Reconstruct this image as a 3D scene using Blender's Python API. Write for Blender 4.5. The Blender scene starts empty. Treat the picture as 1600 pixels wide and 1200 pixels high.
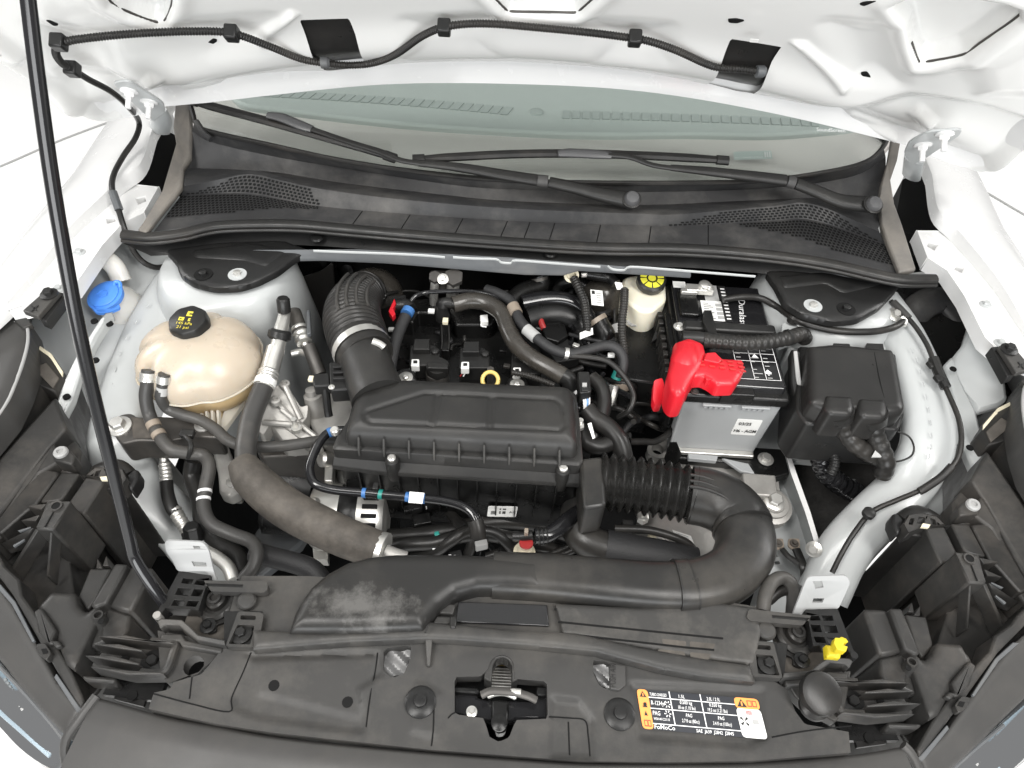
import bpy, bmesh, math, random
import numpy as np
from mathutils import Vector, Matrix
random.seed(7)
SC = bpy.context.scene
COL = SC.collection
# ------------------------------------------------------------------ camera
CAM_F = 1100.0                     # focal length in pixels of the 1600 x 1200 photograph
CAM_PITCH, CAM_ROLL = math.radians(49.0), math.radians(3.3)
CAM_POS = Vector((-0.01, -0.374, 1.845))
_F = Vector((0, math.cos(CAM_PITCH), -math.sin(CAM_PITCH)))
_U = Vector((0, math.sin(CAM_PITCH), math.cos(CAM_PITCH)))
_R = Vector((1, 0, 0))
_cr, _sr = math.cos(CAM_ROLL), math.sin(CAM_ROLL)
cam_data = bpy.data.cameras.new('camera')
cam_data.sensor_fit = 'HORIZONTAL'; cam_data.sensor_width = 36.0
cam_data.lens = 36.0 * CAM_F / 1600.0
cam_data.clip_start = 0.02; cam_data.clip_end = 200.0
cam = bpy.data.objects.new('camera', cam_data); COL.objects.link(cam)
cx = _R * _cr + _U * _sr          # the phone was held a little anticlockwise
cy = -_R * _sr + _U * _cr
cm = Matrix((cx, cy, -_F)).transposed().to_4x4(); cm.translation = CAM_POS
cam.matrix_world = cm
SC.camera = cam
# ------------------------------------------------------------------ light
world = bpy.data.worlds.new('World'); SC.world = world; world.use_nodes = True
wn = world.node_tree.nodes
wn['Background'].inputs['Color'].default_value = (0.97, 0.985, 1.0, 1)
wn['Background'].inputs['Strength'].default_value = 0.27
def area(name, loc, target, sx, sy, power, col):
    l = bpy.data.lights.new(name, 'AREA'); l.shape = 'RECTANGLE'; l.size = sx; l.size_y = sy
    l.energy = power; l.color = col
    o = bpy.data.objects.new(name, l); COL.objects.link(o); o.location = loc
    o.rotation_euler = (Vector(target) - Vector(loc)).to_track_quat('-Z', 'Y').to_euler()
    return o
area('overhead_lamp', (-1.2, -1.0, 3.3), (0, 0.3, 0.9), 0.5, 2.2, 82, (1.0, 0.98, 0.95))
area('overhead_lamp', (1.2, -1.0, 3.3), (0, 0.3, 0.9), 0.5, 2.2, 82, (1.0, 0.98, 0.95))
area('overhead_lamp', (-4.2, 1.4, 2.6), (-3.4, 1.6, 0), 0.8, 3.0, 120, (1.0, 0.99, 0.97))  # added lamp, unseen, to whiten the floor on this side
area('overhead_lamp', (4.2, 1.4, 2.6), (3.4, 1.6, 0), 0.8, 3.0, 120, (1.0, 0.99, 0.97))  # its added twin for the floor on the other side
area('hood_fill', (0.0, -5.0, 1.9), (0, 0.6, 1.2), 5.0, 2.2, 270, (0.97, 0.99, 1.0))  # unseen lamp added in front to brighten the hood's underside
SC.view_settings.view_transform = 'Standard'; SC.view_settings.look = 'None'
SC.view_settings.exposure = 0.0; SC.view_settings.gamma = 1.0
SC.render.engine = 'CYCLES'
SC.cycles.use_denoising = True; SC.cycles.max_bounces = 8
SC.cycles.diffuse_bounces = 4; SC.cycles.transparent_max_bounces = 16
SC.render.resolution_x, SC.render.resolution_y = 1024, 768
# ------------------------------------------------------------------ pixels to places
def ray(x, y):
    a, b = x - 800.0, y - 600.0
    return _F + _R * ((a * _cr + b * _sr) / CAM_F) - _U * ((-a * _sr + b * _cr) / CAM_F)
def P(x, y, z):                    # point of pixel (x, y) at height z
    d = ray(x, y); return CAM_POS + d * ((z - CAM_POS.z) / d.z)
def PY(x, y, Y):                   # point of pixel (x, y) on the upright plane at depth Y
    d = ray(x, y); return CAM_POS + d * ((Y - CAM_POS.y) / d.y)
def PX(x, y, X):
    d = ray(x, y); return CAM_POS + d * ((X - CAM_POS.x) / d.x)
def PP(x, y, o, n):                # point of pixel on the plane through o with normal n
    d = ray(x, y); return CAM_POS + d * ((Vector(o) - CAM_POS).dot(n) / d.dot(n))
def W(p, z=None):
    if isinstance(p, Vector): return p.copy()
    if len(p) == 2: return P(p[0], p[1], z)
    return P(*p)
# ------------------------------------------------------------------ materials
MATS = {}
def mat(name, col, rough=0.5, metal=0.0, var=0.0, dust=0.0, bump=0.0, bscale=600.0, vscale=14.0,
        spec=0.5, coat=0.0, sss=0.0, trans=0.0, dustcol=(0.3, 0.27, 0.23), dustscale=9.0, alpha=1.0, stain=None):
    m = bpy.data.materials.new(name); m.use_nodes = True
    nt = m.node_tree; n = nt.nodes; L = nt.links
    b = n['Principled BSDF']
    b.inputs['Base Color'].default_value = (*col, 1); b.inputs['Roughness'].default_value = rough
    b.inputs['Metallic'].default_value = metal; b.inputs['Specular IOR Level'].default_value = spec
    b.inputs['Coat Weight'].default_value = coat; b.inputs['Coat Roughness'].default_value = 0.08
    if sss:
        b.inputs['Subsurface Weight'].default_value = sss
        b.inputs['Subsurface Radius'].default_value = (0.02, 0.015, 0.01); b.inputs['Subsurface Scale'].default_value = 1.0
    b.inputs['Transmission Weight'].default_value = trans
    geo = n.new('ShaderNodeNewGeometry')
    def noise(scale, detail=4.0, rough_=0.55):
        t = n.new('ShaderNodeTexNoise'); t.inputs['Scale'].default_value = scale
        t.inputs['Detail'].default_value = detail; t.inputs['Roughness'].default_value = rough_
        L.new(geo.outputs['Position'], t.inputs['Vector']); return t
    src = None
    if var:
        t = noise(vscale); r = n.new('ShaderNodeMapRange')
        r.inputs['From Min'].default_value = 0.3; r.inputs['From Max'].default_value = 0.7
        r.inputs['To Min'].default_value = 1 - var; r.inputs['To Max'].default_value = 1 + var
        L.new(t.outputs['Fac'], r.inputs['Value'])
        mx = n.new('ShaderNodeVectorMath'); mx.operation = 'SCALE'; mx.inputs[0].default_value = col
        L.new(r.outputs['Result'], mx.inputs['Scale']); src = mx.outputs['Vector']
    if dust:
        t = noise(dustscale, 7.0, 0.68); r = n.new('ShaderNodeMapRange')
        r.inputs['From Min'].default_value = 0.46; r.inputs['From Max'].default_value = 0.74
        r.inputs['To Min'].default_value = 0.0; r.inputs['To Max'].default_value = dust
        L.new(t.outputs['Fac'], r.inputs['Value'])
        mx = n.new('ShaderNodeMix'); mx.data_type = 'RGBA'
        L.new(r.outputs['Result'], mx.inputs['Factor'])
        if src: L.new(src, mx.inputs['A'])
        else: mx.inputs['A'].default_value = (*col, 1)
        mx.inputs['B'].default_value = (*dustcol, 1); src = mx.outputs['Result']
    if stain:                          # one worn patch: centre, radius, colour
        vm = n.new('ShaderNodeVectorMath'); vm.operation = 'SUBTRACT'; L.new(geo.outputs['Position'], vm.inputs[0]); vm.inputs[1].default_value = stain[0]
        vs = n.new('ShaderNodeVectorMath'); vs.operation = 'DIVIDE'; L.new(vm.outputs[0], vs.inputs[0]); vs.inputs[1].default_value = stain[1]
        ln = n.new('ShaderNodeVectorMath'); ln.operation = 'LENGTH'; L.new(vs.outputs[0], ln.inputs[0])
        t = noise(38.0, 8.0, 0.7); ad = n.new('ShaderNodeMath'); ad.operation = 'MULTIPLY_ADD'; L.new(t.outputs['Fac'], ad.inputs[0]); ad.inputs[1].default_value = 3.2; L.new(ln.outputs['Value'], ad.inputs[2])
        r = n.new('ShaderNodeMapRange'); r.inputs['From Min'].default_value = 2.5; r.inputs['From Max'].default_value = 1.7; r.inputs['To Min'].default_value = 0.0; r.inputs['To Max'].default_value = 0.75
        L.new(ad.outputs[0], r.inputs['Value'])
        mx = n.new('ShaderNodeMix'); mx.data_type = 'RGBA'; L.new(r.outputs['Result'], mx.inputs['Factor'])
        if src: L.new(src, mx.inputs['A'])
        else: mx.inputs['A'].default_value = (*col, 1)
        mx.inputs['B'].default_value = (*stain[2], 1); src = mx.outputs['Result']
    if src: L.new(src, b.inputs['Base Color'])
    if var or dust:
        t = noise(vscale * 2.3, 5.0); r = n.new('ShaderNodeMapRange')
        r.inputs['From Min'].default_value = 0.3; r.inputs['From Max'].default_value = 0.7
        r.inputs['To Min'].default_value = max(0.03, rough - 0.07); r.inputs['To Max'].default_value = min(1, rough + 0.08)
        L.new(t.outputs['Fac'], r.inputs['Value']); L.new(r.outputs['Result'], b.inputs['Roughness'])
    if bump:
        t = noise(bscale, 2.0); bp = n.new('ShaderNodeBump'); bp.inputs['Strength'].default_value = bump
        bp.inputs['Distance'].default_value = 0.0006
        L.new(t.outputs['Fac'], bp.inputs['Height']); L.new(bp.outputs['Normal'], b.inputs['Normal'])
    MATS[name] = m; return m
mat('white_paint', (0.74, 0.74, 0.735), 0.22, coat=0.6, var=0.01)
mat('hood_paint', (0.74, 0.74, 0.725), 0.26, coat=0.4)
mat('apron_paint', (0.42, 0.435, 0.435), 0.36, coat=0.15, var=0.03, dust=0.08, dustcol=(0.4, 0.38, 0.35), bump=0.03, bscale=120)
mat('grey_primer', (0.085, 0.09, 0.095), 0.45, var=0.08, dust=0.15)
mat('cover_plastic', (0.036, 0.0351, 0.0337), 0.44, spec=0.32, var=0.05, dust=0.14, bump=0.25, bscale=1400, vscale=9)
mat('bumper_plastic', (0.05, 0.04875, 0.04725), 0.42, spec=0.32, var=0.05, dust=0.05, bump=0.15, bscale=1500, vscale=6)
mat('lamp_plastic', (0.03, 0.0292, 0.028), 0.42, spec=0.32, var=0.06, dust=0.22, bump=0.2, bscale=1000, dustcol=(0.24, 0.21, 0.18))
mat('black_plastic', (0.014, 0.014, 0.014), 0.34, spec=0.32, var=0.06, dust=0.06, bump=0.2, bscale=1200, dustcol=(0.16, 0.15, 0.13))
mat('box_plastic', (0.017, 0.016575, 0.016065), 0.34, spec=0.32, var=0.05, dust=0.06, bump=0.2, bscale=1400, dustcol=(0.2, 0.18, 0.16))
mat('lid_plastic', (0.019, 0.0186, 0.018), 0.4, spec=0.32, var=0.04, dust=0.08, bump=0.25, bscale=1500, dustcol=(0.2, 0.19, 0.17))
mat('duct_plastic', (0.018, 0.0176, 0.017), 0.34, spec=0.32, var=0.05, dust=0.1, bump=0.12, bscale=1200)
mat('cowl_plastic', (0.032, 0.032, 0.033), 0.5, spec=0.32, var=0.15, dust=0.4, bump=0.2, bscale=1200, dustcol=(0.2, 0.19, 0.175), dustscale=6)
mat('engine_black', (0.006, 0.006, 0.006), 0.3, spec=0.32, var=0.1, dust=0.05, bump=0.2, bscale=900, dustcol=(0.1, 0.095, 0.085))
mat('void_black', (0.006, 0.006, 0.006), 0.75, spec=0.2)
mat('gloss_black', (0.012, 0.012, 0.013), 0.14)
mat('rubber', (0.016, 0.0156, 0.015), 0.36, spec=0.32, var=0.08, dust=0.15, bump=0.15, bscale=700, dustcol=(0.16, 0.14, 0.12))
mat('hose_rubber', (0.045, 0.043875, 0.0423), 0.4, spec=0.32, var=0.08, dust=0.15, bump=0.15, bscale=500)
mat('seal_rubber', (0.12, 0.112, 0.102), 0.6, var=0.1, dust=0.35, dustcol=(0.33, 0.29, 0.24))
mat('braid', (0.018, 0.018, 0.019), 0.6, bump=0.9, bscale=420)
mat('foam_hose', (0.075, 0.066, 0.056), 0.7, var=0.3, dust=0.75, dustcol=(0.03, 0.026, 0.022), dustscale=26, bump=0.8, bscale=180, vscale=38)
mat('brown_hose', (0.032, 0.029, 0.025), 0.26, var=0.08, dust=0.1, vscale=20)
mat('cast_alloy', (0.40, 0.39, 0.37), 0.52, metal=0.55, var=0.12, dust=0.35, dustcol=(0.14, 0.12, 0.1), bump=0.5, bscale=260, vscale=25)
mat('alloy', (0.62, 0.61, 0.58), 0.36, metal=0.8, var=0.06, dust=0.1, dustcol=(0.25, 0.23, 0.2))
mat('zinc', (0.66, 0.65, 0.62), 0.32, metal=0.75, var=0.05)
mat('dark_steel', (0.07, 0.066, 0.062), 0.45, metal=0.5, var=0.1, dust=0.2)
mat('cream_tank', (0.47, 0.405, 0.325), 0.3, sss=0.6, var=0.03, dust=0.08, dustcol=(0.8, 0.62, 0.38), dustscale=5, bump=0.05, bscale=200)
mat('amber_tank', (0.6, 0.44, 0.24), 0.35, sss=0.25, var=0.08)
mat('clear_rib', (0.72, 0.66, 0.56), 0.35, sss=0.2)
mat('milk_plastic', (0.6, 0.59, 0.56), 0.35, sss=0.25, var=0.02)
mat('brake_tank', (0.8, 0.76, 0.62), 0.35, sss=0.2, var=0.03)
mat('blue_cap', (0.07, 0.24, 0.72), 0.4, var=0.04)
mat('red_plastic', (0.55, 0.012, 0.022), 0.36, var=0.06)
mat('yellow_plastic', (0.6, 0.47, 0.02), 0.42)
mat('dip_yellow', (0.72, 0.53, 0.16), 0.42, var=0.08)
mat('cap_yellow', (0.68, 0.65, 0.05), 0.5)
mat('battery_grey', (0.33, 0.34, 0.345), 0.42, var=0.03, dust=0.05)
mat('sticker_white', (0.82, 0.82, 0.8), 0.45)
mat('sticker_black', (0.018, 0.02, 0.026), 0.35)
mat('sticker_orange', (0.9, 0.33, 0.075), 0.4)
mat('sticker_grey', (0.36, 0.36, 0.355), 0.5)
mat('print_white', (0.8, 0.8, 0.8), 0.5)
mat('print_black', (0.012, 0.012, 0.012), 0.5)
mat('print_red', (0.45, 0.03, 0.03), 0.5)
mat('print_yellow', (0.66, 0.54, 0.05), 0.5)
mat('print_teal', (0.5, 0.56, 0.54), 0.5)
mat('tape_tan', (0.24, 0.2, 0.16), 0.45)
mat('tape_blue', (0.05, 0.16, 0.4), 0.4)
mat('tape_green', (0.02, 0.22, 0.19), 0.4)
mat('ivory', (0.72, 0.66, 0.5), 0.45)
mat('wire_red', (0.3, 0.02, 0.02), 0.4)
mat('wire_blue', (0.12, 0.3, 0.6), 0.4)
mat('foil', (0.22, 0.22, 0.22), 0.4, metal=0.3)
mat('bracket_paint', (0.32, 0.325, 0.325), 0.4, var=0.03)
mat('wiper_grey', (0.075, 0.075, 0.077), 0.4, var=0.05)
mat('bellows_rubber', (0.014, 0.0137, 0.013), 0.26, var=0.1, dust=0.12, dustcol=(0.12, 0.11, 0.1))
mat('frit', (0.012, 0.012, 0.013), 0.12)
mat('dash_pad_veiled', (0.4, 0.43, 0.415), 0.6, var=0.02, bump=0.1)  # pale green-grey: the glass's reflection veil put into the dash colour
mat('dash_front_veiled', (0.52, 0.49, 0.47), 0.6, var=0.02)  # warm grey: the veil's shaded lower zone put into the dash colour
mat('dash_vent', (0.34, 0.37, 0.357), 0.6)  # vent tone paled by the same reflection veil
mat('floor_epoxy', (0.9, 0.9, 0.89), 0.35, var=0.02, vscale=1.5)
mat('carpet_black', (0.022, 0.021, 0.02), 0.9, var=0.3, dust=0.1, bump=1.0, bscale=350, vscale=60, dustcol=(0.06, 0.055, 0.05))
mat('lens_inner', (0.30, 0.37, 0.42), 0.25, metal=0.3)
mat('scuffed', (0.04, 0.039, 0.0375), 0.46, dust=0.5, dustcol=(0.12, 0.112, 0.1), dustscale=20, spec=0.32, bump=0.25, bscale=1400)
mat('duct_scuffed', (0.018, 0.0176, 0.017), 0.36, spec=0.32, var=0.05, dust=0.06, bump=0.12, bscale=1200, stain=(tuple(P(562, 946, 0.984)), (0.085, 0.036, 0.1), (0.12, 0.117, 0.112)))
def glassmat(name, tint, rough, mixspec=1.0):
    m = bpy.data.materials.new(name); m.use_nodes = True; nt = m.node_tree; n = nt.nodes; L = nt.links
    n.remove(n['Principled BSDF'])
    tr = n.new('ShaderNodeBsdfTransparent'); tr.inputs['Color'].default_value = (*tint, 1)
    gl = n.new('ShaderNodeBsdfGlossy'); gl.inputs['Roughness'].default_value = rough
    fr = n.new('ShaderNodeFresnel'); fr.inputs['IOR'].default_value = 1.5
    mx = n.new('ShaderNodeMixShader'); L.new(fr.outputs[0], mx.inputs[0]); L.new(tr.outputs[0], mx.inputs[1]); L.new(gl.outputs[0], mx.inputs[2])
    L.new(mx.outputs[0], n['Material Output'].inputs['Surface']); MATS[name] = m
glassmat('screen_glass', (0.95, 0.975, 0.965), 0.02)
glassmat('lens_clear', (0.9, 0.94, 0.96), 0.02)
# ------------------------------------------------------------------ geometry: (verts, faces)
KEEP_IN = [False]
MIR = [False]                      # build the left part's twin on the other side of the car
def join(*gs):
    V, Fc = [], []
    for v, f in gs:
        o = len(V); V += list(v); Fc += [tuple(i + o for i in q) for q in f]
    return V, Fc
def loop_round(pts, rc, n=4):      # round the corners of a closed loop of Vectors
    out = []; k = len(pts)
    for i in range(k):
        p0, p1, p2 = pts[i - 1], pts[i], pts[(i + 1) % k]
        a, b = p0 - p1, p2 - p1
        la, lb = a.length, b.length
        if la < 1e-6 or lb < 1e-6: continue
        r = min(rc, la * 0.45, lb * 0.45)
        q0, q2 = p1 + a * (r / la), p1 + b * (r / lb)
        for j in range(n + 1):
            t = j / n; out.append(q0 * (1 - t) ** 2 + p1 * (2 * t * (1 - t)) + q2 * t * t)
    return out
def cr(pts, sub=6, closed=False):  # Catmull-Rom through Vectors
    k = len(pts); out = []
    if k < 3 and not closed: 
        return [pts[0].lerp(pts[-1], i / sub) for i in range(sub + 1)]
    rng = range(k if closed else k - 1)
    for i in rng:
        if closed: p = [pts[(i + j - 1) % k] for j in range(4)]
        else: p = [pts[max(0, min(k - 1, i + j - 1))] for j in range(4)]
        if not closed and i == 0: p[0] = p[1] * 2 - p[2]
        if not closed and i == k - 2: p[3] = p[2] * 2 - p[1]
        for s in range(sub):
            t = s / sub; t2 = t * t; t3 = t2 * t
            out.append(0.5 * ((2 * p[1]) + (p[2] - p[0]) * t + (2 * p[0] - 5 * p[1] + 4 * p[2] - p[3]) * t2 + (3 * p[1] - p[0] - 3 * p[2] + p[3]) * t3))
    if not closed: out.append(pts[-1].copy())
    return out
def wslab(pts, t, d=(0, 0, -1), holes=()):
    d = Vector(d).normalized() * t
    if not holes:
        n = len(pts); V = list(pts) + [p + d for p in pts]
        nrm = Vector((0, 0, 0))
        for i in range(n): nrm += pts[i].cross(pts[(i + 1) % n])
        top = tuple(range(n)); bot = tuple(range(2 * n - 1, n - 1, -1))
        sides = [(i, i + n, (i + 1) % n + n, (i + 1) % n) for i in range(n)]
        Fc = [top, bot] + sides
        if nrm.dot(d) > 0: Fc = [tuple(reversed(f)) for f in Fc]
        return V, Fc
    from mathutils.geometry import tessellate_polygon
    loops = [list(pts)] + [list(h) for h in holes]
    flat = [p for l in loops for p in l]; n = len(flat)
    tris = tessellate_polygon(loops)
    V = flat + [p + d for p in flat]; Fc = []
    for a, b, c in tris:
        nn = (flat[b] - flat[a]).cross(flat[c] - flat[a])
        if nn.dot(d) > 0: a, c = c, a
        Fc += [(a, b, c), (c + n, b + n, a + n)]
    o = 0
    for l in loops:
        k = len(l)
        for i in range(k): Fc.append((o + i, o + i + n, o + (i + 1) % k + n, o + (i + 1) % k))
        o += k
    return V, Fc
def slab(px, z=None, t=0.01, rc=0.0, d=(0, 0, -1), holes=(), sm=0, hrc=0.0):
    pts = [W(p, z) for p in px]
    if rc: pts = loop_round(pts, rc)
    if sm: pts = cr(pts, sm, True)
    hs = []
    for h in holes:
        hp = [W(p, z) for p in h]
        if hrc: hp = loop_round(hp, hrc)
        hs.append(hp)
    return wslab(pts, t, d, hs)
def circ(x, y, z, r, n=16):        # a round outline at pixel (x, y)
    c = W((x, y), z) if not isinstance(x, Vector) else x
    return [c + Vector((math.cos(6.2832 * i / n) * r, math.sin(6.2832 * i / n) * r, 0)) for i in range(n)]
def frame(axis):
    a = Vector(axis).normalized()
    h = Vector((0, 0, 1)) if abs(a.z) < 0.9 else Vector((1, 0, 0))
    u = h.cross(a).normalized(); return u, a.cross(u), a
def lathe(c, prof, axis=(0, 0, 1), n=24, lobes=0, lobe=0.0):
    u, v, a = frame(axis); c = W(c) if not isinstance(c, Vector) else c
    V, Fc = [], []
    for r, h in prof:
        for i in range(n):
            th = 6.283185 * i / n; rr = r * (1 + (lobe * math.cos(lobes * th) if lobes else 0))
            V.append(c + u * (math.cos(th) * rr) + v * (math.sin(th) * rr) + a * h)
    k = len(prof)
    for j in range(k - 1):
        for i in range(n):
            Fc.append((j * n + i, j * n + (i + 1) % n, (j + 1) * n + (i + 1) % n, (j + 1) * n + i))
    Fc.append(tuple(range(n - 1, -1, -1))); Fc.append(tuple((k - 1) * n + i for i in range(n)))
    return V, Fc
def cyl(c, r, h, axis=(0, 0, 1), n=20): return lathe(c, [(r, 0), (r, h)], axis, n)
def path(pts, sub=6): return cr([W(p) if not isinstance(p, Vector) else p for p in pts], sub)
def tube(pts, r, n=12, sub=6, corr=None, flat=1.0, straight=False, cap=True, rs=None, upv=None, ell=None):
    Q = [W(p) if not isinstance(p, Vector) else p for p in pts]
    k0 = len(Q)
    S = Q if straight else cr(Q, sub)
    cum = [0.0]
    for i in range(1, len(S)): cum.append(cum[-1] + (S[i] - S[i - 1]).length)
    total = cum[-1]
    radii = rs if rs else [r] * k0
    def rad(i):
        t = i / max(1, len(S) - 1) * (len(radii) - 1); a = min(int(t), len(radii) - 2) if len(radii) > 1 else 0
        return radii[a] + (radii[min(a + 1, len(radii) - 1)] - radii[a]) * (t - a)
    R0 = [rad(i) for i in range(len(S))]
    if corr:                       # corr = (pitch, depth, start, end): ring-shaped folds
        pitch, depth = corr[0], corr[1]; s0 = corr[2] if len(corr) > 2 else 0.0; s1 = corr[3] if len(corr) > 3 else 1.0
        m = max(8, int(total / pitch * 6)); NS, NR = [], []
        for j in range(m + 1):
            s = total * j / m; i = 0
            while i < len(cum) - 2 and cum[i + 1] < s: i += 1
            t = (s - cum[i]) / max(1e-9, cum[i + 1] - cum[i]); NS.append(S[i].lerp(S[i + 1], t))
            base = R0[i] + (R0[i + 1] - R0[i]) * t; ff = s / total
            w = (0.5 - 0.5 * math.cos(6.2832 * s / pitch)) if s0 <= ff <= s1 else 0.0
            NR.append(base - depth * (1 - w) if s0 <= ff <= s1 else base)
        S, R0 = NS, NR
    V, Fc = [], []; up = Vector(upv) if upv else Vector((0, 0, 1)); u = None
    for i, p in enumerate(S):
        tg = (S[min(i + 1, len(S) - 1)] - S[max(i - 1, 0)])
        if tg.length < 1e-9: tg = Vector((0, 1, 0))
        tg.normalize()
        if u is None or upv:
            h = up if abs(tg.dot(up)) < 0.95 else Vector((1, 0, 0))
            u = h.cross(tg).normalized()
        else:
            u = (u - tg * u.dot(tg)).normalized()
        v = tg.cross(u)
        for j in range(n):
            th = 6.283185 * j / n; c_, s_ = math.cos(th), math.sin(th)
            if ell:                # squarish section for ducts
                e = ell; c_ = math.copysign(abs(c_) ** e, c_); s_ = math.copysign(abs(s_) ** e, s_)
            V.append(p + u * (c_ * R0[i]) + v * (s_ * R0[i] * flat))
    m = len(S)
    for i in range(m - 1):
        for j in range(n): Fc.append((i * n + j, i * n + (j + 1) % n, (i + 1) * n + (j + 1) % n, (i + 1) * n + j))
    if cap: Fc.append(tuple(range(n - 1, -1, -1))); Fc.append(tuple((m - 1) * n + j for j in range(n)))
    return V, Fc
def box(c, s, rz=0.0, axes=None):
    c = W(c) if not isinstance(c, Vector) else c
    if axes is None:
        a = Vector((math.cos(rz), math.sin(rz), 0)); b = Vector((-math.sin(rz), math.cos(rz), 0)); k = Vector((0, 0, 1))
    else: a, b, k = [Vector(q).normalized() for q in axes]
    V = [c + a * (x * s[0] / 2) + b * (y * s[1] / 2) + k * (z * s[2] / 2) for x in (-1, 1) for y in (-1, 1) for z in (-1, 1)]
    return V, [(0, 1, 3, 2), (4, 6, 7, 5), (0, 4, 5, 1), (2, 3, 7, 6), (0, 2, 6, 4), (1, 5, 7, 3)]
def hexbolt(c, r, axis=(0, 0, 1), wash=1.7):
    c = W(c) if not isinstance(c, Vector) else c; a = Vector(axis).normalized()
    return join(lathe(c, [(r * wash, 0), (r * wash, r * 0.25), (r * 1.15, r * 0.4)], a, 20),
                lathe(c + a * (r * 0.3), [(r, 0), (r, r * 0.75), (r * 0.85, r * 0.95)], a, 6))
def loft(secs, cap=True, closed=True):
    n = len(secs[0]); V = [p for s in secs for p in s]; Fc = []
    for i in range(len(secs) - 1):
        for j in range(n if closed else n - 1):
            Fc.append((i * n + j, i * n + (j + 1) % n, (i + 1) * n + (j + 1) % n, (i + 1) * n + j))
    if cap and closed: Fc.append(tuple(range(n - 1, -1, -1))); Fc.append(tuple((len(secs) - 1) * n + j for j in range(n)))
    return V, Fc
# ---- signed distance to an outline, and moulded sheets built on it
def sdp(X, Y, poly):
    poly = np.asarray(poly); n = len(poly); d = np.full(X.shape, 1e9); ins = np.zeros(X.shape, bool)
    NX, NY = X.copy(), Y.copy()
    for i in range(n):
        ax, ay = poly[i]; bx, by = poly[(i + 1) % n]; ex, ey = bx - ax, by - ay
        L2 = ex * ex + ey * ey + 1e-18
        t = np.clip(((X - ax) * ex + (Y - ay) * ey) / L2, 0, 1)
        qx, qy = ax + t * ex, ay + t * ey; dd = (X - qx) ** 2 + (Y - qy) ** 2
        m = dd < d; d = np.where(m, dd, d); NX = np.where(m, qx, NX); NY = np.where(m, qy, NY)
        c = ((ay > Y) != (by > Y)) & (X < ex * (Y - ay) / (ey if abs(ey) > 1e-12 else 1e-12) + ax)
        ins ^= c
    d = np.sqrt(d)
    return np.where(ins, -d, d), NX, NY
def sstep(a, b, x):
    t = np.clip((x - a) / (b - a), 0, 1); return t * t * (3 - 2 * t)
def sheet(outline, hfun, res=0.004, holes=(), skirt=None, to3=None, hskirt=None):
    """A moulded sheet over an outline (2-D), height hfun(X, Y, sd); clean edges, optional skirt down to z."""
    o = np.asarray([(p[0], p[1]) for p in outline]); x0, y0 = o.min(0) - res; x1, y1 = o.max(0) + res
    nx, ny = max(3, int((x1 - x0) / res) + 2), max(3, int((y1 - y0) / res) + 2)
    X, Y = np.meshgrid(np.linspace(x0, x1, nx), np.linspace(y0, y1, ny))
    D, NX, NY = sdp(X, Y, o)
    keepv = D < 0
    hs = [np.asarray([(p[0], p[1]) for p in h]) for h in holes]
    hd = []
    for h in hs:
        d2, hx, hy = sdp(X, Y, h); hd.append((d2, hx, hy)); keepv &= d2 > 0
    kf = keepv[:-1, :-1] | keepv[1:, :-1] | keepv[:-1, 1:] | keepv[1:, 1:]
    X2, Y2 = np.where(D > 0, NX, X), np.where(D > 0, NY, Y)
    for d2, hx, hy in hd:
        X2, Y2 = np.where(d2 < 0, hx, X2), np.where(d2 < 0, hy, Y2)
    Z = hfun(X2, Y2, -np.minimum(D, 0))
    idx = -np.ones(X.shape, int); used = np.zeros(X.shape, bool)
    used[:-1, :-1] |= kf; used[1:, :-1] |= kf; used[:-1, 1:] |= kf; used[1:, 1:] |= kf
    idx[used] = np.arange(used.sum())
    V = [Vector(p) for p in zip(X2[used].tolist(), Y2[used].tolist(), Z[used].tolist())]
    jj, ii = np.nonzero(kf); Fc = []
    for j, i in zip(jj.tolist(), ii.tolist()):
        Fc.append((int(idx[j, i]), int(idx[j, i + 1]), int(idx[j + 1, i + 1]), int(idx[j + 1, i])))
    if to3: V = [to3(p) for p in V]
    if skirt is not None:
        from collections import Counter
        cnt = Counter(); 
        for f in Fc:
            for a, b in zip(f, f[1:] + f[:1]): cnt[(a, b)] += 1
        bd = [(a, b) for (a, b) in cnt if (b, a) not in cnt]
        mp = {}
        for a, b in bd:
            for q in (a, b):
                if q not in mp:
                    p = V[q]; mp[q] = len(V)
                    V.append(skirt(p) if callable(skirt) else Vector((p.x, p.y, skirt)))
        for a, b in bd: Fc.append((b, a, mp[a], mp[b]))
    return V, Fc
def zplane(pts):                   # least-squares plane z(x, y) through points
    A = np.array([[p.x, p.y, 1] for p in pts]); z = np.array([p.z for p in pts])
    c = np.linalg.lstsq(A, z, rcond=None)[0]
    return lambda X, Y: c[0] * X + c[1] * Y + c[2]
def pillow(px, z=None, h=0.01, r=0.01, t=0.02, res=0.004, rc=0.0, sm=0, holes=(), extra=None, pw=2.0):
    """A moulded part: outline in pixels, its rim rounded over radius r and raised by h, sides t deep."""
    pts = [W(p, z) for p in px]
    zf = zplane(pts)
    if rc: pts = loop_round(pts, rc)
    if sm: pts = cr(pts, sm, True)
    def hf(X, Y, d):
        q = 1 - np.clip(d / r, 0, 1); Z = zf(X, Y) + h * np.power(np.maximum(0, 1 - q ** pw), 1 / pw)
        if extra: Z = Z + extra(X, Y, d)
        return Z
    return sheet([(p.x, p.y) for p in pts], hf, res, [[(W(q, z).x, W(q, z).y) for q in hh] for hh in holes],
                 skirt=lambda p: Vector((p.x, p.y, p.z - t)))
def xy(px, z): return [(W(p, z).x, W(p, z).y) for p in px]
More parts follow.
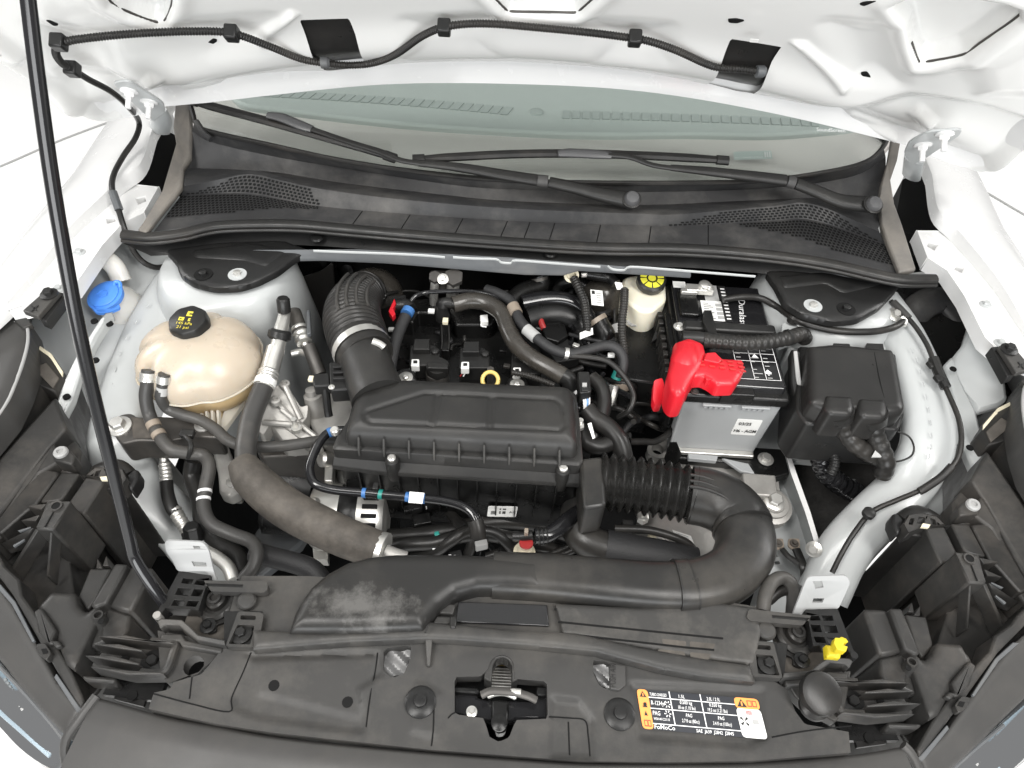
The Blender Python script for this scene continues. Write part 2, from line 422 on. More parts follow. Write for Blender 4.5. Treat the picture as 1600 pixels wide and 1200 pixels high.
# ------------------------------------------------------------------ objects
WLOC = {}
def thing(name, label, cat, loc, group=None):
    o = bpy.data.objects.new(name, None); COL.objects.link(o)
    l = W(loc) if not isinstance(loc, Vector) else loc.copy()
    if MIR[0]: l = Vector((-l.x + 0.052 * max(0, l.y), l.y, l.z))
    o.location = l; o.empty_display_size = 0.02; WLOC[o] = l
    o['label'] = label; o['category'] = cat
    if group: o['group'] = group
    return o
def mk(name, geo, m, parent=None, bev=0.0, seg=2, smooth=35, label=None, cat=None, group=None, kind=None, sub=0):
    V, Fc = geo
    co = np.array([tuple(v) for v in V], float)
    if KEEP_IN[0]: co[:, 0] = np.maximum(co[:, 0], -0.90)      # lamp bodies end inside the fender skin
    if MIR[0]: co[:, 0] = 2 * 0.026 * np.maximum(co[:, 1], 0) - co[:, 0]; Fc = [tuple(reversed(f)) for f in Fc]
    lo, hi = co.min(0), co.max(0); base = Vector(((lo[0] + hi[0]) / 2, (lo[1] + hi[1]) / 2, lo[2]))
    me = bpy.data.meshes.new(name); me.from_pydata((co - np.array(base)).tolist(), [], Fc); me.validate()
    me.materials.append(MATS[m])
    if smooth:
        me.polygons.foreach_set('use_smooth', [True] * len(me.polygons)); me.set_sharp_from_angle(angle=math.radians(smooth))
    o = bpy.data.objects.new(name, me); COL.objects.link(o)
    o.location = base - (WLOC[parent] if parent is not None else Vector((0, 0, 0))); WLOC[o] = base
    if parent is not None: o.parent = parent
    if bev:
        b = o.modifiers.new('edge', 'BEVEL'); b.width = bev; b.segments = seg; b.limit_method = 'ANGLE'
        b.angle_limit = math.radians(38); b.use_clamp_overlap = True
    if sub:
        s = o.modifiers.new('round', 'SUBSURF'); s.levels = s.render_levels = sub
    if label: o['label'] = label
    if cat: o['category'] = cat
    if group: o['group'] = group
    if kind: o['kind'] = kind
    return o
def text(s, o, u, v, h, m, parent, name='lettering', width=None, lift=0.0006, bold=0.0):
    """Flat printed lettering: lower-left corner o, along u, up v (Vectors), letter height h."""
    cu = bpy.data.curves.new(name, 'FONT'); cu.body = s; cu.size = 1.0; cu.resolution_u = 2; cu.offset = bold
    ob = bpy.data.objects.new('tmp', cu); COL.objects.link(ob)
    dg = bpy.context.evaluated_depsgraph_get(); me0 = ob.evaluated_get(dg).to_mesh()
    vs = [Vector(q.co) for q in me0.vertices]; fs = [tuple(p.vertices) for p in me0.polygons]
    ob.evaluated_get(dg).to_mesh_clear(); COL.objects.unlink(ob); bpy.data.objects.remove(ob); bpy.data.curves.remove(cu)
    if not vs: return None
    xs = [q.x for q in vs]; x0, x1 = min(xs), max(xs)
    u = Vector(u).normalized(); v = Vector(v); v = (v - u * v.dot(u)).normalized(); nn = u.cross(v)
    sy = h / 0.72; sx = sy if width is None else width / max(1e-6, x1 - x0)
    V = [Vector(o) + u * ((q.x - x0) * sx) + v * (q.y * sy) + nn * lift for q in vs]
    return mk(name, (V, fs), m, parent, smooth=0)
def quad_on(A, B, D):              # local frame of a printed panel: A lower left, B lower right, D upper left
    u = B - A; v = D - A
    def at(s, t, lift=0.0):
        return A + u * s + v * t + u.cross(v).normalized() * lift
    return at, u, v
def panel(at, s0, t0, s1, t1, lift, m, parent, name='print'):
    return mk(name, ([at(s0, t0, lift), at(s1, t0, lift), at(s1, t1, lift), at(s0, t1, lift)], [(0, 1, 2, 3)]), m, parent, smooth=0)
def bolt(c, r, parent, m='zinc', name='bolt', axis=(0, 0, 1), wash=1.7):
    return mk(name, hexbolt(c, r, axis, wash), m, parent, smooth=30)
# ================================================================== setting
mk('floor', ([Vector((-9, -7, 0)), Vector((9, -7, 0)), Vector((9, 12, 0)), Vector((-9, 12, 0))], [(0, 1, 2, 3)]),
   'floor_epoxy', kind='structure', label='white glossy showroom floor around the car', smooth=0)
def floor_seam(px):
    q = [P(x, y, 0.004) for x, y in px]
    mk('floor_seam', tube(q, 0.004, 6, 6), 'sticker_grey', label=None, kind='structure')
floor_seam([(-60, 282), (0, 260), (100, 217), (205, 178), (230, 168)])
floor_seam([(1420, 236), (1480, 268), (1540, 300), (1600, 335), (1680, 378)])
# ================================================================== the car's painted shell
body = thing('car_body', 'white painted engine bay shell with fenders and strut towers', 'car body', Vector((0, 0.4, 0.0)))
ZF = 1.06
def fender():
    inner = [(238, 200, 1.075), (220, 252, 1.07), (182, 283, 1.065), (110, 350, 1.06), (65, 405, 1.055), (15, 465, 1.05), (-40, 520, 1.04), (-110, 620, 1.02), (-170, 740, 0.99)]
    q = path(inner, 5); q.insert(0, Vector((q[0].x - 0.01, 1.35, 1.10)))
    e = q[-1]; q += [Vector((e.x + 0.01, e.y - 0.1, e.z - 0.03)), Vector((e.x + 0.03, e.y - 0.22, e.z - 0.08)), Vector((e.x + 0.07, e.y - 0.36, e.z - 0.15))]
    secs = []
    for p in q:
        x0 = p.x
        prof = [(x0, p.z - 0.03), (x0 - 0.002, p.z - 0.004), (x0 - 0.008, p.z)]
        xo = -0.945 - 0.01 * max(0, 0.6 - p.y)
        for t in (0.2, 0.45, 0.7, 0.88, 0.97, 1.0):
            prof.append((x0 - 0.008 + (xo - x0 + 0.008) * t, p.z - 0.012 * t - 0.075 * t ** 4))
        for dz in (0.16, 0.28, 0.5, 0.75): prof.append((xo - 0.004, p.z - dz))
        secs.append([Vector((a, p.y, b)) for a, b in prof])
    mk('fender', loft(secs, closed=False), 'white_paint', body, smooth=50)
    # ledge that carries the fender bolts
    g = slab([(184, 286), (248, 293), (225, 334), (192, 350), (160, 385), (118, 446), (98, 459), (68, 468), (40, 478), (12, 484), (15, 467), (65, 407), (110, 352), (172, 290)], 1.035, 0.025,
             holes=[[(212, 310), (226, 306), (228, 314), (216, 319)], [(166, 341), (178, 338), (180, 345), (168, 349)]])
    mk('fender_ledge', g, 'white_paint', body, bev=0.002)
    for x, y in ((124, 395), (92, 452)): bolt((x, y, 1.035), 0.006, body, 'apron_paint')
    # shade of the well between fender and cowl, as a black sheet
    mk('well_shade', slab([(232, 203), (262, 205), (282, 215), (284, 296), (236, 300), (184, 288), (178, 280), (218, 250)], 0.985, 0.1), 'void_black', body)
fender()
MIR[0] = True; fender(); MIR[0] = False
# inner aprons: pressed sheet between fender ledge and rail
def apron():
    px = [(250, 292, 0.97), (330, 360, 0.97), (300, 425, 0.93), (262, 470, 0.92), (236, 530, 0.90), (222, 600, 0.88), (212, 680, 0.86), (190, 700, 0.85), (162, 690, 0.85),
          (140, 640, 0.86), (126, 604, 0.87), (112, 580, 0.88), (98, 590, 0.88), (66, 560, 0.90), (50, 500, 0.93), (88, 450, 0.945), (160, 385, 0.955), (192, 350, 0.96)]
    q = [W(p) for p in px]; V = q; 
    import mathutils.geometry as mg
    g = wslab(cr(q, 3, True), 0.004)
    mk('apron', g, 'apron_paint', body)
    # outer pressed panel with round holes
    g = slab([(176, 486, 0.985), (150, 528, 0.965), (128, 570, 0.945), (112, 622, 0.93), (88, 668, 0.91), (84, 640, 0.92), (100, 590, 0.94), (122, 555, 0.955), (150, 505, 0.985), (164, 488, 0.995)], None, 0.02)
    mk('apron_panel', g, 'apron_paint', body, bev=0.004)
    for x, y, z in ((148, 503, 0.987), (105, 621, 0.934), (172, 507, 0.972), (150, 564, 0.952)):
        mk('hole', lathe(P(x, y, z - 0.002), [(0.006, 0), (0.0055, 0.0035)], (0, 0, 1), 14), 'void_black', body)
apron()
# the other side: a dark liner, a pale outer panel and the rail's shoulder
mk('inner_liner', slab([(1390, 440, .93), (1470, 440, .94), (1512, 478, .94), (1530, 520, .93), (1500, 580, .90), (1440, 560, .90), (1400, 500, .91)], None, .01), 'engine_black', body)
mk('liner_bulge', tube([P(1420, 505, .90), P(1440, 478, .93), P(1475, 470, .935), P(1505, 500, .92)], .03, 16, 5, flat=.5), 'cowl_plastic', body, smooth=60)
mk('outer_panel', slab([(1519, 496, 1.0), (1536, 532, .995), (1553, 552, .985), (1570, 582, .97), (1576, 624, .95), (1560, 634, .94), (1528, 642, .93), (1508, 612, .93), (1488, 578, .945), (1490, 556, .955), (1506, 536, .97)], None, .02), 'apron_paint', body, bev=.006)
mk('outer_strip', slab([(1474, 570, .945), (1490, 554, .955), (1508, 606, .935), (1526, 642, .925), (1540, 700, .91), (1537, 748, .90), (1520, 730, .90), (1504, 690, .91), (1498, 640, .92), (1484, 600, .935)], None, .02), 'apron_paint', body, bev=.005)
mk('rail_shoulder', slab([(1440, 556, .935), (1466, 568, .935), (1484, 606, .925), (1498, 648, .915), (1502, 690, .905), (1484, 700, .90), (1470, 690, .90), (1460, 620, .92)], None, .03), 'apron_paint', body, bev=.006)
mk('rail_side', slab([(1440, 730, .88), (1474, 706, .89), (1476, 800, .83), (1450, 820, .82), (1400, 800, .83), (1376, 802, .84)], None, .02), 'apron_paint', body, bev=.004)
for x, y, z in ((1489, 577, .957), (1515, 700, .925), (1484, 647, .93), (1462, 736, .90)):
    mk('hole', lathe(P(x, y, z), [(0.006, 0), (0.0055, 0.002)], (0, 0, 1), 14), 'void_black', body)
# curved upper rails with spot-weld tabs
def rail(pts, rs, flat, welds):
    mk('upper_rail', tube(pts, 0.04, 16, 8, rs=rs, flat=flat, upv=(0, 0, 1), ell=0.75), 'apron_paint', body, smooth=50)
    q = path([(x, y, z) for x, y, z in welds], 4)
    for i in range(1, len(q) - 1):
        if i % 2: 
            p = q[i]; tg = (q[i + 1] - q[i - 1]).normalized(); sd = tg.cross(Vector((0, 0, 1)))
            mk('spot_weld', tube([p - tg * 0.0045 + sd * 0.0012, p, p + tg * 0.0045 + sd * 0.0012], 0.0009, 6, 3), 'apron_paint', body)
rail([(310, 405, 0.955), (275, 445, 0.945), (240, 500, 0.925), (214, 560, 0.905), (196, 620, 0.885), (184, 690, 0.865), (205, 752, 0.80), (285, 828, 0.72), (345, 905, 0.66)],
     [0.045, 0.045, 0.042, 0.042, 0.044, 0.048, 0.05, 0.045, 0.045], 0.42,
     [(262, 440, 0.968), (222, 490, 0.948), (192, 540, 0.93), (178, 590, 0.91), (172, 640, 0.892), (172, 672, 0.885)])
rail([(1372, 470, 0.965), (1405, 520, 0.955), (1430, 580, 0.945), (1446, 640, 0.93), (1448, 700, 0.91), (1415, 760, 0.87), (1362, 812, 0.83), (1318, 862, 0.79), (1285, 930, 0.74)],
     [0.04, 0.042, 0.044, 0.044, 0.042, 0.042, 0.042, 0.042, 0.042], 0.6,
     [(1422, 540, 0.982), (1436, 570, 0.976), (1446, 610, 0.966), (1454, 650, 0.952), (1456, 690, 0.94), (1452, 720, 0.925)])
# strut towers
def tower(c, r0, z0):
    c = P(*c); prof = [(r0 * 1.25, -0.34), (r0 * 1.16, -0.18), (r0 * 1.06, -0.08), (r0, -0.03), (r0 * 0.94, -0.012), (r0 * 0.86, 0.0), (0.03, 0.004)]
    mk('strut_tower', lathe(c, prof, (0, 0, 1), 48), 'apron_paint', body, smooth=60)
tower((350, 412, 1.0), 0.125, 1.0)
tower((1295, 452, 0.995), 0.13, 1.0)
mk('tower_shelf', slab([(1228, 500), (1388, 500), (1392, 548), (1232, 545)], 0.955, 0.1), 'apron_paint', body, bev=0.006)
mk('earth_bracket', slab([(1222, 505), (1250, 498), (1254, 520), (1222, 530)], 0.985, 0.03, rc=0.004), 'apron_paint', body, bev=0.003)
# firewall, cross member and dark wells
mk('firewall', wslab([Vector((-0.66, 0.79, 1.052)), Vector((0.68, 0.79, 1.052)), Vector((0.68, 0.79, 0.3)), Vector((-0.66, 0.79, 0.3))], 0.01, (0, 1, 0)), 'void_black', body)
mk('cross_member', slab([(395, 390, 1.03), (560, 389, 1.035), (800, 402, 1.035), (1080, 424, 1.03), (1080, 431, 1.022), (905, 420, 1.02), (880, 427, 1.015), (820, 426, 1.015), (700, 416, 1.015), (600, 408, 1.015), (500, 404, 1.015), (395, 406, 1.015)], None, 0.006), 'grey_primer', body, bev=0.003)
def white_lip(px, z):
    mk('flange_lip', tube([P(x, y, z) for x, y in px], 0.0016, 8, 3, flat=1.6), 'apron_paint', body)
white_lip([(490, 392), (540, 394), (600, 396), (660, 399), (695, 402)], 1.038)
white_lip([(708, 402), (740, 404), (775, 405), (783, 410), (798, 411), (806, 407), (860, 411), (938, 417)], 1.038)
white_lip([(950, 416), (958, 421), (975, 422), (985, 417), (1030, 420), (1080, 424), (1130, 428), (1180, 432)], 1.036)
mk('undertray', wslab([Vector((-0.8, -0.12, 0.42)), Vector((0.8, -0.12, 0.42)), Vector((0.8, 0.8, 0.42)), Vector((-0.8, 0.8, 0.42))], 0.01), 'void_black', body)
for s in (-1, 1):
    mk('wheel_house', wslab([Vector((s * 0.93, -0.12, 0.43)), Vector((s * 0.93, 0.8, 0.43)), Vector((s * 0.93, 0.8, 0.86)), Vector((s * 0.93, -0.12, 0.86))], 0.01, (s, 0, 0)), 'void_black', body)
# right hand lower rail, gusset and mount plate
mk('frame_rail', slab([(1120, 730, 0.74), (1225, 735, 0.74), (1252, 800, 0.72), (1290, 900, 0.7), (1300, 980, 0.7), (1170, 985, 0.7), (1195, 900, 0.7), (1185, 800, 0.72)], None, 0.06,
   holes=[[(1207, 866, .71), (1214, 865, .71), (1215, 870, .71), (1208, 870, .71)], [(1210, 878, .71), (1217, 876, .71), (1219, 881, .71), (1212, 882, .71)], [(1227, 902, .7), (1239, 902, .7), (1239, 906, .7), (1228, 906, .7)]]), 'apron_paint', body, bev=0.004)
mk('rail_flange', loft([[P(1225, 700, 0.80), P(1232, 700, 0.80)], [P(1236, 740, 0.80), P(1244, 738, 0.80)], [P(1258, 800, 0.79), P(1266, 799, 0.79)], [P(1277, 862, 0.78), P(1285, 862, 0.78)], [P(1296, 905, 0.77), P(1304, 905, 0.77)]], closed=False), 'white_paint', body)
mk('frame_web', loft([[P(1225, 700, 0.80), P(1200, 720, 0.72)], [P(1236, 740, 0.80), P(1222, 760, 0.72)], [P(1258, 800, 0.79), P(1246, 812, 0.71)], [P(1277, 862, 0.78), P(1268, 880, 0.7)], [P(1296, 905, 0.77), P(1290, 925, 0.69)]], closed=False), 'apron_paint', body)
bolt((1272, 858, 0.795), 0.008, body, 'zinc', axis=(-0.6, -0.5, 0.6))
mk('side_gusset', slab([(1232, 690, 0.80), (1250, 672, 0.82), (1330, 700, 0.86), (1345, 716, 0.86), (1270, 725, 0.80), (1240, 722, 0.78)], None, 0.006), 'apron_paint', body)
mk('floor_mat', slab([(1236, 726, 0.74), (1420, 716, 0.80), (1420, 745, 0.78), (1280, 850, 0.7), (1262, 800, 0.7)], None, 0.01), 'carpet_black', body)
mk('subframe', slab([(385, 735), (470, 745), (505, 790), (470, 850), (400, 905), (385, 850), (420, 800)], 0.62, 0.03), 'grey_primer', body, bev=.006)
mk('tow_lug', slab([(345, 762), (385, 766), (378, 785), (352, 782)], 0.71, 0.006, rc=0.006, holes=[circ(369, 774, 0.71, 0.006)]), 'alloy', body)
mk('lower_rail', slab([(128, 735, 0.72), (175, 720, 0.72), (250, 700, 0.72), (300, 760, 0.71), (345, 850, 0.70), (400, 915, 0.69), (300, 925, 0.69), (262, 800, 0.71), (215, 752, 0.72)], None, 0.05), 'apron_paint', body, bev=0.004)
# ================================================================== hood, standing open
HA = math.radians(50.0); HO = Vector((0, 0.95, 1.17)); HE = Vector((0, -math.cos(HA), math.sin(HA))); HN = Vector((0, -math.sin(HA), -math.cos(HA))); HK = 0.16
def H3(u, w, h=0.0): return HO + Vector((u, 0, 0)) + HE * w + HN * (HK * u * u + h)
def HU(x, y, h=0.0):
    u = 0.0
    for _ in range(30):
        p = PP(x, y, HO + HN * (HK * u * u + h), HN); u = 0.5 * u + 0.5 * p.x
    return u, (p - HO).dot(HE)
hood = thing('hood', 'white car hood propped open with stamped inner panel', 'hood', HO)
def hx(l): return [HU(*p) for p in l]
rear = hx([(-30, 64), (0, 83), (60, 122), (100, 148), (130, 164), (165, 176), (205, 173), (250, 160), (270, 152), (288, 153), (330, 150), (450, 136), (600, 122), (800, 121), (1000, 132), (1200, 165), (1330, 195), (1398, 212), (1420, 218), (1445, 232), (1468, 240), (1505, 251), (1543, 252), (1600, 224), (1640, 205)])
rear = [(p.x, p.y) for p in cr([Vector((a, b, 0)) for a, b in rear], 4)]
hout = rear + [(0.80, 0.3), (0.79, 0.6), (0.7, 0.86), (0.45, 0.97), (0, 1.0), (-0.45, 0.97), (-0.7, 0.86), (-0.79, 0.6), (-0.80, 0.3)]
pockR = hx([(1396, 8), (1418, 42), (1424, 72), (1436, 102), (1452, 101), (1505, 88), (1530, 72), (1592, 30), (1592, 14), (1570, 6), (1500, -8), (1430, -8)])
pockL = hx([(150, -25), (172, 8), (200, 24), (245, 40), (258, 36), (268, 12), (272, -25), (240, -50), (180, -50)])
pockC = hx([(758, -14), (790, 19), (800, 22), (850, 23), (898, 24), (908, 19), (945, -14), (900, -60), (800, -60)])
winL = hx([(468, 31), (545, 28), (556, 48), (580, 105), (508, 109), (497, 88)])
winR = hx([(1142, 60), (1221, 73), (1206, 92), (1176, 146), (1100, 134), (1122, 100)])
beam = hx([(100, 110), (300, 128), (420, 112), (520, 116), (640, 102), (800, 98), (1000, 112), (1150, 146), (1260, 160), (1340, 158), (1420, 150), (1540, 170), (1600, 190), (1640, 205), (1600, 224), (1543, 252), (1505, 251), (1445, 232), (1398, 212), (1330, 195), (1200, 165), (1000, 132), (800, 121), (600, 122), (450, 136), (330, 150), (205, 173), (130, 164)])
dishes = [(hx([(300, 40), (420, 30), (440, 60), (330, 75)]), -0.01), (hx([(640, 34), (760, 30), (770, 70), (650, 75)]), -0.012), (hx([(930, 36), (1040, 44), (1040, 82), (940, 78)]), -0.012),
          (hx([(1300, 40), (1390, 50), (1400, 130), (1330, 120)]), -0.014), (hx([(1520, 90), (1640, 40), (1640, 140), (1540, 140)]), 0.012), (hx([(60, 40), (160, 60), (180, 120), (100, 100)]), -0.012)]
ribs = [hx([(258, 150), (342, 126), (352, 130), (345, 136), (270, 158)]), hx([(1322, 180), (1330, 177), (1405, 206), (1400, 212), (1330, 188)]),
        hx([(218, 122), (238, 106), (252, 110), (228, 128)]), hx([(1424, 176), (1436, 170), (1460, 190), (1450, 198)]), hx([(1240, 65), (1256, 66), (1330, 126), (1318, 134)]), hx([(400, 60), (455, 18), (462, 22), (412, 66)])]
def hoodh(X, Y, d):
    Z = 0.014 * (1 - sstep(0, 0.025, d))                      # turned edge
    for pk, dep in ((pockR, -0.03), (pockL, -0.03), (pockC, -0.028)):
        s, _, _ = sdp(X, Y, pk); Z = Z + dep * sstep(-0.003, 0.007, -s) + 0.006 * np.exp(-((s - 0.012) / 0.012) ** 2)
    s, _, _ = sdp(X, Y, beam); Z = Z - 0.016 * sstep(-0.02, 0.02, -s)
    for pk, dep in dishes:
        s, _, _ = sdp(X, Y, pk); Z = Z + dep * sstep(-0.03, 0.03, -s)
    for pk in ribs:
        s, _, _ = sdp(X, Y, pk); Z = Z + 0.009 * sstep(-0.008, 0.006, -s)
    Z = Z + 0.018 * np.exp(-((Y - 0.22 + 0.12 * X * X) / 0.05) ** 2)
    return Z
inner = sheet(hout, hoodh, 0.0042, holes=[winL, winR], to3=lambda p: H3(p.x, p.y, p.z))
mk('inner_panel', inner, 'hood_paint', hood, smooth=60)
outer = sheet(hout, lambda X, Y, d: -0.05 * sstep(0, 0.06, d) + 0.012, 0.03, to3=lambda p: H3(p.x, p.y, p.z))
mk('outer_skin', outer, 'white_paint', hood, smooth=60)
for wv in (winL, winR):            # dark sheets standing in for the shaded cavity behind the openings
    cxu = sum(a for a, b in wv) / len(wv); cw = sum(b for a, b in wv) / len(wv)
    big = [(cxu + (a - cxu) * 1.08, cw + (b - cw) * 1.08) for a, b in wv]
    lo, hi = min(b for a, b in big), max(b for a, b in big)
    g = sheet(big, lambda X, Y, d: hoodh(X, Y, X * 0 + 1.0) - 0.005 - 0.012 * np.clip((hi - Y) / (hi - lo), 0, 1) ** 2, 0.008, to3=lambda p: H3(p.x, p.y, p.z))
    mk('cavity_shade', g, 'box_plastic', hood, smooth=60)
for pk, a, b in ((pockR, 2, 9), (pockL, 0, 7), (pockC, 0, 7)):        # dark gap under the folded rims
    rim_ = []
    for x_, y_ in pk[a:b]:
        h_ = hoodh(np.array([[x_]]), np.array([[y_]]), np.array([[1.0]]))[0, 0]; rim_.append(H3(x_, y_, h_ - 0.001))
    mk('rim_gap', tube(rim_, 0.002, 8, 5), 'dark_steel', hood, smooth=60)
def hslot(px, h=0.0):
    q = [HU(*p) for p in px]; pts = [H3(a, b, 0.0) for a, b in q]
    hh = hoodh(np.array([[sum(a for a, b in q) / len(q)]]), np.array([[sum(b for a, b in q) / len(q)]]), np.array([[1.0]]))[0, 0]
    pts = loop_round([p + HN * (hh + 0.0016) for p in pts], 0.003)
    mk('slot', wslab(pts, 0.003, -HN), 'void_black', hood)
for s in ([(71, 33), (78, 32), (92, 41), (84, 42)], [(324, 68), (333, 64), (340, 66), (332, 71)], [(1344, 119), (1354, 118), (1361, 125), (1351, 126)], [(1137, 29), (1150, 28), (1164, 31), (1152, 35), (1139, 34)], [(1342, 5), (1350, 2), (1372, -1), (1350, 8)]): hslot(s)
t = HU(1178, 64); at = H3(*t, 0.02)
mk('paper_tag', wslab(loop_round([PP(1172, 61, at, HN), PP(1186, 62, at, HN), PP(1184, 67, at, HN), PP(1171, 66, at, HN)], 0.002), 0.0005, -HN), 'sticker_white', hood)
# hinges bolted to the hood
def hinge(px, blt, foot):
    arm = thing_part = None
    pts = [PP(x, y, H3(*HU(*px[0])) + HN * 0.045, HN) for x, y in px]
    hg = mk('hinge', wslab(loop_round(pts, 0.012), 0.004, -HN), 'apron_paint', hood, bev=0.001)
    for x, y in blt:
        p = PP(x, y, H3(*HU(*px[0])) + HN * 0.045, HN)
        mk('bolt', join(hexbolt(p, 0.008, HN), cyl(p, 0.0045, 0.028, HN, 12)), 'white_paint', hg)
    mk('pivot', tube([P(*q) for q in foot], 0.02, 14, 5, flat=0.45), 'apron_paint', hg)
hinge([(175, 130), (200, 126), (238, 150), (256, 162), (258, 176), (240, 190), (225, 178)], [(202, 142), (233, 159)], [(244, 172, 1.12), (252, 188, 1.09), (250, 205, 1.06)])
hinge([(1504, 202), (1500, 212), (1440, 252), (1424, 258), (1412, 240), (1420, 222), (1450, 206)], [(1476, 209), (1442, 226)], [(1428, 248, 1.13), (1426, 262, 1.10), (1424, 275, 1.06)])
# washer hose clipped under the hood
def hosept(x, y, h=0.022): 
    u, w = HU(x, y, h); return H3(u, w, h)
hp = [(1190, 112), (1160, 108), (1115, 104), (1060, 80), (1020, 66), (990, 60), (930, 52), (850, 44), (760, 37), (700, 41), (660, 56), (620, 84), (585, 98), (550, 102), (510, 99), (470, 92), (420, 72), (362, 52), (300, 49), (220, 52), (150, 58), (100, 66), (87, 80), (96, 98), (116, 110)]
wh = thing('washer_hose', 'black corrugated washer hose clipped across the open hood', 'hose', hosept(700, 41))
mk('corrugated_hose', tube([hosept(*p) for p in hp], 0.0062, 10, 5, corr=(0.0042, 0.0014)), 'rubber', wh, smooth=60)
tail = [hosept(116, 110), hosept(140, 125), hosept(172, 142), hosept(198, 164)] + [P(217, 190, 1.115), P(212, 215, 1.10), P(192, 245, 1.085), P(177, 275, 1.075), P(176, 300, 1.07), P(186, 330, 1.05), P(194, 356, 1.03), P(205, 385, 1.0), P(222, 408, 0.98), P(245, 418, 0.96), P(270, 412, 0.95)]
mk('hose_tail', tube(tail, 0.0052, 10, 5), 'rubber', wh)
mk('hose_sleeve', tube([P(176, 300, 1.071), P(181, 314, 1.062), P(186, 328, 1.052)], 0.0075, 10, 3), 'grey_primer', wh)
for x, y in ((362, 52), (694, 43), (992, 60), (92, 66), (113, 108)):
    p = hosept(x, y, 0.022); mk('clip', box(p, (0.02, 0.02, 0.022), axes=((1, 0, 0), HE, HN)), 'black_plastic', wh, bev=0.003)
for x, y in ((507, 98), (1188, 112)):
    p = hosept(x, y, 0.022); mk('nozzle_plug', lathe(p - Vector((0.008, 0, 0)), [(0.004, 0), (0.0095, 0.002), (0.0095, 0.013), (0.006, 0.017)], (1, 0.1, 0), 14), 'grey_primer', wh)
# prop rod
ra, rb_ = P(210, 872, 1.02), P(44, 0, 1.60)
def on_rod(x, y):
    lo, hi = -0.6, 1.6
    def yy(t):
        q = ra.lerp(rb_, t) - CAM_POS; dp = q.dot(_F); u_, v_ = q.dot(_R) / dp * CAM_F, -q.dot(_U) / dp * CAM_F
        return 600 + u_ * _sr + v_ * _cr
    for _ in range(50):
        m_ = (lo + hi) / 2
        if yy(m_) > y: lo = m_
        else: hi = m_
    return P(x, y, ra.lerp(rb_, lo).z)
rodp = [on_rod(x, y) for x, y in ((36, -60), (44, 0), (60, 130), (84, 300), (116, 480), (147, 620), (177, 740), (203, 845))] + [P(211, 873, 1.02), P(238, 916, 0.985), P(266, 958, 0.942)]
mk('prop_rod', tube(rodp, 0.0068, 12, 4, rs=[0.0062, 0.0062, 0.0064, 0.0068, 0.0071, 0.0072, 0.0072, 0.0072, 0.0072, 0.0074, 0.0074]),
   'gloss_black', label='long black steel prop rod holding the hood up', cat='prop rod', smooth=60)
# ================================================================== windscreen, dashboard, wipers, cowl
GO = Vector((0, 0.785, 1.10)); GA = math.radians(27.0); GN = Vector((0, -math.sin(GA), math.cos(GA)))
def PG(x, y, lift=0.0): return PP(x, y, GO + GN * lift, GN)
wsb = [(300, 172), (308, 195), (330, 206), (420, 226), (530, 250), (650, 268), (800, 282), (1000, 286), (1180, 283), (1290, 269), (1350, 254), (1378, 232), (1390, 205)]
ws = thing('windshield', 'tinted windshield below the raised hood', 'windshield', PG(800, 282))
outl = [PG(*p) for p in wsb] + [PG(1440, 60), PG(1200, 20), PG(800, 10), PG(400, 20), PG(250, 60)]
mk('glass', wslab(outl, 0.004, -GN), 'screen_glass', ws, smooth=0)
edge = [PG(x, y, 0.002) for x, y in [(288, 130)] + wsb + [(1402, 150)]]
mk('rim_seal', tube(edge, 0.0045, 8, 4), 'rubber', ws)
at_, u_, v_ = quad_on(PG(1276, 205, .001), PG(1318, 207, .001), PG(1276, 195, .001))
text('SoundScreen', at_(0, 0), u_, v_, 0.008, 'print_white', ws, width=0.055)
ZD = 1.075
dash = thing('dashboard', 'dashboard top with defroster vents seen through the windshield, paled by its reflection veil', 'dashboard', P(800, 200, ZD))
tb = [(345, 130), (358, 146), (381, 163), (450, 172), (540, 183), (660, 195), (800, 204), (935, 209), (1070, 208), (1195, 210), (1276, 205), (1345, 196), (1380, 170)]
pad = cr([P(x, y, ZD) for x, y in tb], 4) + [Vector((1.0, 1.9, ZD)), Vector((-1.0, 1.9, ZD))]
mk('dash_pad_veiled', wslab(pad, 0.02), 'dash_pad_veiled', dash, bev=0.006)
fr = [P(x, y, ZD - 0.014) for x, y in [(285, 150), (300, 200), (420, 240), (650, 284), (800, 298), (1000, 302), (1180, 299), (1350, 270), (1400, 215), (1400, 160), (1195, 190), (800, 190), (540, 165), (350, 130)]]
mk('dash_front_veiled', wslab(fr, 0.02), 'dash_front_veiled', dash)
mk('sun_sensor', lathe(P(838, 176, ZD), [(0.016, 0), (0.014, 0.004), (0.006, 0.007)], n=18), 'dash_vent', dash)
def vents(a, b, c, d, n):          # a-b upper edge, d-c lower edge, in pixels
    for i in range(n):
        s0, s1 = (i + 0.12) / n, (i + 0.88) / n
        def q(s, lo):
            p0, p1 = ((a, b), (d, c))[lo]; sh = 0.25 / n if lo == 0 else -0.1 / n
            s = s + sh; bow = 5 * 4 * s * (1 - s) * (-1 if a[0] < 700 else -0.4)
            return (p0[0] + (p1[0] - p0[0]) * s, p0[1] + (p1[1] - p0[1]) * s + bow * 0.6)
        mk('vent_cell', slab([q(s0, 0), q(s1, 0), q(s1, 1), q(s0, 1)], ZD + 0.0025, 0.003), 'dash_vent', dash, smooth=0)
vents((400, 140), (800, 167), (796, 179), (392, 149), 26)
vents((874, 172), (1276, 186), (1284, 197), (878, 184), 26)
at_, u_, v_ = quad_on(P(1147, 250, ZD + .012), P(1207, 248, ZD + .012), P(1146, 237, ZD + .012))
vin = panel(at_, 0, 0, 1, 1, 0, 'print_teal', dash, 'number_plate')
